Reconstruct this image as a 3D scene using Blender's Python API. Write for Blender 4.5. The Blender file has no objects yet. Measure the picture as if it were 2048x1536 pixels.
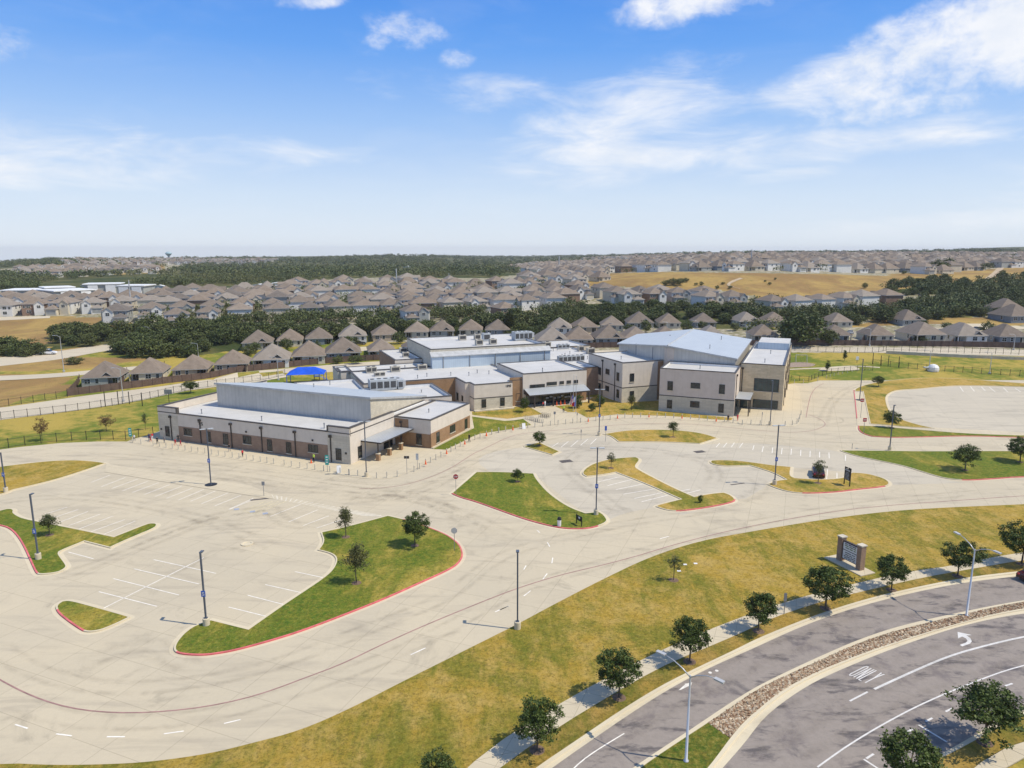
import bpy, bmesh, math, random
from bisect import bisect_right
from mathutils import Vector, Matrix, noise as mnoise
from mathutils.geometry import tessellate_polygon

random.seed(7)
R = math.radians
scene = bpy.context.scene
COL = scene.collection

# ------------------------------------------------------------------ camera
CAM_H, FOC, HORIZON = 36.6, 1421.0, 500.0          # metres, focal length and horizon row of the 2048 px survey photo
PITCH = math.atan((768 - HORIZON) / FOC)
cam = bpy.data.cameras.new('camera')
cam.sensor_width = 36.0
cam.lens = 36.0 * FOC / 2048.0
cam.clip_start, cam.clip_end = 0.5, 60000.0
cam_ob = bpy.data.objects.new('camera', cam)
cam_ob.location = (0, 0, CAM_H)
cam_ob.rotation_euler = (R(90) - PITCH, 0, 0)
COL.objects.link(cam_ob)
scene.camera = cam_ob

# ------------------------------------------------------------------ light: clear midday sun from the right, blue sky with thin clouds
SUN_EL, SUN_AZ = R(56), R(-13)                      # azimuth counted from +X towards +Y
sun = bpy.data.lights.new('sun', 'SUN')
sun.energy, sun.angle, sun.color = 4.55, R(0.53), (1.0, 0.93, 0.79)
sun_ob = bpy.data.objects.new('sun', sun)
sv = Vector((math.cos(SUN_EL) * math.cos(SUN_AZ), math.cos(SUN_EL) * math.sin(SUN_AZ), math.sin(SUN_EL)))
sun_ob.rotation_euler = (-sv).to_track_quat('-Z', 'Y').to_euler()
sun_ob.location = sv * 300
COL.objects.link(sun_ob)

scene.view_settings.view_transform = 'Standard'
scene.view_settings.look = 'None'
scene.view_settings.exposure = 0.0
scene.view_settings.gamma = 1.0
scene.view_settings.use_curve_mapping = False
scene.cycles.max_bounces = 6
scene.cycles.transparent_max_bounces = 16


class NT:
    """tiny node-tree writer"""
    def __init__(s, tree):
        s.t = tree
        s.n = tree.nodes
        s.l = tree.links

    def node(s, typ, **kw):
        nd = s.n.new(typ)
        for k, v in kw.items():
            setattr(nd, k, v)
        return nd

    def put(s, sock, v):
        if isinstance(v, bpy.types.NodeSocket):
            s.l.new(v, sock)
        elif v is not None:
            if sock.type == 'RGBA' and not isinstance(v, (int, float)) and len(v) == 3:
                v = (*v, 1.0)
            sock.default_value = v

    def math(s, op, a, b=None, c=None, clamp=False):
        nd = s.node('ShaderNodeMath', operation=op, use_clamp=clamp)
        for i, v in enumerate((a, b, c)):
            if v is not None:
                s.put(nd.inputs[i], v)
        return nd.outputs[0]

    def mix(s, f, a, b, blend='MIX'):
        nd = s.node('ShaderNodeMix', data_type='RGBA', blend_type=blend)
        s.put(nd.inputs[0], f)
        s.put(nd.inputs[6], a)
        s.put(nd.inputs[7], b)
        return nd.outputs[2]

    def noise(s, vec, scale, detail=4.0, rough=0.55, dist=0.0):
        nd = s.node('ShaderNodeTexNoise')
        nd.inputs['Scale'].default_value = scale
        nd.inputs['Detail'].default_value = detail
        nd.inputs['Roughness'].default_value = rough
        nd.inputs['Distortion'].default_value = dist
        if vec is not None:
            s.l.new(vec, nd.inputs['Vector'])
        return nd.outputs['Fac']

    def ramp(s, f, lo, hi):
        nd = s.node('ShaderNodeMapRange', interpolation_type='SMOOTHSTEP')
        s.put(nd.inputs[0], f)
        nd.inputs[1].default_value, nd.inputs[2].default_value = lo, hi
        return nd.outputs[0]

    def mapping(s, vec, scale=(1, 1, 1), rot=(0, 0, 0), loc=(0, 0, 0)):
        nd = s.node('ShaderNodeMapping')
        s.l.new(vec, nd.inputs[0])
        nd.inputs[1].default_value, nd.inputs[2].default_value, nd.inputs[3].default_value = loc, rot, scale
        return nd.outputs[0]


def pix_dir(px, py):
    """azimuth (from +Y, clockwise) and elevation of a survey-photo pixel"""
    a, b = (px - 1024) / FOC, (768 - py) / FOC
    v = Vector((a, math.cos(PITCH) + b * math.sin(PITCH), -math.sin(PITCH) + b * math.cos(PITCH))).normalized()
    return math.atan2(v.x, v.y), math.asin(v.z)


def build_world():
    w = bpy.data.worlds.new('World')
    scene.world = w
    w.use_nodes = True
    w.cycles.sampling_method = 'MANUAL'
    w.cycles.sample_map_resolution = 512
    T = NT(w.node_tree)
    T.n.clear()
    out = T.node('ShaderNodeOutputWorld')
    bg = T.node('ShaderNodeBackground')
    bg.inputs[1].default_value = 0.12
    sky = T.node('ShaderNodeTexSky', sky_type='NISHITA')
    sky.sun_disc = False
    sky.sun_elevation = SUN_EL
    sky.sun_rotation = R(90) - SUN_AZ
    sky.altitude = 300
    sky.air_density, sky.dust_density, sky.ozone_density = 1.0, 0.6, 1.6
    tc = T.node('ShaderNodeTexCoord').outputs['Generated']
    sep = T.node('ShaderNodeSeparateXYZ')
    T.l.new(tc, sep.inputs[0])
    x, y, z = sep.outputs
    az = T.math('ARCTAN2', x, y)
    el = T.math('ARCSINE', z)
    # clean-air blue overhead paling to the horizon
    cr = T.node('ShaderNodeValToRGB')
    T.l.new(T.math('DIVIDE', el, 1.5708, clamp=True), cr.inputs[0])
    stops = [(0.0, (.79, .865, .96)), (.045, (.66, .79, .97)), (.106, (.36, .58, .97)), (.161, (.145, .395, .94)), (.215, (.068, .29, .88)), (.40, (.052, .225, .68)), (1.0, (.046, .19, .56))]
    while len(cr.color_ramp.elements) < len(stops):
        cr.color_ramp.elements.new(.5)
    for e_, (p_, c_) in zip(cr.color_ramp.elements, stops):
        e_.position, e_.color = p_, (*c_, 1)
    grad = T.mix(1.0, cr.outputs[0], (8.3, 8.3, 8.3), 'MULTIPLY')
    skc = T.mix(.88, sky.outputs[0], grad)
    # cloud fields on a plane high above
    zz = T.math('ADD', T.math('MAXIMUM', z, 0.0), 0.09)
    pl = T.node('ShaderNodeCombineXYZ')
    T.l.new(T.math('DIVIDE', x, zz), pl.inputs[0])
    T.l.new(T.math('DIVIDE', y, zz), pl.inputs[1])
    P_ = pl.outputs[0]
    ae = T.node('ShaderNodeCombineXYZ')
    T.l.new(az, ae.inputs[0])
    T.l.new(el, ae.inputs[1])
    AE = ae.outputs[0]
    wisp = T.noise(T.mapping(AE, (2.6, 9.0, 1), (0, 0, R(-8))), 3.0, 10, 0.62, 0.5)
    puff = T.math('ADD', T.math('MULTIPLY', T.noise(T.mapping(AE, (1.0, 1.5, 1)), 8.0, 10, 0.62, 0.2), .5), T.math('MULTIPLY', T.noise(T.mapping(AE, (1.0, 1.4, 1)), 30.0, 10, 0.62, 0.2), .5))
    broad = T.noise(T.mapping(P_, (0.5, 0.8, 1), (0, 0, 0.5)), 0.7, 3, 0.5)

    def blob(px, py, wx, wy, tilt=0.0, k=1.0):
        a0, e0 = pix_dir(px, py)
        ra, re = wx / FOC, wy / FOC
        da = T.math('SUBTRACT', az, a0)
        de = T.math('SUBTRACT', T.math('SUBTRACT', el, e0), T.math('MULTIPLY', da, tilt))
        q = T.math('ADD', T.math('POWER', T.math('DIVIDE', da, ra), 2.0), T.math('POWER', T.math('DIVIDE', de, re), 2.0))
        m_ = T.math('SUBTRACT', 1.0, q, clamp=True)
        return m_ if k == 1.0 else T.math('MULTIPLY', m_, k)

    def total(lst):
        acc = lst[0]
        for v in lst[1:]:
            acc = T.math('MAXIMUM', acc, v)
        return acc
    cum = total([blob(1890, 82, 300, 86, 0.30, .84), blob(1690, 138, 130, 34, 0.25, .7), blob(2130, 20, 300, 120, 0.2), blob(1440, -8, 230, 44, 0.12, .8),
                 blob(1305, 14, 70, 34, 0.0, .7), blob(812, 62, 110, 44, 0.0, .44), blob(770, 80, 60, 22, 0.0, .42), blob(915, 116, 46, 24, 0.1, .46), blob(610, 2, 90, 18, 0.1, .6), blob(1830, 205, 200, 40, 0.14, .55), blob(2500, 150, 300, 90, 0.2), blob(-400, 60, 300, 60, 0.1)])
    wis = total([blob(1230, 260, 300, 130, 0.18), blob(1330, 300, 380, 62, 0.02), blob(1300, 195, 150, 50, 0.15), blob(960, 185, 270, 44, -0.05, .7),
                 blob(230, 300, 330, 56, -0.06, .75), blob(60, 345, 330, 34, 0.0), blob(560, 300, 260, 30, -0.03, .6), blob(1560, 355, 130, 22, 0.12, .6), blob(1750, 280, 330, 40, 0.05),
                 blob(1700, 150, 200, 60, 0.2), blob(1900, 450, 400, 30, 0.05), blob(2500, 300, 400, 80, 0.1), blob(-400, 280, 300, 70, 0.0)])
    cumd = T.ramp(T.math('ADD', T.math('MULTIPLY', cum, 1.0), T.math('MULTIPLY', T.math('SUBTRACT', puff, .5), 2.4)), .10, 1.0)
    wisd = T.math('MULTIPLY', T.ramp(T.math('ADD', T.math('MULTIPLY', wis, .9), T.math('MULTIPLY', T.math('SUBTRACT', wisp, .5), 2.0)), .15, 1.45), .95)
    cumd = T.math('MULTIPLY', T.math('MULTIPLY', cumd, T.ramp(cum, .0, .35)), .93)
    veil = T.math('MULTIPLY', T.ramp(T.math('ADD', T.math('MULTIPLY', broad, 0.5), T.math('MULTIPLY', wisp, 0.5)), 0.44, 0.74), 0.13)
    # more scattered cloud added overhead, out of view, to lift and whiten ambient light
    field = T.noise(T.mapping(P_, (1.0, 1.0, 1), (0, 0, 0.3), (3.1, 1.7, 0)), 0.9, 8, 0.6, 0.3)
    fld = T.math('MULTIPLY', T.math('MULTIPLY', T.ramp(field, .46, .70), .9), T.ramp(el, .34, .50))
    dens = T.math('MAXIMUM', T.math('MAXIMUM', T.math('MAXIMUM', cumd, wisd), veil), fld)
    dens = T.math('MULTIPLY', dens, T.ramp(el, 0.0, 0.06))
    shade = T.noise(T.mapping(AE, (1.0, 1.6, 1), (0, 0, 0), (0.02, 0.05, 0)), 14.0, 5, 0.6)
    ccol = T.mix(T.ramp(shade, .3, .7), (7.3, 7.6, 8.1), (8.4, 8.4, 8.5))
    T.l.new(T.mix(dens, skc, ccol), bg.inputs[0])
    T.l.new(bg.outputs[0], out.inputs[0])


build_world()


# ------------------------------------------------------------------ survey: photo pixel -> ground position
def ray(px, py):
    a, b = (px - 1024) / FOC, (768 - py) / FOC
    return a, math.cos(PITCH) + b * math.sin(PITCH), -math.sin(PITCH) + b * math.cos(PITCH)


def G(px, py, z=0.0):
    rx, ry, rz = ray(px, py)
    t = (z - CAM_H) / rz
    return Vector((rx * t, ry * t, z))


def pix(p):
    dy, dz = p[1], p[2] - CAM_H
    yy = dy * math.cos(PITCH) - dz * math.sin(PITCH)
    u = dy * math.sin(PITCH) + dz * math.cos(PITCH)
    return 1024 + FOC * p[0] / yy, 768 - FOC * u / yy


def sheet_crop(x0, y0, s):
    return lambda pts: [(x0 + x / s, y0 + y / s) for x, y in pts]


q1, q2, q3, q4 = sheet_crop(300, 720, 5.12), sheet_crop(640, 640, 5.12), sheet_crop(960, 640, 5.12), sheet_crop(1280, 640, 5.12)
q5, q6, q7, q8 = sheet_crop(1640, 640, 5.02), sheet_crop(0, 640, 5.12), sheet_crop(0, 480, 5.12), sheet_crop(400, 480, 5.12)
q9, q10, q11 = sheet_crop(800, 480, 5.12), sheet_crop(1200, 480, 5.12), sheet_crop(1600, 440, 4.571)
r4, r5, r6, r7 = sheet_crop(1000, 820, 4.096), sheet_crop(1500, 820, 3.737), sheet_crop(0, 860, 4.096), sheet_crop(450, 900, 4.096)
r8, r9, r10, r11 = sheet_crop(0, 1130, 3.783), sheet_crop(500, 1130, 3.783), sheet_crop(1000, 1130, 3.783), sheet_crop(1508, 1130, 3.783)
rg = sheet_crop(1580, 690, 11.38)

# ground height beyond the flat school site, five bearings: (photo row, distance) pairs
_prof = {
    0: [(760, 196), (720, 225), (690, 255), (660, 295), (635, 330), (600, 400), (575, 480), (556, 650), (540, 900), (530, 1300), (525, 2000), (524, 6500)],
    130: [(758, 197), (720, 227), (690, 255), (660, 293), (635, 328), (600, 396), (575, 475), (553, 650), (537, 900), (524, 1250), (518, 1900), (521, 6500)],
    500: [(745, 206), (735, 217), (715, 235), (690, 255), (660, 283), (640, 310), (620, 340), (600, 380), (580, 430), (570, 470), (560, 560), (545, 800), (530, 1300), (518, 2000), (514, 3000), (513.5, 6500)],
    800: [(738, 213), (720, 230), (700, 243), (690, 250), (670, 272), (650, 297), (630, 326), (610, 357), (590, 398), (570, 455), (556, 560), (545, 760), (528, 1300), (511, 2200), (511, 6500)],
    1000: [(735, 215), (700, 240), (690, 248), (670, 270), (650, 297), (630, 325), (610, 355), (590, 395), (570, 450), (555, 560), (545, 750), (530, 1300), (515, 2800), (512.5, 6500)],
    1500: [(735, 215), (700, 240), (685, 252), (660, 285), (640, 310), (620, 335), (605, 355), (595, 370), (580, 390), (560, 415), (545, 440), (535, 500), (525, 620), (515, 900), (508, 1500), (504.5, 2600), (504, 6500)],
    1760: [(737, 214), (702, 238), (688, 250), (660, 285), (640, 310), (620, 335), (602, 360), (590, 382), (570, 425), (552, 455), (538, 560), (525, 660), (515, 920), (508, 1500), (503, 2600), (502, 6500)],
    2048: [(740, 213), (705, 235), (690, 247), (660, 285), (640, 310), (620, 335), (600, 365), (580, 400), (560, 450), (545, 520), (530, 650), (515, 950), (505, 1600), (497, 2400), (493.5, 3200), (495, 6500)],
}
_cols = []
for _px, _l in sorted(_prof.items()):
    ys, zs = [0.0, 200.0 if _l[0][1] > 200 else 190.0], [0.0, 0.0]
    for py, d in _l:
        rx, ry, rz = ray(_px, py)
        z_ = CAM_H + rz * d / ry
        if d > ys[-1] + 3:
            ys.append(float(d)); zs.append(max(z_, 0.0) if d < 1000 else z_)
    ys.append(20000.0); zs.append(zs[-1] - 12)
    _cols.append(((_px - 1024) / FOC, ys, zs))


def _zi(ys, zs, y):
    i = min(max(bisect_right(ys, y) - 1, 0), len(ys) - 2)
    f = (y - ys[i]) / (ys[i + 1] - ys[i])
    return zs[i] + (zs[i + 1] - zs[i]) * min(max(f, 0.0), 1.0)


def ter(x, y):
    if y < 190:
        return -0.06
    a = x / y
    k = 0
    if a <= _cols[0][0]:
        z = _zi(_cols[0][1], _cols[0][2], y)
    elif a >= _cols[-1][0]:
        z = _zi(_cols[-1][1], _cols[-1][2], y)
    else:
        while a > _cols[k + 1][0]:
            k += 1
        f = (a - _cols[k][0]) / (_cols[k + 1][0] - _cols[k][0])
        f = f * f * (3 - 2 * f)
        z = _zi(_cols[k][1], _cols[k][2], y) * (1 - f) + _zi(_cols[k + 1][1], _cols[k + 1][2], y) * f
    if y > 300:
        z += (mnoise.noise(Vector((x * .012, y * .006, 1.7)))) * min(1.0, (y - 300) / 200) * 1.2
    return z - 0.06


def GT(px, py):
    """photo pixel -> point on the terrain"""
    rx, ry, rz = ray(px, py)
    if rz >= -1e-4:
        rz = -1e-4
    t, step = 40.0, 0
    lim = 9000.0
    prev = t
    while t < lim:
        if CAM_H + rz * t < ter(rx * t, ry * t):
            break
        prev = t
        t *= 1.03
    lo, hi = prev, t
    for _ in range(18):
        m = (lo + hi) / 2
        if CAM_H + rz * m < ter(rx * m, ry * m):
            hi = m
        else:
            lo = m
    p = Vector((rx * hi, ry * hi, 0))
    p.z = ter(p.x, p.y)
    return p


# ------------------------------------------------------------------ mesh helpers
class MB:
    def __init__(s):
        s.v, s.f, s.m = [], [], []

    def face(s, pts, m=0):
        i = len(s.v)
        s.v += [tuple(p) for p in pts]
        s.f.append(tuple(range(i, i + len(pts))))
        s.m.append(m)
        return s

    def box(s, c, d, m=0, ax=None, top=None, bottom=True):
        """box centre c (at its base z), size d; ax = unit vector of its x side"""
        ax = Vector((1, 0)) if ax is None else Vector(ax[:2])
        ay = Vector((-ax.y, ax.x))
        x, y, z = c
        P = []
        for zz in (z, z + d[2]):
            for sx, sy in ((-1, -1), (1, -1), (1, 1), (-1, 1)):
                q = ax * (sx * d[0] / 2) + ay * (sy * d[1] / 2)
                P.append((x + q.x, y + q.y, zz))
        i = len(s.v)
        s.v += P
        fs = [(0, 1, 5, 4), (1, 2, 6, 5), (2, 3, 7, 6), (3, 0, 4, 7), (4, 5, 6, 7)] + ([(3, 2, 1, 0)] if bottom else [])
        for k, f in enumerate(fs):
            s.f.append(tuple(i + j for j in f))
            s.m.append(top if (k == 4 and top is not None) else m)
        return s

    def poly(s, pts, m=0):
        tr = tessellate_polygon([[Vector((p[0], p[1], 0)) for p in pts]])
        i = len(s.v)
        s.v += [tuple(p) for p in pts]
        area = sum(pts[k][0] * pts[(k + 1) % len(pts)][1] - pts[(k + 1) % len(pts)][0] * pts[k][1] for k in range(len(pts)))
        for t in tr:
            a, b, c = (pts[k] for k in t)
            cr = (b[0] - a[0]) * (c[1] - a[1]) - (b[1] - a[1]) * (c[0] - a[0])
            t = tuple(t) if cr > 0 else tuple(reversed(t))
            s.f.append(tuple(i + k for k in t))
            s.m.append(m)
        return s

    def prism(s, pts, z0, z1, m=0, mt=None):
        if sum(pts[k][0] * pts[(k + 1) % len(pts)][1] - pts[(k + 1) % len(pts)][0] * pts[k][1] for k in range(len(pts))) < 0:
            pts = pts[::-1]
        n = len(pts)
        for k in range(n):
            a, b = pts[k], pts[(k + 1) % n]
            s.face([(a[0], a[1], z0), (b[0], b[1], z0), (b[0], b[1], z1), (a[0], a[1], z1)], m)
        s.poly([(p[0], p[1], z1) for p in pts], m if mt is None else mt)
        return s

    def tube(s, path, rad, n=8, m=0, cap=True):
        rings = []
        L = len(path)
        for k in range(L):
            p = Vector(path[k])
            d = (Vector(path[min(k + 1, L - 1)]) - Vector(path[max(k - 1, 0)])).normalized()
            a = Vector((0, 0, 1)) if abs(d.z) < .9 else Vector((1, 0, 0))
            e1 = d.cross(a).normalized()
            e2 = d.cross(e1)
            r = rad[k] if isinstance(rad, (list, tuple)) else rad
            i = len(s.v)
            for j in range(n):
                w = 2 * math.pi * j / n
                s.v.append(tuple(p + e1 * (r * math.cos(w)) + e2 * (r * math.sin(w))))
            rings.append(i)
        for k in range(L - 1):
            for j in range(n):
                a, b = rings[k] + j, rings[k] + (j + 1) % n
                c, d_ = rings[k + 1] + (j + 1) % n, rings[k + 1] + j
                s.f.append((a, d_, c, b))
                s.m.append(m)
        if cap:
            s.f.append(tuple(rings[0] + j for j in range(n)))
            s.f.append(tuple(rings[-1] + j for j in reversed(range(n))))
            s.m += [m, m]
        return s

    def lathe(s, c, prof, n=12, m=0):
        """prof: list of (radius, z), turned about the vertical through c"""
        i0 = len(s.v)
        for r_, z in prof:
            for j in range(n):
                w = 2 * math.pi * j / n
                s.v.append((c[0] + max(r_, .001) * math.cos(w), c[1] + max(r_, .001) * math.sin(w), c[2] + z))
        for k in range(len(prof) - 1):
            for j in range(n):
                a, b = i0 + k * n + j, i0 + k * n + (j + 1) % n
                s.f.append((a, b, b + n, a + n))
                s.m.append(m)
        s.f.append(tuple(i0 + j for j in reversed(range(n))))
        s.f.append(tuple(i0 + (len(prof) - 1) * n + j for j in range(n)))
        s.m += [m, m]
        return s

    def mesh(s, name, mats, smooth=False):
        me = bpy.data.meshes.new(name)
        me.from_pydata(s.v, [], s.f)
        for mt in mats if isinstance(mats, (list, tuple)) else [mats]:
            me.materials.append(mt)
        me.polygons.foreach_set('material_index', s.m)
        if smooth:
            me.polygons.foreach_set('use_smooth', [True] * len(s.f))
        me.update()
        return me

    def build(s, name, mats, parent=None, smooth=False, loc=None):
        return put(name, s.mesh(name, mats, smooth), parent, loc)


def put(name, data, parent=None, loc=None, rz=0.0, sc=None):
    o = bpy.data.objects.new(name, data)
    if loc is not None:
        o.location = loc
    if rz:
        o.rotation_euler.z = rz
    if sc is not None:
        o.scale = sc if isinstance(sc, (tuple, list)) else (sc, sc, sc)
    COL.objects.link(o)
    o.parent = parent
    return o


def tag(o, label=None, cat=None, group=None, kind=None):
    if label: o['label'] = label
    if cat: o['category'] = cat
    if group: o['group'] = group
    if kind: o['kind'] = kind
    return o


def thing(name, label, cat, loc=(0, 0, 0), rz=0.0, group=None, sc=None):
    return tag(put(name, None, None, loc, rz, sc), label, cat, group)


def struct(o):
    o['kind'] = 'structure'
    return o


def copy_tree(o, parent=None, **kw):
    c = o.copy()
    COL.objects.link(c)
    c.parent = parent
    for ch in o.children:
        copy_tree(ch, c)
    return c


# ------------------------------------------------------------------ materials
MATS = {}


def material(name, fn, rough=0.8, spec=0.3, metal=0.0):
    m = bpy.data.materials.new(name)
    m.use_nodes = True
    T = NT(m.node_tree)
    b = T.n['Principled BSDF']
    b.inputs['Roughness'].default_value = rough
    b.inputs['Specular IOR Level'].default_value = spec
    b.inputs['Metallic'].default_value = metal
    pos = T.node('ShaderNodeNewGeometry').outputs['Position']
    c = fn(T, pos, b)
    if c is not None:
        T.put(b.inputs['Base Color'], c)
    MATS[name] = m
    return m


def bump(T, b, h, strength, dist):
    nd = T.node('ShaderNodeBump')
    nd.inputs['Strength'].default_value = strength
    nd.inputs['Distance'].default_value = dist
    T.l.new(h, nd.inputs['Height'])
    T.l.new(nd.outputs[0], b.inputs['Normal'])


def plain(name, col, var=0.12, sc=1.5, rough=0.7, spec=0.3, metal=0.0):
    """one colour with soft mottling"""
    def fn(T, pos, b):
        n = T.noise(pos, sc, 5, 0.6)
        lo = tuple(c * (1 - var) for c in col)
        hi = tuple(min(1, c * (1 + var)) for c in col)
        return T.mix(T.ramp(n, .3, .7), lo, hi)
    return material(name, fn, rough, spec, metal)


def concrete(name, a, b_, c, stain=0.5, joints=None):
    def fn(T, pos, b):
        n1 = T.noise(pos, 0.045, 5, 0.6, 0.6)
        n2 = T.noise(T.mapping(pos, (0.05, 0.22, 1), (0, 0, R(24))), 1.6, 6, 0.62, 0.8)
        n3 = T.noise(pos, 2.2, 5, 0.7)
        n4 = T.noise(pos, 14, 3, 0.7)
        n5 = T.noise(pos, 0.16, 7, 0.68, 1.1)
        n6 = T.noise(T.mapping(pos, (0.9, 0.12, 1), (0, 0, R(-64))), 0.9, 6, 0.7, 0.5)
        col = T.mix(T.ramp(n1, .34, .66), a, b_)
        col = T.mix(T.math('MULTIPLY', T.ramp(n2, .48, .74), stain), col, c)
        col = T.mix(T.math('MULTIPLY', T.ramp(n5, .55, .76), stain * .75), col, tuple(v * .62 for v in c))
        col = T.mix(T.math('MULTIPLY', T.ramp(n6, .56, .76), stain * .22), col, tuple(v * .55 for v in c))
        col = T.mix(T.math('MULTIPLY', T.ramp(n3, .35, .75), .16), col, c)
        col = T.mix(T.math('MULTIPLY', T.ramp(n4, .35, .7), .10), col, tuple(v * 1.15 for v in a))
        if joints:
            w, h, rot = joints
            bt = T.node('ShaderNodeTexBrick')
            bt.offset, bt.squash = 0.0, 1.0
            for k, v in (('Scale', 1.0), ('Mortar Size', 0.022), ('Mortar Smooth', 0.2), ('Bias', 0.0), ('Brick Width', w), ('Row Height', h)):
                bt.inputs[k].default_value = v
            bt.inputs['Color1'].default_value = (1, 1, 1, 1)
            bt.inputs['Color2'].default_value = (.955, .955, .955, 1)
            bt.inputs['Mortar'].default_value = (.62, .61, .60, 1)
            T.l.new(T.mapping(pos, (1, 1, 1), (0, 0, rot)), bt.inputs['Vector'])
            col = T.mix(0.85, col, bt.outputs['Color'], 'MULTIPLY')
        bump(T, b, n4, 0.12, 0.02)
        return col
    return material(name, fn, 0.85, 0.25)


CONC = concrete('drive_concrete', (.550, .466, .322), (.510, .438, .312), (.375, .320, .235), 0.72, (4.6, 4.6, R(22)))
CONC2 = concrete('lot_concrete', (.530, .465, .350), (.490, .430, .326), (.345, .302, .236), 0.74, (4.6, 4.6, R(22)))
WALK = concrete('walk_concrete', (.575, .490, .340), (.54, .46, .32), (.45, .38, .27), 0.4, (1.8, 1.8, R(22)))
KERB = concrete('kerb_concrete', (.625, .54, .375), (.575, .49, .34), (.46, .39, .275), 0.4)
STREETC = concrete('street_concrete', (.555, .478, .345), (.505, .433, .315), (.42, .355, .26), 0.4)


def grass(name, green=0.5, dry=(.40, .265, .050), straw=(.50, .35, .115), lush=(.085, .140, .016), seed=0.0):
    def fn(T, pos, b):
        p = T.mapping(pos, (1, 1, 1), (0, 0, 0), (seed * 31.7, seed * 17.3, 0))
        n1 = T.noise(p, 0.075, 6, 0.68, 0.9)
        n2 = T.noise(T.mapping(p, (1, 0.30, 1), (0, 0, R(-26))), 0.45, 8, 0.72, 0.5)
        n3 = T.noise(p, 1.5, 8, 0.78)
        n4 = T.noise(p, 3.2, 6, 0.9)
        n5 = T.noise(p, 0.45, 6, 0.7)
        g = T.math('ADD', T.math('MULTIPLY', n1, 0.50), T.math('ADD', T.math('MULTIPLY', n2, 0.34), T.math('MULTIPLY', n3, 0.26)))
        t = 0.55 + (0.5 - green) * 0.40
        g = T.ramp(g, t - .065, t + .07)
        yel = T.mix(T.ramp(n5, .35, .68), dry, straw)
        yg = tuple(dry[i] * .62 + lush[i] * .38 for i in range(3))
        grn = T.mix(T.ramp(n3, .3, .75), lush, yg)
        col = T.mix(g, yel, grn)
        col = T.mix(T.math('MULTIPLY', T.ramp(n4, .49, .60), 0.85), col, T.mix(.62, col, (.05, .045, .01)))
        col = T.mix(T.math('MULTIPLY', T.ramp(n4, .48, .36), 0.6), col, T.mix(.5, col, tuple(min(1, v * 1.35) for v in straw)))
        bump(T, b, n4, 1.0, 0.10)
        return col
    return material(name, fn, 0.9, 0.15)


GRASS_LAWN = grass('lawn_grass', 0.48, dry=(.385, .252, .035), straw=(.46, .315, .085), lush=(.100, .138, .012), seed=1)
GRASS_ISL = grass('island_grass', 0.64, dry=(.33, .250, .035), straw=(.42, .32, .07), lush=(.055, .130, .009), seed=2)
GRASS_DRY = grass('dry_island_grass', 0.46, dry=(.42, .275, .045), straw=(.50, .33, .10), lush=(.085, .140, .012), seed=3)
GRASS_LUSH = grass('lush_grass', 0.97, lush=(.040, .105, .007), seed=4)
VERGE = grass('verge_grass', 0.46, dry=(.36, .225, .04), straw=(.40, .26, .07), lush=(.08, .12, .012), seed=5)


def asphalt_fn(T, pos, b):
    # sealed asphalt gone grey-brown, dark oily blotches and worn streaks
    n1 = T.noise(pos, 0.34, 9, 0.70, 0.3)
    n2 = T.noise(T.mapping(pos, (0.42, 1.25, 1), (0, 0, R(-42))), 0.50, 9, 0.70, 0.25)
    n3 = T.noise(pos, 2.2, 6, 0.75)
    n4 = T.noise(pos, 30, 3, 0.7)
    col = T.mix(T.ramp(n3, .3, .7), (.245, .205, .168), (.290, .245, .202))
    col = T.mix(T.math('MULTIPLY', T.ramp(n1, .50, .68), .75), col, (.130, .105, .098))
    col = T.mix(T.math('MULTIPLY', T.ramp(n2, .51, .64), .85), col, (.060, .051, .052))
    n5 = T.noise(pos, 0.20, 7, 0.66, 0.4)
    col = T.mix(T.math('MULTIPLY', T.ramp(n5, .57, .68), .70), col, (.072, .062, .064))
    col = T.mix(T.math('MULTIPLY', T.ramp(n4, .4, .7), .25), col, (.36, .32, .29))
    bump(T, b, n4, 0.25, 0.015)
    return col


ASPHALT = material('street_asphalt', asphalt_fn, 0.78, 0.35)
PAINT = plain('white_road_paint', (.64, .61, .56), 0.10, 3.0, 0.6)
PAINT_FADED = plain('faded_stall_paint', (.78, .73, .635), 0.12, 1.6, 0.7)
PAINT_WORN = plain('worn_crossing_paint', (.62, .555, .43), 0.12, 1.6, 0.7)
PAINT_RED = plain('red_kerb_paint', (.62, .14, .14), 0.18, 1.2, 0.6)
PAINT_REDLINE = plain('faded_red_line', (.33, .185, .165), 0.2, .9, 0.7)
PAINT_BLUE = plain('blue_stall_paint', (.34, .37, .43), 0.2, 1.5, 0.7)
PAINT_YEL = plain('yellow_stall_paint', (.60, .52, .30), 0.2, 1.5, 0.7)


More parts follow.
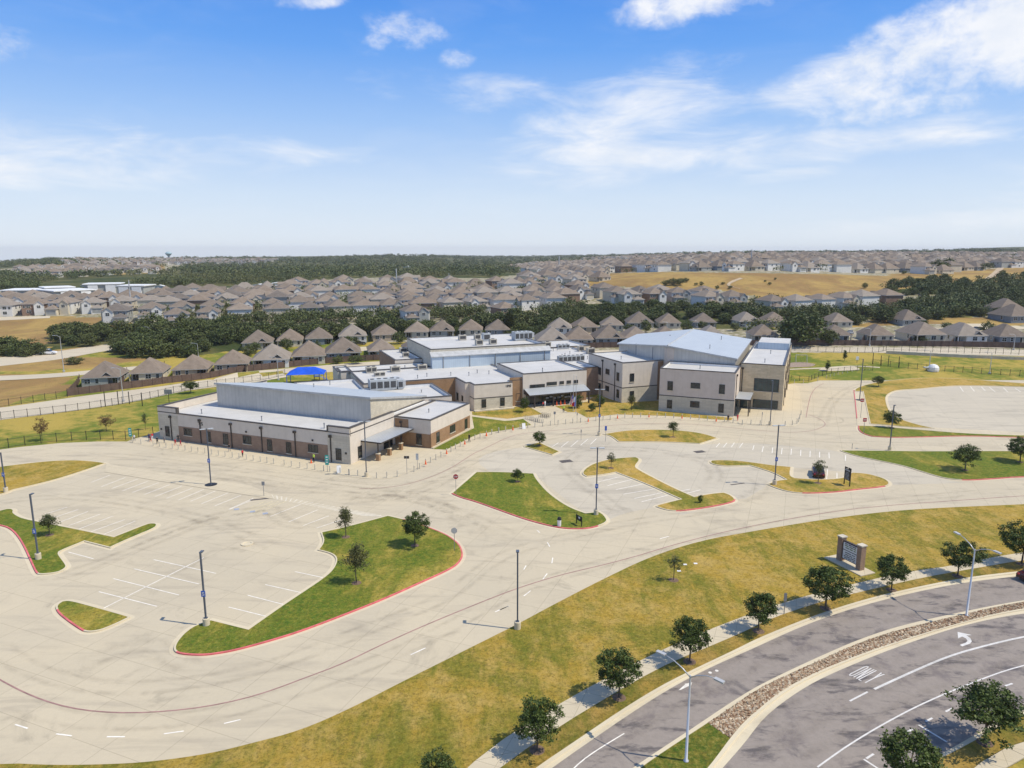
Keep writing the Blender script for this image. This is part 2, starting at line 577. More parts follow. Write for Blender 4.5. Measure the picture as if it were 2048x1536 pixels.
def wall_fn(c1, c2, course=0.0, rows=(0.6, 0.3), mort=None, streak=0.25):
    def fn(T, pos, b):
        n = T.noise(pos, 0.7, 6, 0.65)
        s = T.noise(T.mapping(pos, (1.6, 1.6, 0.10)), 1.0, 5, 0.65)
        col = T.mix(T.ramp(n, .3, .7), c1, c2)
        col = T.mix(T.math('MULTIPLY', T.ramp(s, .45, .8), streak), col, tuple(v * .68 for v in c1))
        if course:
            bt = T.node('ShaderNodeTexBrick')
            for k, v in (('Scale', 1.0), ('Mortar Size', 0.02), ('Brick Width', rows[0]), ('Row Height', rows[1])):
                bt.inputs[k].default_value = v
            bt.inputs['Color1'].default_value = (1, 1, 1, 1)
            bt.inputs['Color2'].default_value = (.80, .80, .80, 1)
            bt.inputs['Mortar'].default_value = (*(mort or (.72, .70, .68)), 1)
            sp = T.node('ShaderNodeSeparateXYZ')
            T.l.new(pos, sp.inputs[0])
            cb = T.node('ShaderNodeCombineXYZ')
            T.l.new(T.math('ADD', sp.outputs[0], T.math('MULTIPLY', sp.outputs[1], 0.83)), cb.inputs[0])
            T.l.new(sp.outputs[2], cb.inputs[1])
            T.l.new(cb.outputs[0], bt.inputs['Vector'])
            col = T.mix(course, col, bt.outputs['Color'], 'MULTIPLY')
        return col
    return fn


STUCCO = material('pale_stucco', wall_fn((.60, .53, .44), (.66, .585, .49)), 0.85, 0.2)
STUCCO_P = material('pinkish_stucco', wall_fn((.59, .495, .405), (.64, .545, .455)), 0.85, 0.2)
LIMESTONE = material('limestone_block', wall_fn((.57, .51, .395), (.64, .575, .45), .7, (.8, .4)), 0.85, 0.2)
LIMESTONE_Y = material('buff_limestone', wall_fn((.62, .505, .33), (.68, .56, .375), .8, (.8, .4)), 0.85, 0.2)
BRICK = material('brown_brick', wall_fn((.32, .195, .105), (.40, .25, .14), .8, (.4, .13), (.75, .72, .68), .15), 0.85, 0.2)
BRICK_D = material('grey_brown_brick', wall_fn((.30, .205, .145), (.37, .26, .185), .8, (.4, .13), (.75, .72, .68), .15), 0.85, 0.2)


def ribbed(name, c1, c2, pitch, rot=0.0, rough=.4, metal=.0, streak=.3):
    def fn(T, pos, b):
        sp = T.node('ShaderNodeSeparateXYZ')
        T.l.new(T.mapping(pos, (1, 1, 1), (0, 0, rot)), sp.inputs[0])
        fr = T.math('FRACT', T.math('DIVIDE', sp.outputs[0], pitch))
        rib = T.ramp(T.math('ABSOLUTE', T.math('SUBTRACT', fr, 0.5)), .40, .49)
        n = T.noise(pos, .35, 6, .65)
        s = T.noise(T.mapping(pos, (1.2, 1.2, 0.10)), 1.0, 6, .7)
        col = T.mix(T.ramp(n, .3, .7), c1, c2)
        col = T.mix(T.math('MULTIPLY', T.ramp(s, .42, .8), streak), col, tuple(v * .7 for v in c1))
        col = T.mix(T.math('MULTIPLY', rib, .28), col, tuple(v * .55 for v in c1))
        return col
    return material(name, fn, rough, .4, metal)


METAL_SIDING = ribbed('galvanised_siding', (.46, .445, .41), (.55, .53, .485), .9, R(23), .5, .25, .4)
BLUE_SIDING = ribbed('blue_grey_siding', (.46, .54, .60), (.52, .60, .66), .6, R(-22), .45, .2, .15)
METAL_ROOF = ribbed('standing_seam_roof', (.50, .525, .525), (.55, .575, .57), .6, R(23), .42, .25, .1)
METAL_ROOF2 = ribbed('galvalume_canopy_roof', (.40, .42, .43), (.46, .48, .49), .5, R(-22), .45, .3, .1)


def membrane_fn(T, pos, b):
    n = T.noise(pos, .25, 6, .65, .4)
    s = T.noise(T.mapping(pos, (.12, 1.4, 1), (0, 0, R(23))), 1.2, 5, .7)
    sp = T.node('ShaderNodeSeparateXYZ')
    T.l.new(T.mapping(pos, (1, 1, 1), (0, 0, R(23))), sp.inputs[0])
    seam = T.ramp(T.math('ABSOLUTE', T.math('SUBTRACT', T.math('FRACT', T.math('DIVIDE', sp.outputs[1], 3.0)), .5)), .485, .497)
    col = T.mix(T.ramp(n, .3, .7), (.50, .480, .440), (.57, .548, .505))
    col = T.mix(T.math('MULTIPLY', T.ramp(s, .45, .8), .30), col, (.47, .47, .46))
    return T.mix(T.math('MULTIPLY', seam, .4), col, (.42, .42, .42))


MEMBRANE = material('white_roof_membrane', membrane_fn, .6, .3)
CAPDARK = plain('dark_parapet_cap', (.085, .075, .065), .2, 1.0, .5)
BRONZE = plain('dark_bronze_metal', (.055, .045, .038), .2, 1.0, .5)
GLASS = material('dark_window_glass', lambda T, p, b: T.mix(T.ramp(T.noise(p, .5, 3), .3, .7), (.014, .018, .02), (.03, .04, .04)), .08, .6)
GLASS_G = material('green_tinted_glass', lambda T, p, b: T.mix(T.ramp(T.noise(p, .5, 3), .3, .7), (.02, .035, .035), (.04, .07, .066)), .08, .6)
WHITE = plain('white_paint', (.74, .73, .70), .06, 1.0, .5)
LTGREY = plain('light_grey_metal', (.45, .45, .44), .12, .8, .5, .4, .2)
MIDGREY = plain('mid_grey_metal', (.25, .255, .26), .15, .8, .5, .4, .2)
POLE = plain('dark_slate_pole', (.085, .10, .125), .12, .6, .45, .4)
SILVER = plain('galvanised_pole', (.52, .52, .52), .1, .6, .4, .4, .5)
BLACK = plain('black_metal', (.022, .022, .022), .2, 1.0, .5)
UNITBEIGE = plain('beige_unit_casing', (.46, .42, .34), .12, .9, .6)
UNITGREY = plain('grey_unit_casing', (.42, .44, .44), .12, .9, .55)
GRILLE = plain('dark_unit_grille', (.07, .07, .07), .3, 6.0, .7)
ORANGE = plain('safety_orange', (.80, .13, .035), .08, 2.0, .5)
RED = plain('sign_red', (.42, .035, .04), .08, 2.0, .4)
BLUE = plain('sign_blue', (.05, .12, .42), .08, 2.0, .4)
CANOPY_BLUE = plain('royal_blue_fabric', (.010, .085, .56), .12, .5, .7)
HIVIS = plain('hi_vis_yellow', (.58, .82, .08), .05, 2.0, .7)
TEAL = plain('teal_banner', (.03, .33, .28), .1, 2.0, .7)
FENCEWOOD = material('brown_cedar_fence', wall_fn((.115, .078, .06), (.155, .105, .082), 0, streak=.4), .85, .2)
MULCH = plain('playground_mulch', (.30, .225, .165), .2, 2.5, .95)
EARTH = plain('tree_ring_mulch', (.16, .105, .07), .25, 4.0, .95)
IRON = plain('cast_iron', (.10, .085, .075), .2, 4.0, .7)


# ------------------------------------------------------------------ terrain
def inside(poly, x, y):
    c = False
    j = len(poly) - 1
    for i in range(len(poly)):
        xi, yi = poly[i]
        xj, yj = poly[j]
        if (yi > y) != (yj > y) and x < (xj - xi) * (y - yi) / (yj - yi) + xi:
            c = not c
        j = i
    return c


# land cover surveyed on the photo: outlines of golden fields, woods and housing
FIELDS = [
    [(1150, 575), (1180, 556), (1220, 547), (1330, 544), (1500, 546), (1650, 548), (1800, 553), (1900, 560), (1990, 545), (2010, 532), (2030, 560), (1900, 572), (1800, 580), (1760, 590), (1700, 580), (1640, 592), (1560, 604), (1500, 590), (1440, 580), (1350, 578), (1250, 574)],
    [(1780, 548), (1990, 538), (2060, 532), (2060, 554), (1960, 566), (1850, 573), (1760, 580)],
    [(-200, 640), (100, 632), (240, 636), (260, 655), (240, 672), (90, 690), (-200, 692)],
    [(90, 690), (250, 668), (300, 690), (215, 700), (95, 706), (-200, 705)],
    [(-300, 712), (150, 712), (330, 715), (150, 740), (-300, 745)],
    [(-300, 752), (140, 748), (135, 790), (-300, 830)],
    [(30, 535), (130, 527), (320, 526), (330, 545), (200, 550), (20, 556)],
    [(550, 545), (600, 535), (640, 537), (650, 542), (580, 551)],
    [(1780, 630), (2048, 636), (2048, 652), (1830, 648), (1700, 655)],
]
WOODS = [
    [(-300, 545), (60, 520), (130, 516), (135, 528), (40, 535), (-300, 560)],
    [(-300, 556), (200, 548), (330, 548), (420, 523), (600, 520), (800, 510), (1000, 514), (1300, 508), (1480, 504), (1700, 500), (1700, 506), (1400, 510), (1190, 524), (1080, 536), (1050, 548), (980, 556), (880, 556), (800, 553), (640, 560), (560, 566), (430, 578), (250, 580), (-300, 584)],
    [(1760, 582), (1850, 574), (1960, 567), (2048, 556), (2300, 548), (2300, 640), (2048, 632), (1990, 630), (1900, 636), (1780, 640), (1560, 640), (1540, 662), (1400, 655), (1200, 650), (1090, 640), (1080, 630), (1150, 610), (1300, 602), (1500, 612), (1600, 606), (1720, 606), (1800, 612), (1890, 606), (1880, 590)],
    [(205, 690), (230, 655), (420, 648), (600, 652), (760, 645), (860, 648), (1000, 640), (1090, 640), (1090, 660), (1000, 668), (800, 680), (620, 690), (470, 702), (400, 712), (215, 712)],
    [(95, 700), (110, 660), (210, 650), (210, 690)],
    [(-200, 715), (-200, 685), (40, 683), (95, 698), (90, 712)],
]


def terrain():
    AN = 260
    ys = [-200, -60, 0, 40, 80, 120, 150, 175, 186] + [190 + 4 * k for k in range(128)]
    y = ys[-1]
    while y < 6400:
        y *= 1.045
        ys.append(y)
    V, F, cols = [], [], []
    for y in ys:
        for i in range(AN + 1):
            a = -1.35 + 2.7 * i / AN
            x = a * (max(y, 0) + (200 if y < 190 else 200 * max(0, 1 - (y - 190) / 400)))
            z = ter(x, y)
            V.append((x, y, z))
            c = (0, 0, 0)                                   # lawn
            if y > 150:
                px, py = pix((x, y, z))
                if any(inside(p, px, py) for p in WOODS):
                    c = (0, 1, 0)
                elif any(inside(p, px, py) for p in FIELDS):
                    c = (1, 0, 0)
                elif y > 255 or (y > 235 and x > -20):
                    c = (0, 0, 1) if y < 1600 else (0, 1, 0)
                if y > 1400 and c == (0, 0, 1):
                    c = (0, .6, .4)
            cols.append((*c, 1))
    W = AN + 1
    for j in range(len(ys) - 1):
        for i in range(AN):
            F.append((j * W + i, j * W + i + 1, (j + 1) * W + i + 1, (j + 1) * W + i))
    me = bpy.data.meshes.new('terrain')
    me.from_pydata(V, [], F)
    at = me.color_attributes.new('cover', 'FLOAT_COLOR', 'POINT')
    for k, c in enumerate(cols):
        at.data[k].color = c
    me.polygons.foreach_set('use_smooth', [True] * len(F))

    def fn(T, pos, b):
        at_ = T.node('ShaderNodeAttribute', attribute_name='cover')
        sp = T.node('ShaderNodeSeparateColor')
        T.l.new(at_.outputs['Color'], sp.inputs[0])
        n1 = T.noise(pos, .035, 6, .62, .6)
        n2 = T.noise(pos, .35, 6, .68, .4)
        n3 = T.noise(pos, 3.0, 4, .7)
        lawn = T.mix(T.ramp(T.math('ADD', T.math('MULTIPLY', n1, .6), T.math('MULTIPLY', n2, .4)), .42, .58), (.40, .295, .065), (.135, .170, .022))
        field = T.mix(T.ramp(n1, .36, .62), (.40, .265, .085), (.27, .165, .065))
        field = T.mix(T.math('MULTIPLY', T.ramp(n2, .52, .7), .7), field, (.16, .145, .045))
        wood = T.mix(T.ramp(n1, .40, .62), (.038, .055, .015), (.125, .115, .042))
        town = T.mix(T.ramp(n2, .42, .58), (.20, .18, .09), (.42, .37, .28))
        wig = T.math('MULTIPLY', T.math('SUBTRACT', n2, .5), .9)
        col = T.mix(T.ramp(T.math('ADD', sp.outputs[2], wig), .4, .6), lawn, town)
        col = T.mix(T.ramp(T.math('ADD', sp.outputs[0], wig), .4, .6), col, field)
        col = T.mix(T.ramp(T.math('ADD', sp.outputs[1], wig), .4, .6), col, wood)
        col = T.mix(T.math('MULTIPLY', T.ramp(n3, .45, .7), .35), col, (.10, .09, .03))
        bump(T, b, n3, .7, .1)
        return col
    me.materials.append(material('countryside', fn, .95, .1))
    return struct(put('terrain', me))


terrain()


# ------------------------------------------------------------------ the flat school site
def W(pts, z=0.0):
    return [G(x, y, z) for x, y in pts]


def chaikin(poly, n=2, closed=True, sharp=50):
    for _ in range(n):
        out = []
        L = len(poly)
        for i in range(L):
            if not closed and i in (0, L - 1):
                out.append(poly[i])
                continue
            a, b, c = poly[i - 1], poly[i], poly[(i + 1) % L]
            d1, d2 = (b - a), (c - b)
            if d1.length < 1e-6 or d2.length < 1e-6:
                continue
            ang = math.degrees(d1.angle(d2))
            if ang > sharp:
                out.append(b)
            else:
                out += [b.lerp(a, .25), b.lerp(c, .25)]
        poly = out
    return poly


def offset(poly, w):
    """move a closed outline inwards by w"""
    area = sum(poly[k].x * poly[(k + 1) % len(poly)].y - poly[(k + 1) % len(poly)].x * poly[k].y for k in range(len(poly)))
    sg = 1 if area > 0 else -1
    out = []
    for i in range(len(poly)):
        a, b, c = poly[i - 1], poly[i], poly[(i + 1) % len(poly)]
        d1 = (b - a).normalized()
        d2 = (c - b).normalized()
        n1 = Vector((-d1.y, d1.x, 0)) * sg
        n2 = Vector((-d2.y, d2.x, 0)) * sg
        m = n1 + n2
        L = m.length
        m = n1 if L < .3 else m / L
        k = max(.5, m.dot(n1))
        out.append(b + m * (w / k))
    return out


def resample(line, n):
    d = [0.0]
    for a, b in zip(line, line[1:]):
        d.append(d[-1] + (b - a).length)
    out = []
    j = 0
    for k in range(n):
        s = d[-1] * k / (n - 1)
        while j < len(line) - 2 and d[j + 1] < s:
            j += 1
        f = (s - d[j]) / max(1e-9, d[j + 1] - d[j])
        out.append(line[j].lerp(line[j + 1], f))
    return out


def sheet(name, pts, z, mat, parent=None):
    o = MB().poly([(p.x, p.y, z) for p in pts]).build(name, mat, parent)
    return o


def ribbon(mb, line, w, z, m=0):
    """painted stripe along a polyline"""
    L = len(line)
    lr = []
    for i in range(L):
        d = (line[min(i + 1, L - 1)] - line[max(i - 1, 0)]).normalized()
        n = Vector((-d.y, d.x, 0)) * (w / 2)
        lr.append((line[i] + n, line[i] - n))
    for i in range(L - 1):
        a, b = lr[i], lr[i + 1]
        mb.face([(a[1].x, a[1].y, z), (b[1].x, b[1].y, z), (b[0].x, b[0].y, z), (a[0].x, a[0].y, z)], m)
    return mb


PAVE_PX = [(-700, 1660), (300, 1660), (700, 1428), (1045, 1249), (1300, 1119), (1500, 1068), (2048, 1013), (2600, 1000), (2600, 790), (2048, 755.5), (1978.6, 751.5), (1919, 747.6),
           (1869, 743.6), (1829, 742), (1799, 740.6), (1760, 742.3), (1736, 743.5), (1696, 749), (1668, 753.5), (1635, 762), (1615, 766.5), (1588, 766.5), (1500, 780), (1300, 790), (1000, 800),
           (700, 840), (400, 850), (320, 862), (290, 872), (266, 878), (254, 883), (195, 883), (122, 886), (49, 893), (0, 899), (-300, 930), (-900, 1000)]
pavement = struct(sheet('pavement', W(PAVE_PX), 0.0, CONC))
# greyer newer concrete of the inner car park and of the bus loop
lot_px = r4([(-90, 345), (220, 300), (430, 280), (840, 205), (970, 262), (1640, 285), (2048, 268)]) + r5([(300, 268), (660, 305), (1150, 425), (1450, 522), (1610, 545), (1050, 560), (800, 470), (300, 430)]) + r4(
    [(2048, 720), (1930, 735), (1500, 860), (1250, 800), (1000, 850), (885, 905), (700, 860), (280, 525), (-60, 520), (-200, 420)])
struct(sheet('car_park', chaikin(W(lot_px), 1), 0.005, CONC2))
loop_px = q5([(2700, 690), (2048, 672), (1500, 660), (1250, 668), (1000, 695), (800, 705), (720, 725), (670, 760), (660, 800), (680, 880), (720, 950), (830, 1010), (1000, 1060), (1150, 1090), (1500, 1115), (2048, 1140), (2700, 1160)])
# footpath band round the front of the school
walk_px = [(258, 883), (300, 893.5), (400, 908), (500, 923), (600, 938), (700, 953), (735, 957.5), (762, 958), (790, 955), (812, 946), (832, 937), (852, 925.5), (880, 910), (900, 899.5), (940, 880), (1000, 862.5), (1060, 853.5), (1110, 849),
           (1175, 841), (1240, 836.5), (1300, 836.5), (1400, 841.5), (1480, 847), (1550, 852.5), (1588, 853), (1602, 845), (1606, 828), (1604, 800), (1598, 775), (1588, 767), (1500, 785), (1300, 795), (1000, 805), (700, 850), (400, 860), (320, 868), (290, 875)]
walk = struct(sheet('footpath', chaikin(W(walk_px), 1), 0.03, WALK))
# kerb face of that footpath
wp = chaikin(W(walk_px[:26]), 1, closed=False)
kb = MB()
for a, b in zip(wp, wp[1:]):
    kb.face([(a.x, a.y, 0), (b.x, b.y, 0), (b.x, b.y, .03), (a.x, a.y, .03)])
ribbon(kb, wp, .16, .034)
kb.build('kerb', KERB, walk)

ISLANDS = []


def island(name_label, outline_px, mat, red=None, smooth=2, z=0.14, kerb_w=.17):
    """raised grass bed with a concrete kerb; red = (first, last) photo points of the painted stretch, in outline order"""
    base = W(outline_px)
    pl = chaikin(base, smooth)
    inn = offset(pl, kerb_w)
    n = len(pl)
    rs = set()
    if red:
        a, b = (min(range(n), key=lambda i: (pl[i] - G(*q)).length) for q in red)
        k = a
        while k != b:
            rs.add(k)
            k = (k + 1) % n
    bed = MB().poly([(p.x, p.y, z - .012) for p in inn]).build('grass_island', mat)
    struct(bed)
    bed['label'] = name_label
    kb = MB()
    for i in range(n):
        j = (i + 1) % n
        m = 1 if i in rs else 0
        a, b, c, d = pl[i], pl[j], inn[j], inn[i]
        area = 1
        kb.face([(a.x, a.y, 0), (b.x, b.y, 0), (b.x, b.y, z), (a.x, a.y, z)], m)
        kb.face([(a.x, a.y, z), (b.x, b.y, z), (c.x, c.y, z), (d.x, d.y, z)], m)
        kb.face([(d.x, d.y, z), (c.x, c.y, z), (c.x, c.y, z - .03), (d.x, d.y, z - .03)], m)
    # pale gutter pan along the kerb
    out = offset(pl, -.42)
    for i in range(n):
        j = (i + 1) % n
        a, b, c, d = out[i], out[j], pl[j], pl[i]
        kb.face([(a.x, a.y, .009), (b.x, b.y, .009), (c.x, c.y, .011), (d.x, d.y, .011)], 0)
    kb.build('kerb', [KERB, PAINT_RED], bed)
    return bed


I1 = r6([(-800, 640), (0, 665), (60, 650), (105, 650), (120, 665), (110, 680), (150, 710), (200, 730), (320, 755), (600, 810), (935, 880), (1200, 775), (1240, 768), (1285, 770), (1292, 785), (1270, 810), (1100, 880), (920, 960), (905, 972),
         (690, 918), (500, 995), (485, 1010), (490, 1030), (548, 1105), (552, 1130), (500, 1165), (430, 1182), (330, 1190), (300, 1182), (280, 1150), (240, 1060), (190, 950), (140, 870), (80, 810), (0, 785), (-300, 730), (-800, 690)])
island('hammer-shaped grass island at the left edge of the parking lot', I1, GRASS_ISL, red=(r6([(300, 1182)])[0], r6([(-300, 730)])[0]))
I2 = r8([(420, 330), (430, 305), (470, 280), (530, 270), (700, 315), (985, 395), (985, 402), (900, 445), (820, 480), (740, 508), (650, 515), (600, 490), (500, 420), (440, 370)])
island('small tear-shaped grass island in the lower left of the parking lot', I2, GRASS_ISL, red=(r8([(620, 505)])[0], r8([(425, 345)])[0]))
I3 = r7([(785, 680), (1000, 632), (1335, 542), (1480, 575), (1650, 630), (1800, 690), (1880, 740), (1930, 790), (1950, 850), (1945, 890), (1900, 950), (1800, 1005), (1600, 1095), (1300, 1230), (1000, 1350), (700, 1465), (480, 1540)]) \
    + r8([(1800, 650), (1600, 685), (1500, 690), (1400, 685), (1330, 670), (1312, 640), (1330, 590), (1390, 520), (1460, 470), (1540, 440), (1600, 420), (1880, 490)]) \
    + r7([(480, 1270), (640, 1165), (810, 1050), (880, 985), (910, 920), (905, 880), (860, 850), (760, 825), (795, 780), (805, 740), (790, 700)])
island('large green grass island with three young trees and a long red kerb', I3, GRASS_ISL, red=(r7([(1480, 575)])[0], r8([(1330, 670)])[0]))
I4 = [(903, 988), (915, 977), (935, 960), (952, 945), (1000, 944.5), (1068, 948), (1073, 959), (1098, 988), (1137, 1015), (1171, 1027.5), (1198, 1024.6), (1207.5, 1030), (1216, 1041), (1212, 1047), (1195, 1054), (1171, 1059), (1132, 1058.8), (1098, 1053), (1049, 1039.7),
      (1000, 1022), (950, 1004), (920, 996)]
island('wing-shaped grass island at the centre with a stop sign at its tip', I4, GRASS_ISL, red=((1195, 1054), (903, 988)))
I5 = r4([(672, 515), (700, 480), (770, 440), (900, 405), (1050, 392), (1110, 390), (1140, 400), (1145, 420), (1110, 460), (1120, 485), (1300, 580), (1440, 650), (1590, 715), (1720, 690), (1830, 680), (1890, 700), (1930, 735), (1920, 755), (1800, 785), (1620, 815), (1450, 835),
         (1350, 822), (1275, 795), (1290, 782), (1480, 735), (1200, 610), (950, 515), (850, 535), (710, 550), (680, 535)])
island('zigzag grass island between the parking rows at the centre', I5, GRASS_DRY, red=(r4([(1930, 735)])[0], r4([(1450, 835)])[0]))
I6 = r4([(840, 203), (1000, 175), (1150, 165), (1370, 165), (1560, 178), (1700, 205), (1785, 235), (1640, 280), (1500, 272), (1300, 264), (970, 264), (920, 225), (880, 208)])
island('long lens-shaped grass island in front of the school entrance', I6, GRASS_DRY)
I7 = r4([(190, 303), (320, 268), (490, 345), (430, 372)])
island('small triangular grass island with one tree near the entrance drive', I7, GRASS_DRY)
I8 = [(1418.7, 926), (1422, 922), (1439, 921), (1470, 922), (1500, 925), (1540, 931), (1583, 935), (1580, 953), (1590, 957), (1634, 960.5), (1687, 958), (1703, 946), (1733, 948), (1757, 954), (1773, 960), (1781, 968), (1773, 974), (1714, 980), (1666, 986), (1607, 988),
      (1575, 984.5), (1548, 976), (1535, 970), (1548, 963), (1572, 960), (1548, 947), (1520, 938), (1500, 932), (1470, 933), (1454, 933.5), (1430, 931)]
island('hooked grass island with a tree and a dark directory sign', I8, GRASS_DRY, red=((1773, 974), (1607, 988)))
I10 = r5([(670, 305), (1000, 308), (1300, 312), (1700, 310), (2048, 310), (3600, 320), (3600, 470), (2048, 500), (1800, 520), (1600, 530), (1450, 515), (1300, 470), (1150, 422), (1000, 390), (800, 350), (690, 315)])
island('broad green grass bed with two oaks at the right edge', I10, GRASS_ISL, red=(r5([(3600, 470)])[0], r5([(1600, 530)])[0]))
I11 = q5([(345, 702), (400, 670), (550, 630), (800, 600), (1050, 585), (1250, 585), (1500, 600), (2048, 640), (3400, 720), (3400, 735), (2048, 672), (1500, 660), (1250, 668), (1000, 695), (800, 705), (720, 725), (670, 760), (660, 800), (680, 880), (720, 950), (830, 1010),
          (1000, 1060), (1150, 1092), (900, 1082), (700, 1062), (500, 1047), (470, 900), (430, 720), (350, 718)])
island('curved dry grass band round the head of the bus loop', I11, GRASS_DRY)
I12 = q5([(385, 1065), (560, 1070), (1000, 1108), (1500, 1146), (2048, 1165), (3000, 1180), (3000, 1195), (2048, 1186), (1500, 1166), (1000, 1180), (700, 1184), (520, 1172), (420, 1142), (382, 1100)])
island('narrow green grass strip below the bus loop with a red kerb', I12, GRASS_ISL, red=(q5([(3000, 1195)])[0], q5([(385, 1065)])[0]))
I13 = r6([(-800, 400), (0, 305), (200, 280), (400, 258), (600, 250), (750, 258), (870, 275), (700, 335), (450, 415), (200, 475), (100, 497), (60, 517), (0, 535), (-800, 700)])
island('pointed yellow grass island at the far left beside the drive', I13, GRASS_LAWN)
struct(sheet('bus_loop', chaikin(W(loop_px), 1), 0.006, CONC2))
# pale bus-stop pad and footpath right of the drive
pad = struct(sheet('footpath_pad', W(q5([(345, 722), (428, 722), (500, 1045), (2600, 1160), (2600, 1178), (1500, 1142), (560, 1066), (372, 1062), (368, 990)])), .05, WALK))
mbp = MB()
l_ = W(q5([(340, 705), (352, 800), (362, 900), (371, 992)]))
ribbon(mbp, l_, .16, .10)
for a, b in zip(l_, l_[1:]):
    mbp.face([(a.x - .08, a.y, 0), (b.x - .08, b.y, 0), (b.x - .08, b.y, .1), (a.x - .08, a.y, .1)])
mbp.build('red_kerb', PAINT_RED, pad)

# lawns at the foot of the school walls
L1a = q3([(-10, 930), (335, 895), (480, 878), (640, 965), (450, 990), (280, 1013), (0, 983)]) + q2([(1560, 973), (1556, 942)])
L1b = q2([(1150, 1322), (1578, 1108), (1557, 990), (1890, 1035), (2040, 1026)]) + q3([(280, 1040), (440, 1014), (525, 1076), (300, 1122), (0, 1166)]) + q2([(1560, 1196), (1420, 1268), (1290, 1330)])
L2 = q3([(770, 885), (920, 868), (1100, 838), (1150, 795), (1200, 770), (1450, 850), (1830, 825), (1832, 935)]) + q4([(300, 940), (600, 970), (950, 1005), (935, 1028), (770, 1020), (600, 1006), (300, 985), (0, 975)]) + q3([(1400, 968), (1250, 985), (1100, 1003), (990, 945), (900, 945)])
for nm, px, g in (('lawn', L1a, GRASS_DRY), ('lawn', L1b, GRASS_ISL), ('lawn', L2, GRASS_DRY)):
    struct(sheet(nm, W(px), .05, g))

# ---- street side
E_LAWN = [(-700, 1640), (-300, 1560), (0, 1528), (100, 1533), (200, 1532), (300, 1527), (420, 1510), (500, 1490), (600, 1464), (700, 1420), (800, 1368), (900, 1318), (1000, 1268), (1045, 1245), (1100, 1215), (1200, 1163), (1300, 1115), (1400, 1083), (1500, 1065), (1600, 1048),
          (1700, 1033), (1800, 1022), (1900, 1016), (2048, 1010), (2600, 985)]
E_WALK_U = [(700, 1760), (935, 1536)] + r10([(0, 1340), (430, 1070), (770, 880), (1300, 610), (1880, 380)]) + r11([(170, 310), (480, 215), (760, 150), (1130, 60), (1500, 15)]) + [(1990, 1115), (2048, 1106), (2600, 1040)]
E_WALK_L = [(840, 1700), (930, 1600)] + r10([(0, 1540), (250, 1365), (530, 1180), (880, 970), (1250, 760), (1550, 640), (1900, 490)]) + r11([(100, 420), (500, 285), (850, 200), (1300, 95), (1800, 10)]) + [(2048, 1121), (2600, 1058)]
E_KERB_B = [(900, 1700), (990, 1600)] + r10([(290, 1530), (560, 1350), (880, 1130), (1200, 930), (1500, 780), (1800, 640)]) + r11([(0, 575), (300, 450), (600, 340), (900, 250), (1200, 180), (1600, 100), (2043, 50)]) + [(2600, 1080)]
E_KERB_F = [(930, 1700), (1020, 1600)] + r10([(400, 1530), (680, 1335), (1000, 1115), (1300, 925), (1600, 770)]) + r11([(0, 630), (300, 490), (600, 375), (900, 285), (1200, 210), (1600, 130), (2043, 80)]) + [(2600, 1090)]
M_U = [(1090, 1700), (1180, 1600)] + r10([(1010, 1530), (1250, 1370), (1450, 1240), (1700, 1070)]) + r11([(0, 930), (200, 830), (500, 690), (800, 560), (1100, 460), (1500, 370), (2043, 260)]) + [(2600, 1120)]
M_UI = [(1110, 1700), (1200, 1600)] + r10([(1080, 1530), (1300, 1380), (1500, 1250), (1720, 1105)]) + r11([(0, 962), (200, 862), (500, 728), (750, 615), (1000, 522), (1500, 398), (2043, 275)]) + [(2600, 1126)]
M_LI = [(1310, 1700), (1360, 1600)] + r10([(1590, 1530), (1740, 1320), (1850, 1190)]) + r11([(0, 1130), (200, 960), (500, 800), (1000, 610), (1500, 460), (2043, 320)]) + [(2600, 1146)]
M_L = [(1335, 1700), (1390, 1600)] + r10([(1690, 1530), (1850, 1350)]) + r11([(0, 1250), (100, 1130), (300, 980), (500, 860), (900, 690), (1200, 580), (1600, 450), (2043, 360)]) + [(2600, 1156)]
S_KB = [(1650, 1700), (1780, 1575)] + r11([(1280, 1500), (1400, 1440), (1700, 1270), (2043, 1070)]) + [(2600, 1280)]
S_KF = [(1700, 1700), (1815, 1575)] + r11([(1340, 1500), (1440, 1462), (1740, 1300), (2043, 1125)]) + [(2600, 1300)]
S_WU = [(1800, 1700), (1880, 1600)] + r11([(1660, 1530), (2043, 1310)]) + [(2600, 1370)]
S_WL = [(1900, 1700), (1980, 1600)] + r11([(1880, 1540), (2043, 1440)]) + [(2600, 1420)]


def smooth_line(px, n=60):
    return resample(chaikin(W(px), 3, closed=False, sharp=70), n)


def band(name, u, l, z, mat, parent=None, n=70):
    a, b = smooth_line(u, n), smooth_line(l, n)
    mb = MB()
    for i in range(n - 1):
        mb.face([(b[i].x, b[i].y, z), (b[i + 1].x, b[i + 1].y, z), (a[i + 1].x, a[i + 1].y, z), (a[i].x, a[i].y, z)])
    return mb.build(name, mat, parent)


lawn_front = MB()
lf = chaikin(W(E_LAWN), 2, closed=False)
lw = chaikin(W(E_WALK_U), 2, closed=False)
lawn_front.prism([(p.x, p.y) for p in lf + lw[::-1]], -.1, .12)
struct(lawn_front.build('lawn', GRASS_LAWN))
struct(band('verge', E_WALK_L, E_KERB_B, .12, VERGE))
struct(band('verge', S_KF, S_WU, .12, VERGE))
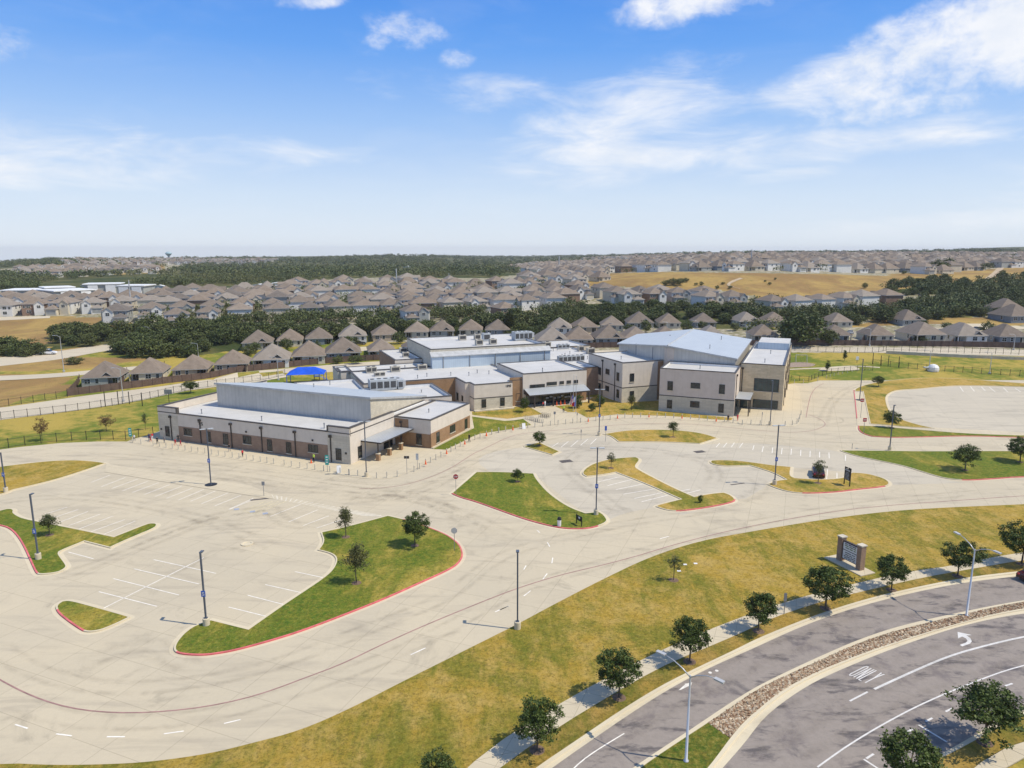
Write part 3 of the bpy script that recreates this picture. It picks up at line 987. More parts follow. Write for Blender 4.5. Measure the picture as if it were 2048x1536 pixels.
# footpath of separate slabs
for u_, l_px, z, nn in ((E_WALK_U, E_WALK_L, .13, 46), (S_WU, S_WL, .13, 16)):
    root = struct(put('sidewalk', None))
    a, b = smooth_line(u_, nn), smooth_line(l_px, nn)
    for i in range(nn - 1):
        p, q, r_, s_ = a[i], a[i + 1], b[i + 1], b[i]
        f = .006
        pts = [p.lerp(q, f), q.lerp(p, f), r_.lerp(s_, f), s_.lerp(r_, f)]
        MB().prism([(v.x, v.y) for v in pts], .02, z + random.uniform(-.004, .004)).build('slab', WALK, root)
# street kerbs: raised back, gutter in front


def kerb_band(back, front, parent, n=70, share=.42):
    a, b = smooth_line(back, n), smooth_line(front, n)
    mb = MB()
    prof = [(0, .02), (0, .135), (share, .135), (share + .04, .03), (1, .012)]
    for i in range(n - 1):
        for (f0, z0), (f1, z1) in zip(prof, prof[1:]):
            p0, p1 = a[i].lerp(b[i], f0), a[i + 1].lerp(b[i + 1], f0)
            q0, q1_ = a[i].lerp(b[i], f1), a[i + 1].lerp(b[i + 1], f1)
            mb.face([(q0.x, q0.y, z1), (q1_.x, q1_.y, z1), (p1.x, p1.y, z0), (p0.x, p0.y, z0)])
    return mb.build('kerb', KERB, parent)


road = struct(band('road', E_KERB_B, M_U, .004, ASPHALT))
road2 = struct(band('road', M_L, S_KF, .004, ASPHALT))
kerb_band(E_KERB_B, E_KERB_F, road)
kerb_band(S_KF, S_KB, road2)
median = struct(band('median', M_UI, M_LI, .06, plain('median_soil', (.25, .19, .13), .2, 3, .95)))
kerb_band(M_UI, M_U, median, share=.35)
kerb_band(M_LI, M_L, median, share=.30)
mg = MB().poly([(p.x, p.y, .10) for p in W([(1110, 1700), (1200, 1600)] + r10([(1080, 1530), (1300, 1378), (1570, 1198), (1740, 1318), (1590, 1530)]) + [(1360, 1600), (1310, 1700)])]).build('lawn', GRASS_LUSH, median)


def median_rocks():
    base = []
    for k in range(6):
        bm = bmesh.new()
        bmesh.ops.create_icosphere(bm, subdivisions=1, radius=1)
        for v in bm.verts:
            v.co *= random.uniform(.7, 1.15)
        base.append(([v.co.copy() for v in bm.verts], [tuple(v.index for v in f.verts) for f in bm.faces]))
        bm.free()
    u, l = smooth_line(M_UI, 160), smooth_line(M_LI, 160)
    grass_edge = [G(x, y) for x, y in r10([(1570, 1198), (1740, 1318)])]
    V, F, MI = [], [], []
    for i in range(159):
        a, b, c, d = u[i], u[i + 1], l[i + 1], l[i]
        area = (b - a).length * (d - a).length
        for _ in range(int(area * 44) + 1):
            s, t = random.random(), random.uniform(.02, .98)
            p = a.lerp(b, s).lerp(d.lerp(c, s), t)
            e = grass_edge[1] - grass_edge[0]
            if e.x * (p.y - grass_edge[0].y) - e.y * (p.x - grass_edge[0].x) < 0:
                continue
            vs, fs = random.choice(base)
            r_ = random.uniform(.06, .14)
            rot = Matrix.Rotation(random.uniform(0, 6.28), 3, 'Z')
            o = len(V)
            for v in vs:
                w = rot @ Vector((v.x * r_ * 1.25, v.y * r_, v.z * r_ * .7))
                V.append((p.x + w.x, p.y + w.y, .09 + w.z + random.uniform(0, .012)))
            F += [tuple(o + k for k in f) for f in fs]
            MI += [random.choice((0, 0, 1, 1, 2))] * len(fs)
    me = bpy.data.meshes.new('river_rock')
    me.from_pydata(V, [], F)
    for nm, c in (('tan_rock', (.37, .275, .175)), ('rust_rock', (.25, .15, .085)), ('pale_rock', (.50, .41, .29))):
        me.materials.append(plain(nm, c, .3, 4, .9))
    me.polygons.foreach_set('material_index', MI)
    o = put('river_rock', me, median)
    o['kind'] = 'stuff'


median_rocks()

# ---- paint
def stripe(name, a, b, w, mat, parent, z=.012):
    return ribbon(MB(), [G(*a), G(*b)], w, z).build(name, mat, parent)


def pairs(lst, crop):
    return [crop([a, b]) for a, b in lst]


for a, b in pairs([((745, 430), (900, 370)), ((830, 465), (1025, 390)), ((915, 480), (1130, 402)), ((1000, 500), (1215, 418)), ((1085, 512), (1300, 432)), ((1180, 530), (1390, 448)), ((1270, 545), (1490, 460)), ((1365, 560), (1580, 475)), ((1460, 575), (1670, 487)), ((1560, 585), (1765, 500)),
                   ((1650, 605), (1870, 515)), ((1760, 622), (1975, 535)), ((1875, 650), (2075, 560)),
                   ((370, 690), (550, 632)), ((450, 715), (640, 652)), ((490, 755), (720, 668)), ((560, 785), (820, 690)), ((650, 810), (925, 705)), ((740, 835), (1020, 735)), ((850, 855), (1110, 745))], r6):
    stripe('stall_line', a, b, .11, PAINT_FADED, pavement)
for a, b in pairs([((560, 1000), (765, 1055)), ((1258, 1062), (1770, 1175)), ((1100, 1138), (1630, 1262)), ((930, 1218), (1465, 1352)), ((810, 1325), (1285, 1445)), ((850, 1460), (1670, 1045))], r6) \
        + pairs([((575, 997), (810, 1047)), ((330, 1103), (630, 1170)), ((185, 1190), (490, 1268)), ((30, 1287), (345, 1365))], r7):
    stripe('stall_line', a, b, .11, PAINT_FADED, pavement)
for a, b in pairs([((40, 487), (225, 410)), ((370, 545), (620, 445)), ((520, 590), (760, 490)), ((640, 620), (850, 540)), ((750, 640), (960, 570))], r7):
    stripe('stall_line', a, b, .11, PAINT_FADED, pavement)
for a, b in pairs([((145, 503), (330, 420)), ((160, 505), (250, 525)), ((250, 525), (500, 420)), ((200, 500), (390, 420)), ((240, 505), (440, 420))], r7):
    stripe('stall_line', a, b, .12, PAINT_YEL, pavement)
for x, y in r7([(95, 485), (330, 520), (225, 505)]):
    p = G(x, y)
    MB().box((p.x, p.y, .013), (.7, .7, .002), ax=(.93, .37)).build('accessible_mark', PAINT_BLUE, pavement)
for a, b in pairs([((800, 590), (980, 548)), ((880, 620), (1090, 567)), ((950, 652), (1180, 605)), ((1010, 690), (1275, 645)), ((1100, 725), (1325, 678)), ((1160, 752), (1380, 697)), ((1440, 672), (1560, 648)), ((1500, 690), (1640, 655)), ((480, 268), (430, 300)), ((560, 258), (500, 305)), ((640, 250), (580, 300)),
                   ((720, 240), (660, 290)), ((790, 235), (740, 282)), ((1800, 270), (1770, 305)), ((1860, 268), (1830, 305)), ((1920, 268), (1895, 305)), ((1990, 270), (1960, 308))], r4):
    stripe('stall_line', a, b, .12, PAINT_FADED, pavement)
for a, b in pairs([((30, 265), (20, 300)), ((100, 272), (90, 315)), ((170, 280), (165, 322)), ((240, 285), (235, 330)), ((310, 290), (306, 335)), ((380, 300), (378, 342)), ((450, 305), (448, 350)), ((520, 312), (520, 355)), ((590, 318), (592, 362)), ((715, 338), (712, 380)), ((580, 445), (572, 520)), ((650, 470), (650, 522))], r5):
    stripe('stall_line', a, b, .12, PAINT_FADED, pavement)
for a, b in pairs([((1405, 670), (1440, 720)), ((1510, 668), (1550, 716)), ((1620, 672), (1660, 712)), ((1700, 675), (1760, 722)), ((1840, 680), (1885, 722)), ((1960, 685), (2015, 722))], q5):
    stripe('stall_line', a, b, .15, PAINT_FADED, pavement)
for a, b in pairs([((115, 1207), (210, 1237)), ((425, 1278), (543, 1293)), ((808, 1300), (945, 1300)), ((1240, 1278), (1390, 1257)), ((1695, 1200), (1820, 1170))], r8) + pairs([((1215, 680), (1328, 628)), ((1855, 355), (1960, 310))], r9) \
        + pairs([((180, 235), (232, 195)), ((0, 340), (65, 310)), ((325, 107), (357, 65)), ((180, 35), (197, 5))], r10) + pairs([((425, 1255), (432, 1210)), ((388, 1085), (408, 1120)), ((305, 985), (325, 1005)), ((1310, 1055), (1385, 1035))], r4):
    stripe('lane_dash', a, b, .13, PAINT_FADED, pavement)
# zebra bars between the footpath and the big island
zu, zl = W(r7([(380, 365), (1330, 545)])), W(r7([(400, 400), (1110, 535)]))
for k in range(22):
    f = k / 21
    ribbon(MB(), [zu[0].lerp(zu[1], f), zl[0].lerp(zl[1], f)], .22, .014).build('crossing_bar', PAINT_WORN, pavement)
# pale raised footpath west of the crossing
struct(sheet('footpath', W(r6([(870, 277), (1400, 360), (2048, 455)]) + r7([(380, 365), (400, 402), (360, 398)]) + r6([(2048, 537), (1400, 435), (860, 345)])), .04, WALK))
struct(sheet('crossing', W(r7([(380, 365), (900, 465), (1330, 545), (1110, 540), (750, 470), (400, 402)])), .008, WALK))
# fire-lane lines
for nm, px in (('fire_lane_line', r8([(-300, 700), (0, 870), (200, 975), (400, 1050), (600, 1095), (800, 1115), (1000, 1120), (1200, 1112), (1500, 1083), (1800, 1025), (2043, 955)]) + r9([(400, 860), (700, 750), (1000, 600), (1440, 405)]) + r4([(300, 1395), (1000, 1235), (1500, 1080), (2048, 950)]) + r5([(600, 760), (1000, 715), (1500, 680), (2048, 640), (3000, 590)])),
               ('fire_lane_line', r7([(1100, 318), (1430, 305), (1800, 185), (2048, 20)]) + q3([(0, 1340), (300, 1190), (500, 1152), (900, 1120), (1300, 1080), (1700, 1062), (2048, 1062)]) + q4([(600, 1070), (1200, 1130), (1500, 1155), (1750, 1140), (1880, 1095), (1905, 1060), (1840, 1010), (1730, 970)])),
               ('fire_lane_line', q4([(1700, 1000), (1720, 880), (1750, 760), (1800, 690), (1880, 650)]))):
    ribbon(MB(), smooth_line(px, 120), .14, .016).build(nm, PAINT_REDLINE, pavement)
# street paint
for px, w in ((r11([(910, 940), (1100, 852), (1300, 762), (1500, 680), (1750, 610), (2043, 540)]) + [(2600, 1165)], .22), (r11([(480, 1530), (700, 1370), (1000, 1190), (1300, 1035), (1700, 870), (2043, 750)]) + [(2600, 1200)], .13)):
    ribbon(MB(), smooth_line(px, 40), w, .012).build('lane_line', PAINT, road2)
ribbon(MB(), smooth_line([(1090, 1600)] + r10([(560, 1530), (700, 1420), (940, 1275)]), 12), .10, .012).build('lane_line', PAINT_FADED, road)
for a, b in pairs([((725, 1030), (860, 960)), ((850, 1465), (905, 1430)), ((1150, 1270), (1200, 1242)), ((1298, 1185), (1350, 1158)), ((1450, 1110), (1500, 1085)), ((1900, 915), (1955, 897)), ((1245, 1210), (1460, 1340)), ((830, 1470), (960, 1555))], r11):
    stripe('lane_dash', a, b, .16, PAINT, road2)
# ONLY, tall road lettering
_o, _a, _b = (G(*v) for v in r11([(715, 832), (852, 897), (850, 764)]))
LET = {'O': [[(0, .12), (0, .88), (.3, 1), (.7, 1), (1, .88), (1, .12), (.7, 0), (.3, 0), (0, .12)]], 'N': [[(0, 0), (0, 1)], [(0, 1), (1, 0)], [(1, 0), (1, 1)]], 'L': [[(0, 1), (0, 0), (1, 0)]], 'Y': [[(0, 1), (.5, .5)], [(1, 1), (.5, .5)], [(.5, .5), (.5, 0)]]}
for k, ch in enumerate('ONLY'):
    mb = MB()
    for st in LET[ch]:
        ln = []
        for u, v in st:
            uu = (k + u * .58) / 3.58
            ln.append(_o + (_a - _o) * uu + (_b - _o) * v)
        for p, q in zip(ln, ln[1:]):
            ribbon(mb, [p, q], .095, .013 + .0003 * len(mb.f))
    mb.build('road_letter', PAINT, road2)
ar = W(sheet_crop(1660, 1230, 3.97)([(1013, 135), (1127, 160), (1083, 163), (1115, 185), (1126, 210), (1112, 228), (1050, 250), (1030, 238), (1078, 220), (1092, 207), (1080, 187), (1050, 172), (1017, 187)]))
MB().poly([(p.x, p.y, .013) for p in ar]).build('turn_arrow', PAINT, road2)
ar = W(r10([(1350, 948), (1400, 905), (1395, 900), (1455, 888), (1440, 925), (1425, 918), (1370, 945)]))
MB().poly([(p.x, p.y, .013) for p in ar]).build('lane_arrow', PAINT_FADED, road)
for x, y in r10([(1590, 815), (1640, 800)]):
    p = G(x, y)
    MB().lathe((p.x, p.y, .013), [(.16, 0), (.16, .002)], 10).build('bicycle_mark', PAINT_FADED, road)
# drain covers, valve lids, planting ring
for nm, x, y, w, d in (('storm_drain', 1132, 922.5, 2.2, 1.5), ('storm_drain', 1399, 903.5, 2.0, 1.3), ('storm_drain', 519, 998.5, 2.6, .5), ('storm_drain', 1475, 968, 2.6, .35)):
    p = G(x, y)
    MB().box((p.x, p.y, .005), (w, d, .012), ax=(math.cos(R(20)), math.sin(R(20)))).build(nm, IRON, pavement)
p = G(494, 1088)
MB().lathe((p.x, p.y, .0), [(.75, .0), (.75, .10), (.55, .10), (.5, .02)], 20).build('manhole_ring', KERB, pavement)
for x, y in ((1370, 1131), (1391, 1129), (1358, 1144)):
    p = G(x, y)
    tag(MB().box((p.x, p.y, .10), (.42, .32, .05)).build('valve_box', WHITE), 'pale utility valve lid in the yellow lawn beside the bare sapling', 'utility lid', 'valve lids in the lawn')


def track_fn(T, pos, b):
    at_ = T.node('ShaderNodeAttribute', attribute_name='wear')
    n = T.noise(pos, .5, 7, .7, .6)
    b.inputs['Alpha'].default_value = 1
    al = T.math('MULTIPLY', at_.outputs['Fac'], T.math('MULTIPLY', T.ramp(n, .34, .72), .20))
    T.l.new(al, b.inputs['Alpha'])
    return (.19, .16, .125)


TRACK = material('tyre_wear', track_fn, .9, .1)
_tz = [.0165]


def tyre_track(px, w=.9, gauge=1.7, n=70, parent=pavement):
    c = smooth_line(px, n)
    for s in (-1, 1):
        V, F, A = [], [], []
        _tz[0] += .0006
        for i in range(n):
            d = (c[min(i + 1, n - 1)] - c[max(i - 1, 0)]).normalized()
            nr = Vector((-d.y, d.x, 0))
            for f, a_ in ((-.5, 0.0), (0, 1.0), (.5, 0.0)):
                p = c[i] + nr * (s * gauge / 2 + f * w)
                V.append((p.x, p.y, _tz[0]))
                A.append(a_ * min(1, i / 6, (n - 1 - i) / 6))
        for i in range(n - 1):
            for k in range(2):
                F.append((i * 3 + k, i * 3 + k + 1, i * 3 + k + 4, i * 3 + k + 3))
        me = bpy.data.meshes.new('tyre_mark')
        me.from_pydata(V, [], F)
        at = me.attributes.new('wear', 'FLOAT', 'POINT')
        at.data.foreach_set('value', A)
        me.materials.append(TRACK)
        put('tyre_mark', me, parent)


tyre_track(r8([(-200, 560), (0, 640), (200, 780), (500, 880), (800, 930), (1200, 925), (1600, 870), (2043, 770)]) + r9([(500, 640), (1000, 440), (1500, 250)]) + r4([(0, 1180), (500, 1050), (1000, 930), (1500, 860), (2048, 780)]))
tyre_track(r8([(0, 960), (300, 1120), (700, 1190), (1200, 1190), (1700, 1120)]) + r9([(0, 1060), (500, 900), (1000, 720), (1500, 480)]) + r4([(100, 1480), (600, 1330), (1100, 1180), (1600, 1040), (2048, 930)]) + r5([(700, 720), (1400, 640), (2048, 590)]), .8)
tyre_track(r6([(-200, 640), (100, 570), (600, 540), (1100, 600), (1600, 700), (2000, 860), (2300, 980)]), 1.3)
tyre_track(r6([(200, 1200), (480, 1210), (900, 1060), (1300, 900), (1700, 740), (2048, 700), (2400, 640)]), 1.4)
tyre_track(r6([(1000, 960), (1400, 820), (1800, 690), (2200, 640)]) + r7([(500, 620), (800, 620)]), 1.6)
tyre_track([(-50, 915), (200, 905), (400, 930), (600, 955), (760, 978), (850, 966), (950, 920), (1050, 885), (1200, 858), (1400, 862), (1600, 880), (1850, 890), (2048, 889)], 1.0)
tyre_track([(100, 925), (400, 945), (650, 985), (850, 1000), (960, 1040), (1060, 1090)], 1.6)
tyre_track(r7([(1000, 330), (1400, 360), (1700, 420), (1950, 560), (2100, 720)]), 2.2, 1.9)
tyre_track(r7([(900, 430), (1300, 400), (1650, 330), (2048, 120)]), 1.8)
tyre_track(r4([(300, 420), (600, 330), (900, 310), (1300, 330), (1650, 400), (1800, 520), (1700, 640)]), 1.8)
tyre_track(r4([(1000, 860), (900, 760), (620, 560), (520, 450), (640, 350)]), 1.6)
tyre_track(r4([(1500, 850), (1900, 780), (2200, 640), (2048, 540)]), 1.6)
tyre_track([(1640, 860), (1660, 800), (1720, 765), (1850, 752), (2048, 764)], 1.4)
tyre_track(r8([(600, 760), (900, 640), (1150, 600), (1280, 700), (1500, 780)]), 1.6)
tyre_track(r11([(-200, 1450), (200, 1180), (600, 960), (1000, 800), (1500, 640), (2043, 500)]), 1.4, 1.8, parent=road2)
tyre_track(r11([(100, 1540), (500, 1290), (900, 1060), (1400, 850), (2043, 640)]), 1.2, 1.8, parent=road2)
tyre_track(r10([(500, 1560), (900, 1260), (1300, 1020), (1700, 840)]) + r11([(0, 700), (400, 560), (900, 400), (1400, 280), (2043, 150)]), 1.3, 1.8, parent=road)


# ------------------------------------------------------------------ the school
def frame(deg):
    a = R(deg)
    return Vector((math.cos(a), math.sin(a))), Vector((-math.sin(a), math.cos(a)))


SF, MF = frame(-23), frame(22)          # the two building grids


def L2W(fr, u, v):
    p = fr[0] * u + fr[1] * v
    return (p.x, p.y)


def rect(fr, u0, u1, v0, v1):
    return [L2W(fr, u0, v0), L2W(fr, u1, v0), L2W(fr, u1, v1), L2W(fr, u0, v1)]


school = thing('school_building', 'low pale school with white flat roofs, brown brick bands and a tall gym', 'school')


def wing(name, poly, h, wall, roof_z=None, cap=True, t=.32):
    """walls with parapet, recessed membrane roof and dark coping"""
    w = MB()
    P = [Vector((p[0], p[1], 0)) for p in poly]
    inn = offset(P, t)
    n = len(P)
    rz = h - .55 if roof_z is None else roof_z
    ccw = sum(P[k].x * P[(k + 1) % n].y - P[(k + 1) % n].x * P[k].y for k in range(n)) > 0
    for i in range(n):
        j = (i + 1) % n
        a, b, c, d = P[i], P[j], inn[j], inn[i]
        f1 = [(a.x, a.y, -.05), (b.x, b.y, -.05), (b.x, b.y, h), (a.x, a.y, h)]
        f2 = [(d.x, d.y, h), (c.x, c.y, h), (c.x, c.y, rz), (d.x, d.y, rz)]
        w.face(f1 if ccw else f1[::-1], 0)
        w.face(f2 if ccw else f2[::-1], 1)
    wo = w.build(name, [wall, WHITE], school)
    MB().poly([(p.x, p.y, rz) for p in inn]).build('roof', MEMBRANE, wo)
    if cap:
        out = offset(P, -.06)
        i2 = offset(P, t + .03)
        c_ = MB()
        for i in range(n):
            j = (i + 1) % n
            a, b, c, d = out[i], out[j], i2[j], i2[i]
            for q in ([(a.x, a.y, h - .12), (b.x, b.y, h - .12), (b.x, b.y, h + .05), (a.x, a.y, h + .05)],
                      [(a.x, a.y, h + .05), (b.x, b.y, h + .05), (c.x, c.y, h + .05), (d.x, d.y, h + .05)],
                      [(d.x, d.y, h + .05), (c.x, c.y, h + .05), (c.x, c.y, h - .05), (d.x, d.y, h - .05)]):
                c_.face(q if ccw else q[::-1])
        c_.build('parapet_cap', CAPDARK, wo)
    return wo


class Facade:
    """a vertical wall plane: grid frame, axis running along it, fixed coordinate, outward sign"""
    def __init__(s, fr, axis, k, sign):
        s.fr, s.axis, s.k, s.sg = fr, axis, k, sign

    def pt(s, t, out=0.0):
        o = s.k + s.sg * out
        return L2W(s.fr, t, o) if s.axis == 'u' else L2W(s.fr, o, t)

    def hit(s, px, py):
        rx, ry, rz = ray(px, py)
        nrm = s.fr[1] if s.axis == 'u' else s.fr[0]
        al = s.fr[0] if s.axis == 'u' else s.fr[1]
        t = s.k / (rx * nrm.x + ry * nrm.y)
        return (rx * t) * al.x + (ry * t) * al.y, CAM_H + rz * t

    def px_box(s, b):
        x0, y0, x1, y1 = b
        return (s.hit(x0, (y0 + y1) / 2)[0], s.hit(x1, (y0 + y1) / 2)[0], s.hit((x0 + x1) / 2, y1)[1], s.hit((x0 + x1) / 2, y0)[1])

    def slab(s, mb, t0, t1, z0, z1, out0, out1, m=0):
        a, b = s.pt(t0, out0), s.pt(t1, out0)
        c, d = s.pt(t1, out1), s.pt(t0, out1)
        mb.prism([a, b, c, d], z0, z1, m)
        lo = [(p[0], p[1], z0) for p in (a, b, c, d)]
        mb.poly(lo, m)
        return mb


def window(fc, parent, t0, t1, z0, z1, mullions=1, glass=GLASS, sill=True, transom=False):
    if t1 < t0:
        t0, t1 = t1, t0
    mb = MB()
    fc.slab(mb, t0, t1, z0, z1, -.06, .042, 1)
    w = .07
    fc.slab(mb, t0 - .02, t0 + w, z0, z1, -.05, .085, 0)
    fc.slab(mb, t1 - w, t1 + .02, z0, z1, -.05, .085, 0)
    fc.slab(mb, t0, t1, z1 - w, z1 + .03, -.05, .09, 0)
    fc.slab(mb, t0, t1, z0 - .02, z0 + w, -.05, .09, 0)
    for k in range(1, mullions + 1):
        t = t0 + (t1 - t0) * k / (mullions + 1)
        fc.slab(mb, t - .03, t + .03, z0, z1, -.04, .075, 0)
    if transom:
        zt = z0 + (z1 - z0) * .68
        fc.slab(mb, t0, t1, zt - .03, zt + .03, -.04, .072, 0)
    if sill:
        fc.slab(mb, t0 - .12, t1 + .12, z0 - .16, z0 - .02, -.02, .14, 2)
    return mb.build('window', [BRONZE, glass, LIMESTONE], parent)


def window_px(fc, parent, b, **kw):
    t0, t1, z0, z1 = fc.px_box(b)
    return window(fc, parent, t0, t1, max(z0, .25), z1, **kw)


def bx(crop, *b):
    (x0, y0), (x1, y1) = crop([(b[0], b[1]), (b[2], b[3])])
    return x0, y0, x1, y1


def downspout(fc, parent, t, ztop, head=True):
    mb = MB()
    fc.slab(mb, t - .09, t + .09, .1, ztop - .3, .02, .16)
    if head:
        fc.slab(mb, t - .26, t + .26, ztop - .42, ztop, .02, .34)
    return mb.build('downspout', BRONZE, parent)


# --- classroom wing nearest the camera (left)
A = [L2W(SF, *p) for p in ((-117.3, 98.2), (-72.1, 98.2), (-72.1, 112.5), (-72.1, 128.5), (-117.3, 128.5))]
wA = wing('classroom_wing', A, 5.5, STUCCO, roof_z=4.95)
fA = Facade(SF, 'u', 98.2, -1)
fAr = Facade(SF, 'v', -72.1, 1)
fAl = Facade(SF, 'v', -117.3, -1)
for u0, u1, v1 in ((-117.32, -112.2, 128.4), (-76.7, -72.08, 112.4)):
    p = rect(SF, u0, u1, 98.18, v1)
    t_ = MB().prism(rect(SF, u0, u0 + .42, 98.18, v1) if u0 < -100 else rect(SF, u1 - .42, u1, 98.18, v1), 5.0, 6.4, 0)
    t_.prism(rect(SF, u0, u1, 98.17, 98.6), 5.0, 6.41, 0)
    t_.build('raised_parapet', STUCCO, wA)
    c_ = MB().prism(rect(SF, u0 - .08, u1 + .08, 98.1, 98.68), 6.42, 6.58)
    c_.prism(rect(SF, u0 - .08, u0 + .48, 98.68, v1) if u0 < -100 else rect(SF, u1 - .48, u1 + .08, 98.68, v1), 6.42, 6.58)
    c_.prism(rect(SF, u1 - .2, u1 + .08, 98.08, 98.66) if u0 < -100 else rect(SF, u0 - .08, u0 + .2, 98.08, 98.66), 5.5, 6.57)
    c_.build('parapet_cap', CAPDARK, wA)
mb = MB()
fA.slab(mb, -112.1, -76.8, 0, 3.0, -.1, .03)
mb.build('brick_band', BRICK_D, wA)
mb = MB()
fA.slab(mb, -117.35, -112.15, 0, 6.3, -.1, .02)
mb.build('corner_panel', LIMESTONE, wA)
mb = MB()
fA.slab(mb, -76.75, -72.05, 0, 6.3, -.1, .02)
mb.build('corner_panel', LIMESTONE, wA)
for b, mu in (((160, 680, 202, 780), 1), ((350, 702, 428, 772), 2), ((590, 735, 625, 840), 1), ((752, 757, 803, 866), 1), ((955, 780, 1038, 858), 2), ((1203, 815, 1252, 930), 1), ((1397, 843, 1448, 955), 1), ((1622, 870, 1720, 945), 2), ((1905, 908, 1960, 1025), 1)):
    window_px(fA, wA, bx(q1, *b), mullions=mu, transom=mu == 1)
for x in (235, 530, 842, 1150, 1490, 1852):
    t = fA.hit(*q1([(x, 860)])[0])[0]
    downspout(fA, wA, t, 4.9)
window_px(fAr, wA, bx(q2, 388, 1290, 428, 1412), mullions=0, transom=True)
# wall lights and small plates
for x, y in ((985, 735), (1665, 822), (118, 705), (2008, 955)):
    t, z = fA.hit(*q1([(x, y)])[0])
    mb = MB()
    fA.slab(mb, t - .16, t + .16, z - .16, z + .16, 0, .12)
    mb.build('wall_light', BRONZE, wA)
for k, t in enumerate((-107.0, -106.2)):      # two dark wall letters
    mb = MB()
    for z0, z1, a, b in (((4.2, 4.3, 0, .42), (3.75, 4.2, .30, .42)) if k == 0 else ((4.2, 4.3, 0, .45), (3.95, 4.05, 0, .45), (3.7, 3.8, 0, .45), (4.05, 4.2, 0, .1), (3.8, 3.95, .35, .45))):
        fA.slab(mb, t + a, t + b, z0, z1, 0, .06)
    mb.build('wall_letter', BRONZE, wA)
# tall shed-roofed hall rising out of that wing
wC = MB()
c0, c1, f0, f1 = -112.0, -74.5, 108.3, 128.3
zf, zb = 9.6, 6.15
pf = [L2W(SF, c0, f0), L2W(SF, c1, f0), L2W(SF, c1, f1), L2W(SF, c0, f1)]
wC.face([(*pf[0], 4.9), (*pf[1], 4.9), (*pf[1], zf), (*pf[0], zf)])
wC.face([(*pf[1], 4.9), (*pf[2], 4.9), (*pf[2], zb), (*pf[1], zf)], 1)
wC.face([(*pf[2], 4.9), (*pf[3], 4.9), (*pf[3], zb), (*pf[2], zb)])
wC.face([(*pf[3], 4.9), (*pf[0], 4.9), (*pf[0], zf), (*pf[3], zb)], 1)
hall = wC.build('hall', [METAL_SIDING, LIMESTONE], school)
rf = MB()
o_ = [L2W(SF, c0 - .3, f0 - .35), L2W(SF, c1 + .3, f0 - .35), L2W(SF, c1 + .3, f1 + .3), L2W(SF, c0 - .3, f1 + .3)]
zs = [zf + .10, zf + .10, zb + .06, zb + .06]
rf.face([(*o_[i], zs[i] + .16) for i in range(4)])
for i in range(4):
    j = (i + 1) % 4
    rf.face([(*o_[i], zs[i] - .22), (*o_[j], zs[j] - .22), (*o_[j], zs[j] + .16), (*o_[i], zs[i] + .16)], 1)
rf.build('roof', [METAL_ROOF, LTGREY], hall)
# brick office block with canopy on the corner
wB = wing('office_block', rect(SF, -74.4, -64.2, 112.5, 128.8), 5.52, STUCCO, roof_z=5.25)
fB, fBr = Facade(SF, 'u', 112.5, -1), Facade(SF, 'v', -64.2, 1)
mb = MB()
fB.slab(mb, -72.0, -64.15, 0, 2.7, -.1, .03)
fB.slab(mb, -72.0, -69.0, 2.7, 5.2, -.1, .028)
fBr.slab(mb, 112.45, 128.85, 0, 2.9, -.1, .03)
mb.build('brick_band', BRICK, wB)
mb = MB()
fBr.slab(mb, 112.45, 128.9, 0, .25, 0, .5)
mb.build('plinth', WALK, wB)
window_px(fB, wB, bx(q2, 988, 1168, 1042, 1275), mullions=0, transom=True)
for b, mu in (((1190, 1148, 1222, 1252), 0), ((1328, 1075, 1382, 1148), 1), ((1480, 1012, 1507, 1112), 0)):
    window_px(fBr, wB, bx(q2, *b), mullions=mu)
t = fB.hit(*q2([(832, 1060)])[0])[0]
downspout(fB, wB, t, 4.8)
cn = MB()
cn.prism(rect(SF, -72.05, -67.9, 101.4, 112.4), 3.3, 3.55, 0, 1)
can = cn.build('canopy', [BRONZE, METAL_ROOF2], school)
for v in (102.1, 105.7, 109.6):
    mb = MB().box((*L2W(SF, -69.0, v), 1.2), (.16, .16, 2.1), ax=SF[0])
    mb.build('post', BRONZE, can)
    mb = MB().box((*L2W(SF, -69.0, v), 0), (.62, .62, 1.25), 0, ax=SF[0])
    mb.box((*L2W(SF, -69.0, v), 1.25), (.74, .74, .1), 1, ax=SF[0])
    mb.build('brick_pier', [BRICK, LIMESTONE], can)
mb = MB()
Facade(SF, 'v', -72.1, 1).slab(mb, 108.6, 111.6, 0, 2.6, 0, .05)
mb.build('entrance_door', GLASS, can)

# --- low middle part
wD = wing('link_wing', [L2W(MF, *p) for p in ((16, 143), (43.7, 142.5), (43.7, 158), (28, 158), (28, 171), (14, 171))], 6.1, STUCCO, roof_z=5.4)
fD, fDr = Facade(MF, 'u', 142.5, -1), Facade(MF, 'v', 43.7, 1)
wE = wing('middle_wing', [L2W(MF, *p) for p in ((28.5, 162.1), (50.7, 162.1), (50.7, 154.6), (51.8, 154.6), (51.8, 151.4), (61.3, 151.4), (61.3, 153.4), (66, 153.4), (66, 179.5), (29, 179.5), (29, 190.5), (25.6, 190.5), (25.6, 181.5), (28.5, 181.5))], 6.3, STUCCO, roof_z=6.02)
fE, fEl = Facade(MF, 'u', 151.4, -1), Facade(MF, 'v', 51.8, -1)
fEb = Facade(MF, 'u', 162.1, -1)
mb = MB()
fEb.slab(mb, 30, 50.65, 0, 6.1, -.1, .03)
mb.build('brick_band', BRICK, wE)
mb = MB()
Facade(MF, 'u', 153.4, -1).slab(mb, 61.4, 65.8, 0, 6.9, -.1, .05)
mb.build('brick_band', BRICK, wE)
mb = MB()
fE.slab(mb, 51.75, 61.35, 2.9, 3.1, -.05, .05)
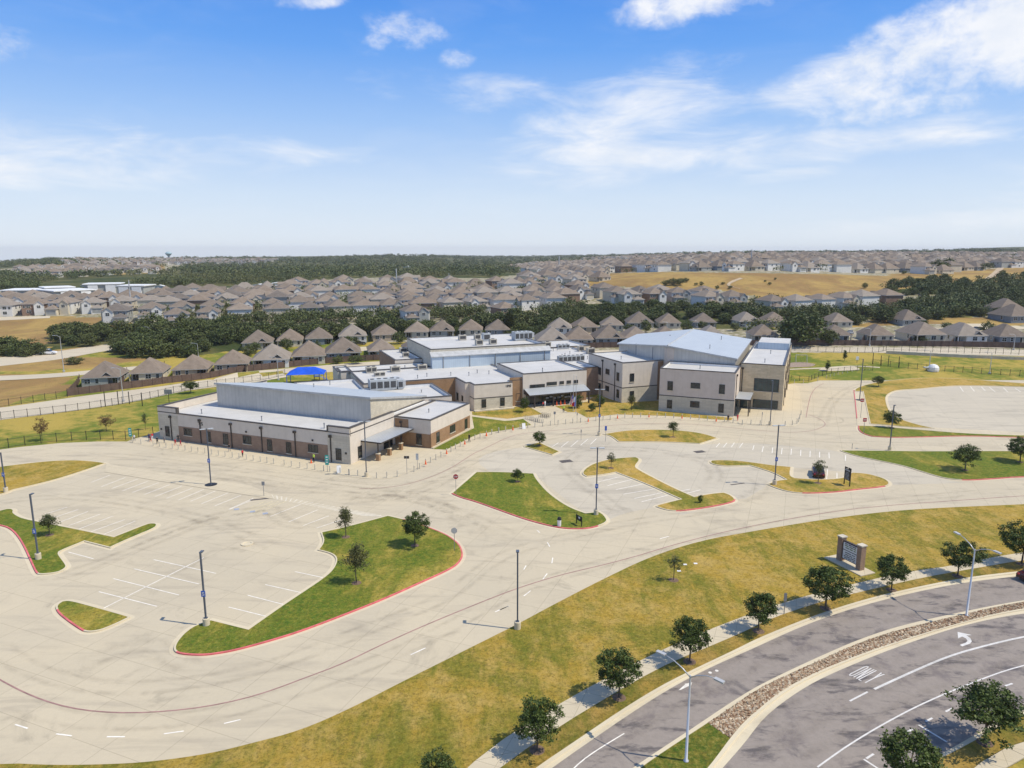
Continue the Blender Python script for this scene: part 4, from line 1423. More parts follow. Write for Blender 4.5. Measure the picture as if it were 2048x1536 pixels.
fEl.slab(mb, 151.35, 154.5, 2.9, 3.1, -.05, .05)
mb.build('belt_course', CAPDARK, wE)
mb = MB()
fE.slab(mb, 51.78, 61.32, 0, 2.9, -.05, .02)
fE.slab(mb, 51.7, 61.5, 0, .3, 0, .7)
mb.build('stone_base', LIMESTONE, wE)
for b in ((1655, 812, 1700, 898), (1845, 795, 1890, 880)):
    window_px(fE, wE, bx(q2, *b), mullions=0, transom=True)
window_px(Facade(MF, 'u', 153.4, -1), wE, bx(q3, 368, 752, 413, 830), mullions=0)
for b in ((1400, 745, 1418, 820), (1452, 775, 1466, 830)):
    window_px(Facade(MF, 'v', 50.7, -1), wE, bx(q2, *b), mullions=0, sill=False)
# house number
DIG = {'1': [(.4, 0, .6, 1)], '6': [(0, 0, .2, 1), (.2, .8, 1, 1), (.2, 0, 1, .2), (.8, .2, 1, .5), (.2, .4, .8, .6)], '4': [(.7, 0, .9, 1), (0, .45, .2, 1), (.2, .3, 1, .5)], '0': [(0, 0, .2, 1), (.8, 0, 1, 1), (.2, .8, .8, 1), (.2, 0, .8, .2)]}
for k, ch in enumerate('1640'):
    mb = MB()
    for x0, y0, x1, y1 in DIG[ch]:
        t = 59.55 + k * .36
        fE.slab(mb, t + x0 * .27, t + x1 * .27, 5.2 + y0 * .5, 5.2 + y1 * .5, 0, .07)
    mb.build('house_number', BRONZE, wE)
# entrance block with long canopy
wN = wing('entrance_block', rect(MF, 64.6, 81.6, 152.9, 170.2), 7.75, STUCCO, roof_z=7.35)
fN = Facade(MF, 'u', 152.9, -1)
mb = MB()
fN.slab(mb, 77.5, 81.62, 0, 3.4, -.1, .03)
mb.build('brick_band', BRICK, wN)
for b, mu in (((510, 660, 662, 698), 4), ((683, 635, 785, 668), 3), ((815, 627, 858, 658), 1), ((888, 620, 930, 652), 1), ((958, 615, 1002, 648), 1)):
    window_px(fN, wN, bx(q3, *b), mullions=mu)
cn = MB()
zc0, zc1 = 3.05, 4.0
cp = [L2W(MF, 64.8, 149.3), L2W(MF, 80.9, 149.6), L2W(MF, 80.9, 152.85), L2W(MF, 64.8, 152.85)]
zz = [zc0, zc0, zc1, zc1]
cn.face([(*cp[i], zz[i] + .12) for i in range(4)], 1)
for i in range(4):
    j = (i + 1) % 4
    cn.face([(*cp[i], 2.85), (*cp[j], 2.85), (*cp[j], zz[j] + .12), (*cp[i], zz[i] + .12)], 0)
cn.face([(*cp[3 - i], 2.85) for i in range(4)], 0)
can = cn.build('entrance_canopy', [BRONZE, METAL_ROOF2], school)
for u in (66.2, 71.1, 76.0, 80.6):
    MB().box((*L2W(MF, u, 149.7), 0), (.3, .3, 2.9), ax=MF[0]).build('post', BRONZE, can)
mb = MB()
fN.slab(mb, 65.3, 77.2, .1, 2.75, -.05, .03)
mb.build('glazed_entrance', GLASS, can)
for k in range(7):
    u = 70.6 + k * 1.0
    mb = MB()
    fN.slab(mb, u, u + random.uniform(.5, .9), 1.25 + .25 * math.sin(k * 2), 1.6 + .25 * math.sin(k * 2), .05, .07)
    mb.build('mural_cloud', UNITGREY, can)
# recessed brick wall between entrance and east block
wing('recess_wall', rect(MF, 81.7, 88.0, 158.5, 170), 7.2, BRICK_D, roof_z=6.6)
# tall metal-clad block behind
wF = wing('stage_block', rect(MF, 49.4, 82.6, 179.4, 205), 11.0, LIMESTONE, roof_z=10.3)
fF = Facade(MF, 'u', 177.9, -1)
mb = MB()
q_ = [L2W(MF, 49.4, 177.9), L2W(MF, 83.4, 177.9), L2W(MF, 83.4, 179.5), L2W(MF, 49.4, 179.5)]
mb.prism(q_, 5.5, 9.3)
sid = mb.build('siding', BLUE_SIDING, wF)
mb = MB()
mb.face([(*L2W(MF, 49.1, 177.6), 9.25), (*L2W(MF, 83.7, 177.6), 9.25), (*L2W(MF, 83.7, 179.35), 10.3), (*L2W(MF, 49.1, 179.35), 10.3)])
mb.face([(*L2W(MF, 49.1, 177.6), 9.05), (*L2W(MF, 83.7, 177.6), 9.05), (*L2W(MF, 83.7, 177.6), 9.25), (*L2W(MF, 49.1, 177.6), 9.25)])
mb.build('eave_roof', LTGREY, wF)
for k in range(5):
    t = 52.4 + k * 7.3
    mb = MB()
    fF.slab(mb, t - .1, t + .1, 5.6, 9.1, 0, .14)
    mb.build('downspout', MIDGREY, wF)
wing('store_block', rect(MF, 41.8, 49.3, 188, 208.5), 7.4, STUCCO, roof_z=6.9)
mb = MB()
Facade(MF, 'v', 41.8, -1).slab(mb, 188, 208.6, 0, 7.2, -.05, .03)
mb.build('brick_band', BRICK_D, school)
wing('west_link', rect(MF, 26.2, 49.2, 180.2, 187.8), 6.32, STUCCO, roof_z=5.9)
wing('east_link', rect(MF, 83.0, 101.5, 164, 200), 6.4, STUCCO, roof_z=5.9)
wing('rear_link', rect(MF, 82.8, 108, 200.3, 215), 6.6, STUCCO, roof_z=6.1)
# two-storey block beside the entrance (H)
wH = wing('two_storey_block', rect(MF, 88.0, 100.2, 146.7, 164), 9.95, STUCCO, roof_z=9.45)
fH, fHl = Facade(MF, 'u', 146.7, -1), Facade(MF, 'v', 88.0, -1)
mb = MB()
fH.slab(mb, 98.0, 100.25, 0, 9.7, -.1, .03)
mb.build('brick_band', BRICK, wH)
mb = MB()
fH.slab(mb, 87.95, 98.0, 3.65, 3.85, -.05, .05)
fHl.slab(mb, 146.65, 158.4, 3.65, 3.85, -.05, .05)
mb.build('belt_course', CAPDARK, wH)
mb = MB()
fH.slab(mb, 87.98, 98.0, 0, 3.65, -.05, .02)
mb.build('stone_base', LIMESTONE, wH)
for b in ((1535, 548, 1577, 632), (1533, 728, 1575, 800)):
    window_px(fH, wH, bx(q3, *b), mullions=0, transom=True)
for b, mu in (((1215, 485, 1240, 560), 0), ((1288, 502, 1326, 555), 1), ((1400, 538, 1426, 622), 0), ((1215, 648, 1238, 708), 0), ((1285, 675, 1322, 725), 1), ((1400, 712, 1424, 796), 0)):
    window_px(fHl, wH, bx(q3, *b), mullions=mu)
for x in (1255, 1383):
    t = fHl.hit(*q3([(x, 600)])[0])[0]
    downspout(fHl, wH, t, 9.3)
# two-storey front block of the gym (I) and its corner (I2)
wI = wing('gym_front_block', rect(SF, -31.6, -14.9, 161.6, 172.6), 9.95, STUCCO_P, roof_z=9.45)
fI, fIr = Facade(SF, 'u', 161.6, -1), Facade(SF, 'v', -14.9, 1)
mb = MB()
fI.slab(mb, -31.65, -14.85, 3.55, 3.75, -.05, .05)
mb.build('belt_course', CAPDARK, wI)
mb = MB()
fI.slab(mb, -31.62, -14.87, 0, 3.55, -.05, .02)
mb.build('stone_base', LIMESTONE, wI)
for b, mu in (((282, 628, 336, 718), 0), ((520, 645, 615, 700), 1), ((810, 662, 868, 755), 0), ((277, 818, 328, 905), 0), ((514, 832, 608, 895), 1), ((803, 858, 857, 948), 0)):
    window_px(fI, wI, bx(q4, *b), mullions=mu, transom=mu == 0)
downspout(fIr, wI, 163.6, 9.3)
w2 = wing('gym_corner_block', rect(SF, -14.8, -5.2, 172.3, 216), 10.6, LIMESTONE_Y, roof_z=10.1)
f2, f2r = Facade(SF, 'u', 172.3, -1), Facade(SF, 'v', -5.2, 1)
window_px(f2, w2, bx(q4, 1167, 604, 1422, 732), mullions=5, glass=GLASS_G, transom=True)
window_px(f2, w2, bx(q4, 1155, 820, 1410, 920), mullions=5, glass=GLASS_G, transom=True)
downspout(f2, w2, -14.4, 9.6)
for k in range(4):
    t = 178.0 + k * 10.5
    downspout(f2r, w2, t, 9.9, head=False)
for k in range(3):
    for z0 in (1.2, 5.6):
        window(f2r, w2, 182.4 + k * 10.5, 184.0 + k * 10.5, z0, z0 + 2.0, mullions=0, sill=False)
ph = MB().prism(rect(SF, -13.4, -5.5, 203.5, 215.6), 10.1, 11.9, 0, 1)
ph.build('roof_screen', [BLUE_SIDING, MEMBRANE], w2)
# gym: gable roof, chamfered on the entrance side
ur, uL, uR, v0, v1 = -32.2, -48.5, -16.2, 173.0, 212.0
zr, ze = 13.6, 11.4
fl = [(uR, v0, ze), (uR, v1, ze), (ur, v1, zr), (uL, v1, ze), (uL, v0 + 16.3, ze), (ur, v0, zr)]
gm = MB()
for i in range(6):
    a, b = fl[i], fl[(i + 1) % 6]
    pa, pb = L2W(SF, a[0], a[1]), L2W(SF, b[0], b[1])
    gm.face([(*pa, 0), (*pb, 0), (*pb, b[2]), (*pa, a[2])])
gym = gm.build('gym', [METAL_SIDING], school)


def gp(u, v, z):
    return (*L2W(SF, u, v), z)


gr = MB()
sl = (zr - ze) / (ur - uL)
e = .45
gr.face([gp(ur, v0 - e, zr + .2), gp(uR + e, v0 - e, ze + .2 - sl * e), gp(uR + e, v1 + e, ze + .2 - sl * e), gp(ur, v1 + e, zr + .2)])
gr.face([gp(ur, v0 - e, zr + .2), gp(ur, v1 + e, zr + .2), gp(uL - e, v1 + e, ze + .2 - sl * e), gp(uL - e, v0 + 16.3 - e, ze + .2 - sl * e)])
for a, b in ((gp(ur, v0 - e, zr + .2), gp(uR + e, v0 - e, ze + .2 - sl * e)), (gp(uR + e, v0 - e, ze + .2 - sl * e), gp(uR + e, v1 + e, ze + .2 - sl * e)), (gp(uL - e, v0 + 16.3 - e, ze + .2 - sl * e), gp(ur, v0 - e, zr + .2)), (gp(uL - e, v1 + e, ze + .2 - sl * e), gp(uL - e, v0 + 16.3 - e, ze + .2 - sl * e))):
    gr.face([(a[0], a[1], a[2] - .32), (b[0], b[1], b[2] - .32), b, a], 1)
groof = gr.build('roof', [METAL_ROOF, LTGREY], gym)
mb = MB()
a, b = Vector(gp(ur, v0 - e, zr + .23)), Vector(gp(ur, v1 + e, zr + .23))
mb.tube([a, b], .16, 6)
mb.build('ridge_cap', LTGREY, gym)
mb = MB().prism([L2W(SF, ur - .2, v0 - .12), L2W(SF, ur + 1.6, v0 - .12), L2W(SF, ur + 1.6, v0 + .3), L2W(SF, ur - .9, v0 + .9)], 9, 13.1)
mb.build('corner_pier', STUCCO_P, gym)
fGl = (Vector((*L2W(SF, ur, v0), 0)), Vector((*L2W(SF, uL, v0 + 16.3), 0)))
for f in (.28, .62):
    p = fGl[0].lerp(fGl[1], f)
    MB().box((p.x, p.y, 9.5), (.2, .2, 3.0), ax=SF[0]).build('panel_joint', MIDGREY, gym)
# side entrance canopy by the gym corner
cn = MB().prism(rect(SF, -14.85, -11.6, 162.6, 171.5), 3.7, 3.95, 0, 1)
can = cn.build('side_canopy', [BRONZE, METAL_ROOF2], school)
for v in (163.2, 167.4):
    MB().box((*L2W(SF, -11.9, v), 0), (.22, .22, 3.7), ax=SF[0]).build('post', BRONZE, can)
mb = MB()
fIr.slab(mb, 164.5, 171.5, .05, 3.2, 0, .04)
f2.slab(mb, -14.6, -12.9, .05, 3.2, 0, .04)
mb.build('glazed_door', GLASS_G, can)

# --- plant on the roofs
def roof_unit(px, py, z, w, d, h, fr, kind, label):
    p = G(px, py, z)
    ax = fr[0]
    root = thing('rooftop_unit', label, 'rooftop unit', (p.x, p.y, z), math.atan2(ax.y, ax.x), 'air handling plant on the school roofs')
    mat = UNITBEIGE if kind == 'b' else UNITGREY
    MB().box((0, 0, .18), (w, d, h)).build('casing', mat, root)
    MB().box((0, 0, 0), (w * .9, d * .9, .18)).build('curb', LTGREY, root)
    g = MB()
    n = max(1, int(w / 1.3))
    for k in range(n):
        x = -w / 2 + w * (k + .5) / n
        g.box((x, -d / 2 - .02, .18 + h * .2), (w / n * .78, .05, h * .6))
    g.build('grille', GRILLE, root)
    if h > .9:
        f = MB()
        for k in range(n):
            x = -w / 2 + w * (k + .5) / n
            f.lathe((x, 0, .18 + h), [(min(d, w / n) * .33, 0), (min(d, w / n) * .33, .08)], 12)
        f.build('fan_guard', GRILLE, root)
    if kind == 'h':
        MB().box((w * .5 + .35, 0, .18 + h * .25), (.7, d * .8, h * .6)).build('intake_hood', LTGREY, root)
    return root


x_, y_ = 0, 0
for px, py, z, w, d, h, fr, kd, lb in (
        (*q2([(640, 715)])[0], 5.4, 6.0, 2.6, 2.4, MF, 'h', 'large grey air handler on the roof behind the tall hall'),
        (*q2([(800, 690)])[0], 5.4, 1.2, 5.5, 2.0, MF, 'h', 'narrow grey duct unit beside the large air handler'),
        (*q2([(525, 540)])[0], 6.0, 2.6, 1.5, 1.4, MF, 'b', 'beige roof unit nearest the blue shade canopy'),
        (*q2([(770, 530)])[0], 6.0, 2.4, 1.4, 1.3, MF, 'b', 'beige roof unit second from the blue shade canopy'),
        (*q2([(1045, 508)])[0], 6.0, 2.4, 1.4, 1.2, MF, 'b', 'beige roof unit against the blue siding wall corner'),
        (*q2([(610, 572)])[0], 6.0, 2.6, 1.3, .8, MF, 'b', 'low beige roof unit right behind the large air handler'),
        (*q2([(852, 330)])[0], 6.9, 2.2, 1.3, 1.2, MF, 'b', 'beige unit at the back of the small store roof'),
        (*q2([(878, 378)])[0], 6.9, 1.8, 1.3, 1.2, MF, 'b', 'beige unit at the front of the small store roof'),
        (*q2([(1457, 206)])[0], 10.3, 2.2, 1.5, 1.4, MF, 'b', 'beige unit standing alone on the tall stage roof'),
        (*q2([(1610, 200)])[0], 10.3, 1.8, 1.4, 1.5, MF, 'b', 'beige unit left of the grey hood on the stage roof'),
        (*q2([(1700, 215)])[0], 10.3, 2.2, 1.8, 2.2, MF, 'g', 'grey tapered hood unit on the tall stage roof'),
        (*q2([(1628, 258)])[0], 10.3, 2.0, 1.5, 1.5, MF, 'b', 'front left beige condenser on the tall stage roof'),
        (*q2([(1770, 248)])[0], 10.3, 2.0, 1.5, 1.4, MF, 'b', 'front right beige condenser on the tall stage roof'),
        (*q3([(430, 205)])[0], 10.3, 5.5, 3.0, 2.4, MF, 'h', 'large pale blue air handler at the end of the stage roof'),
        (*q3([(930, 430)])[0], 5.9, 8.0, 1.2, 1.7, MF, 'g', 'long grey screen unit behind the entrance block roof'),
        (*q3([(690, 280)])[0], 5.9, 2.0, 1.4, 1.6, MF, 'b', 'beige condenser left of the roof pipe cluster'),
        (*q3([(1030, 320)])[0], 5.9, 1.8, 1.3, 1.5, MF, 'b', 'beige condenser right of the roof pipe cluster'),
        (*q3([(1130, 345)])[0], 5.9, 2.4, 1.4, 1.6, MF, 'b', 'beige condenser nearest the two-storey block'),
        (*q3([(850, 290)])[0], 6.1, 4.0, 1.5, 1.1, MF, 'g', 'low grey condenser bank with dark grilles on the rear roof')):
    roof_unit(px, py, z, w, d, h, fr, kd, lb)
ORD = ['first', 'second', 'third', 'fourth', 'fifth', 'sixth', 'seventh', 'eighth', 'ninth', 'tenth', 'eleventh', 'twelfth', 'thirteenth', 'fourteenth', 'fifteenth', 'sixteenth', 'seventeenth', 'eighteenth', 'nineteenth', 'twentieth', 'twenty-first', 'twenty-second', 'twenty-third', 'twenty-fourth', 'twenty-fifth', 'twenty-sixth', 'twenty-seventh', 'twenty-eighth', 'twenty-ninth', 'thirtieth']
VR = ['classroom wing', 'office block', 'tall hall', 'low middle wing', 'entrance side', 'gym front block', 'gym corner block', 'gym gable', 'rear link']
for (crop, lst, z), vr in zip(((q1, ((530, 550), (1145, 622), (1785, 697)), 4.95), (q2, ((45, 1105), (1115, 955), (1040, 755)), 5.1), (q1, ((1678, 285), (1843, 255)), 7.2), (q2, ((1525, 570), (1730, 555), (1610, 545), (1000, 600), (1095, 580), (1340, 570), (870, 500)), 6.0), (q3, ((1445, 405), (640, 530)), 9.4),
                     (q4, ((615, 500),), 9.45), (q4, ((1338, 345), (1278, 435)), 10.1), (q4, ((715, 290), (833, 200), (307, 187)), 12.6), (q3, ((750, 320), (790, 310), (870, 370), (920, 350), (840, 380), (1100, 400)), 5.9)), VR):
    for vk, (x, y) in enumerate(sorted(crop(lst))):
        p = G(x, y, z)
        tag(MB().lathe((0, 0, 0), [(.16, 0), (.13, .1), (.09, .12), (.09, .75), (.15, .78), (.15, .9), (.02, .98)], 8).build('roof_vent', MIDGREY, None, False, (p.x, p.y, z)), f'{ORD[vk]} grey vent pipe from the left on the {vr} roof', 'vent pipe', 'vent pipes on the school roofs')


# ------------------------------------------------------------------ trees
def leaf_mat(name, dark, light, tint=None, patch=None):
    def fn(T, pos, b):
        g = T.node('ShaderNodeNewGeometry')
        oi = T.node('ShaderNodeObjectInfo')
        n = T.noise(pos, .8, 3, .6)
        f = T.math('ADD', T.math('MULTIPLY', g.outputs['Random Per Island'], .6), T.math('MULTIPLY', n, .4))
        col = T.mix(T.ramp(f, .15, .85), dark, light)
        if tint:
            col = T.mix(T.math('MULTIPLY', oi.outputs['Random'], .45), col, tint)
        if patch:
            col = T.mix(T.math('MULTIPLY', T.ramp(T.noise(pos, .012, 5, .65), .42, .66), .75), col, patch)
        return col
    return material(name, fn, .6, .25)


LEAF_OAK = leaf_mat('oak_leaves', (.030, .052, .009), (.105, .138, .027), (.065, .09, .02))
LEAF_YOUNG = leaf_mat('young_tree_leaves', (.035, .055, .016), (.105, .125, .040), (.12, .10, .035))
LEAF_RED = leaf_mat('rusty_leaves', (.10, .06, .022), (.19, .12, .045))
LEAF_BELT = leaf_mat('wild_oak_leaves', (.034, .054, .014), (.115, .142, .036), (.13, .13, .04))
LEAF_FAR = leaf_mat('far_wood_leaves', (.040, .060, .017), (.12, .145, .04), None, (.155, .15, .055))
LEAF_BRIGHT = leaf_mat('bright_leaves', (.06, .10, .018), (.16, .21, .05))
BARK = plain('tree_bark', (.10, .078, .058), .25, 6, .9)


def leaf_quads(V, F, c, n, spread, size, rnd, up=.5, flat=.8, droop=0.0):
    for _ in range(n):
        o = Vector((rnd.gauss(0, spread), rnd.gauss(0, spread), rnd.gauss(0, spread * flat)))
        nrm = Vector((rnd.gauss(0, 1), rnd.gauss(0, 1), rnd.gauss(up, .8)))
        if nrm.length < .1:
            continue
        nrm.normalize()
        t = nrm.cross(Vector((rnd.gauss(0, 1), rnd.gauss(0, 1), rnd.gauss(0, 1) - droop))).normalized()
        bt = nrm.cross(t)
        s = size * rnd.uniform(.6, 1.35)
        p = c + o
        i = len(V)
        V += [tuple(p + t * s * .5), tuple(p + bt * s * .28), tuple(p - t * s * .5), tuple(p - bt * s * .28)]
        F.append((i, i + 1, i + 2, i + 3))


def tree_meshes(kind, seed):
    """trunk mesh and crown mesh of a tree 1 m tall-unit = metres; returns (trunk, crown, height, width)"""
    rnd = random.Random(seed)
    spec = {
        'oak': dict(h=5.2, w=4.0, z0=.24, clusters=120, per=54, spread=.17, leaf=.20, limbs=9, trunk=.085, mat=LEAF_OAK, shell=.45),
        'oval': dict(h=4.6, w=2.6, z0=.30, clusters=80, per=30, spread=.20, leaf=.17, limbs=8, trunk=.06, mat=LEAF_YOUNG, shell=.3),
        'sparse': dict(h=4.4, w=2.2, z0=.30, clusters=42, per=24, spread=.15, leaf=.16, limbs=10, trunk=.05, mat=LEAF_YOUNG, shell=.2),
        'rusty': dict(h=4.4, w=2.6, z0=.22, clusters=50, per=30, spread=.2, leaf=.18, limbs=9, trunk=.05, mat=LEAF_RED, shell=.2),
        'bush': dict(h=1.8, w=2.0, z0=.04, clusters=50, per=40, spread=.16, leaf=.16, limbs=5, trunk=.05, mat=LEAF_OAK, shell=.5),
        'column': dict(h=4.0, w=1.2, z0=.10, clusters=50, per=36, spread=.14, leaf=.16, limbs=6, trunk=.05, mat=LEAF_OAK, shell=.4),
        'bare': dict(h=4.8, w=1.9, z0=.28, clusters=26, per=30, spread=.13, leaf=.15, limbs=9, trunk=.05, mat=LEAF_YOUNG, shell=.2),
        'wild': dict(h=8.0, w=9.0, z0=.06, clusters=92, per=22, spread=.62, leaf=.80, limbs=7, trunk=.22, mat=LEAF_BELT, shell=.65),
        'wildtall': dict(h=10.0, w=8.5, z0=.08, clusters=92, per=22, spread=.62, leaf=.80, limbs=7, trunk=.22, mat=LEAF_BELT, shell=.65),
        'yard': dict(h=5.0, w=4.4, z0=.12, clusters=60, per=20, spread=.38, leaf=.46, limbs=6, trunk=.1, mat=LEAF_BELT, shell=.55),
    }[kind]
    h, w = spec['h'], spec['w']
    z0 = spec['z0'] * h
    V, F = [], []
    tk = MB()
    lean = Vector((rnd.uniform(-.03, .03), rnd.uniform(-.03, .03), 0))
    pts = [Vector((0, 0, -.2)), Vector((0, 0, .0)) + lean * .2, Vector((0, 0, z0 + .15 * h)) + lean * h * .5, Vector((0, 0, h * .72)) + lean * h]
    r0 = spec['trunk']
    tk.tube(pts, [r0 * 1.5, r0, r0 * .72, r0 * .28], 7)
    cz, rz_, rw = (z0 + h) / 2, (h - z0) / 2, w / 2
    lob = [(rnd.uniform(0, 6.28), rnd.uniform(-.7, .9), rnd.uniform(.55, 1.22)) for _ in range(12)]

    def surf(d):
        """uneven crown outline"""
        k = .86
        for a, e, s in lob:
            q = d.dot(Vector((math.cos(a) * math.cos(e), math.sin(a) * math.cos(e), math.sin(e))))
            if q > .72:
                k += (s - .86) * (q - .72) / .28 * .95
        return k
    for i in range(spec['limbs']):
        a = i * 2.4 + rnd.uniform(-.3, .3)
        d = Vector((math.cos(a), math.sin(a), rnd.uniform(.1, 1.0))).normalized()
        e = Vector((d.x * rw, d.y * rw, d.z * rz_)) * surf(d) * .82 + Vector((0, 0, cz))
        s = Vector((0, 0, rnd.uniform(.75 if kind in ('bush',) else .85, 1.5) * (z0 + .05 * h))) + lean * h * .3
        m = s.lerp(e, .5) + Vector((0, 0, rnd.uniform(.0, .08) * h))
        tk.tube([s, m, e], [r0 * .42, r0 * .28, r0 * .10], 5)
    for i in range(spec['clusters']):
        d = Vector((rnd.gauss(0, 1), rnd.gauss(0, 1), rnd.gauss(0, 1))).normalized()
        if kind == 'bare' and d.z > .1:
            d.z = -d.z * .5
        k = surf(d) * (1 - (1 - spec['shell']) * rnd.random() ** 1.6)
        c = Vector((d.x * rw * k, d.y * rw * k, d.z * rz_ * k + cz))
        if kind in ('oval', 'sparse', 'column'):
            f = 1.15 - .75 * max(0, (c.z - z0) / (h - z0))
            c.x *= f
            c.y *= f
        leaf_quads(V, F, c, spec['per'], spec['spread'], spec['leaf'], rnd, .5, .75, .6)
    me = bpy.data.meshes.new('crown')
    me.from_pydata(V, [], F)
    me.materials.append(spec['mat'])
    return tk.mesh('trunk', BARK, True), me, h, w


_protos = {}


def proto(kind, seed):
    if (kind, seed) not in _protos:
        _protos[kind, seed] = tree_meshes(kind, seed)
    return _protos[kind, seed]


def plant(name, p, h, w, kind, seed, label, cat='tree', group=None, rz=None, ring=False, crown_mat=None):
    tk, cr, ph, pw = proto(kind, seed)
    o = thing(name, label, cat, p, random.uniform(0, 6.28) if rz is None else rz, group, (w / pw, w / pw, h / ph))
    put('trunk', tk, o)
    put('crown', cr, o)
    if ring:
        m = MB().lathe((0, 0, .0), [(.01, .05), (.45 * pw / w, .03), (.58 * pw / w, .0)], 14)
        put('mulch_ring', m.mesh('mulch_ring', EARTH), o)
    return o


def tree_at(px, py, pytop, wpx, kind, seed, label, z=.12, group=None, ring=True, name='tree', cat='tree', terrain_=False):
    p = GT(px, py) if terrain_ else G(px, py, z)
    d = p.y * math.cos(PITCH) - (p.z - CAM_H) * math.sin(PITCH)
    lo, hi = 0.0, 40.0
    for _ in range(40):
        m = (lo + hi) / 2
        if pix((p.x, p.y, p.z + m))[1] > pytop:
            lo = m
        else:
            hi = m
    return plant(name, p, lo, wpx * d / FOC, kind, seed, label, cat, group, ring=ring)


SG = 'street trees along the sidewalk'
for k, (x, y, t, w, lb) in enumerate((
        (875, 1605, 1512, 90, 'street oak cut off by the bottom edge of the picture'),
        (1074, 1500, 1398, 98, 'leaning street oak nearest the bottom, lowest on the sidewalk'),
        (1238, 1395, 1300, 94, 'dense round street oak second up the sidewalk'),
        (1379, 1323, 1231, 80, 'round street oak just above the double-arm street lamp'),
        (1517, 1262, 1182, 74, 'street oak beside the small sign on the sidewalk'),
        (1651, 1217, 1132, 94, 'wide street oak below the brick monument sign'),
        (1783, 1180, 1111, 66, 'small round street oak right of the brick monument sign'),
        (1915, 1152, 1080, 70, 'small round street oak behind the upper street lamp'),
        (2043, 1128, 1047, 84, 'street oak cut off by the right edge above the road'))):
    tree_at(x, y, t, w, 'oak', 11 + k, lb, group=SG)
tree_at(1969, 1485, 1366, 138, 'oak', 12, 'bushy street oak in the lower right corner verge', group=SG)
tree_at(1812, 1592, 1463, 132, 'oak', 13, 'street oak at the bottom right cut by the frame edge', group=SG)
IG = 'young trees on the car park islands'
for x, y, t, w, kd, s, lb in (
        (829.6, 1091, 1023, 60, 'oak', 14, 'bushy young oak on the large green island near the stop sign back'),
        (691.7, 1074, 1012, 42, 'oval', 21, 'slim upright young tree at the left corner of the large green island'),
        (713, 1166, 1086, 52, 'oval', 22, 'taller open young tree in the middle of the large green island'),
        (98.9, 1070, 1027, 44, 'oval', 23, 'bronze-green young tree beside the lamp pole on the left island'),
        (1035, 963, 937, 27, 'oak', 15, 'small round tree on the wing-shaped centre island'),
        (1079, 891.5, 862, 29, 'oak', 11, 'small round tree on the little triangular island'),
        (1222, 936, 901, 24, 'sparse', 31, 'thin pointed young tree on the zigzag island'),
        (1346, 874, 840, 26, 'oval', 24, 'young tree on the lens-shaped island before the gym block'),
        (1636, 966, 915, 36, 'sparse', 32, 'feathery tree in front of the parked dark red car'),
        (1930, 940, 887, 58, 'oak', 12, 'bushy round oak on the broad right-hand bed'),
        (2040, 924, 875, 54, 'oak', 13, 'oak on the right-hand bed cut by the picture edge'),
        (1757, 773, 751, 24, 'oak', 14, 'small dark tree on the far bend of the dry grass band'),
        (1783, 855, 821, 32, 'oak', 11, 'ragged young oak beside the lamp pole at the bus loop')):
    tree_at(x, y, t, w, kd, s, lb, group=IG)
tree_at(1347, 1160, 1092, 32, 'bare', 41, 'half-bare sapling alone on the yellow front lawn')
SGp = 'young trees round the school'
for x, y, t, w, kd, s, lb in (
        (1050, 824, 794, 23, 'oak', 15, 'small oak on the lawn left of the school entrance canopy'),
        (1263, 820, 789, 26, 'oval', 21, 'young oak on the dry lawn before the two-storey block'),
        (85, 881, 834, 26, 'rusty', 51, 'rust-leaved young tree behind the left black fence'),
        (213, 862, 829, 31, 'rusty', 52, 'leaning rust-leaved tree in the middle of the left lawn'),
        (291, 859, 824, 16, 'sparse', 33, 'nearly bare sapling beside the left school corner'),
        (382, 786, 760, 30, 'oak', 12, 'small dark oak at the back of the left lawn'),
        (1689, 722, 698, 9, 'column', 61, 'narrow dark columnar tree in the right-hand field'),
        (1655, 742, 720, 12, 'column', 62, 'thin columnar tree beside the playground path')):
    tree_at(x, y, t, w, kd, s, lb, z=.04, group=SGp, ring=False, terrain_=y < 750)
for x, y, t, w, lb in ((1155, 816, 790, 22, 'tall dark bush beside the flagpoles'), (1184, 822, 806, 17, 'low round bush right of the flagpoles'), (1201, 813, 791, 20, 'dark bush at the corner of the two-storey block'), (1400, 1006, 990, 11, 'tiny shrub at the end of the zigzag island')):
    tree_at(x, y, t, w, 'bush', 71, lb, z=.06, ring=False, name='bush', cat='bush')


# ------------------------------------------------------------------ lamps, signs, bollards
def pole_top(px, py, pytop, z=.0):
    p = G(px, py, z)
    lo, hi = 0.0, 30.0
    for _ in range(40):
        m = (lo + hi) / 2
        if pix((p.x, p.y, p.z + m))[1] > pytop:
            lo = m
        else:
            hi = m
    return p, lo


def glyph(mb, ch, w, h, y, m):
    seg = {'5': [(0, .85, 1, 1), (0, .5, .2, .85), (0, .42, 1, .56), (.8, .12, 1, .42), (0, 0, 1, .14)], '4': [(.66, 0, .86, 1), (0, .42, .2, 1), (.2, .3, 1, .46)]}[ch]
    for x0, y0, x1, y1 in seg:
        mb.box(((x0 + x1) / 2 * w - w / 2, y, y0 * h), ((x1 - x0) * w, .01, (y1 - y0) * h), m)


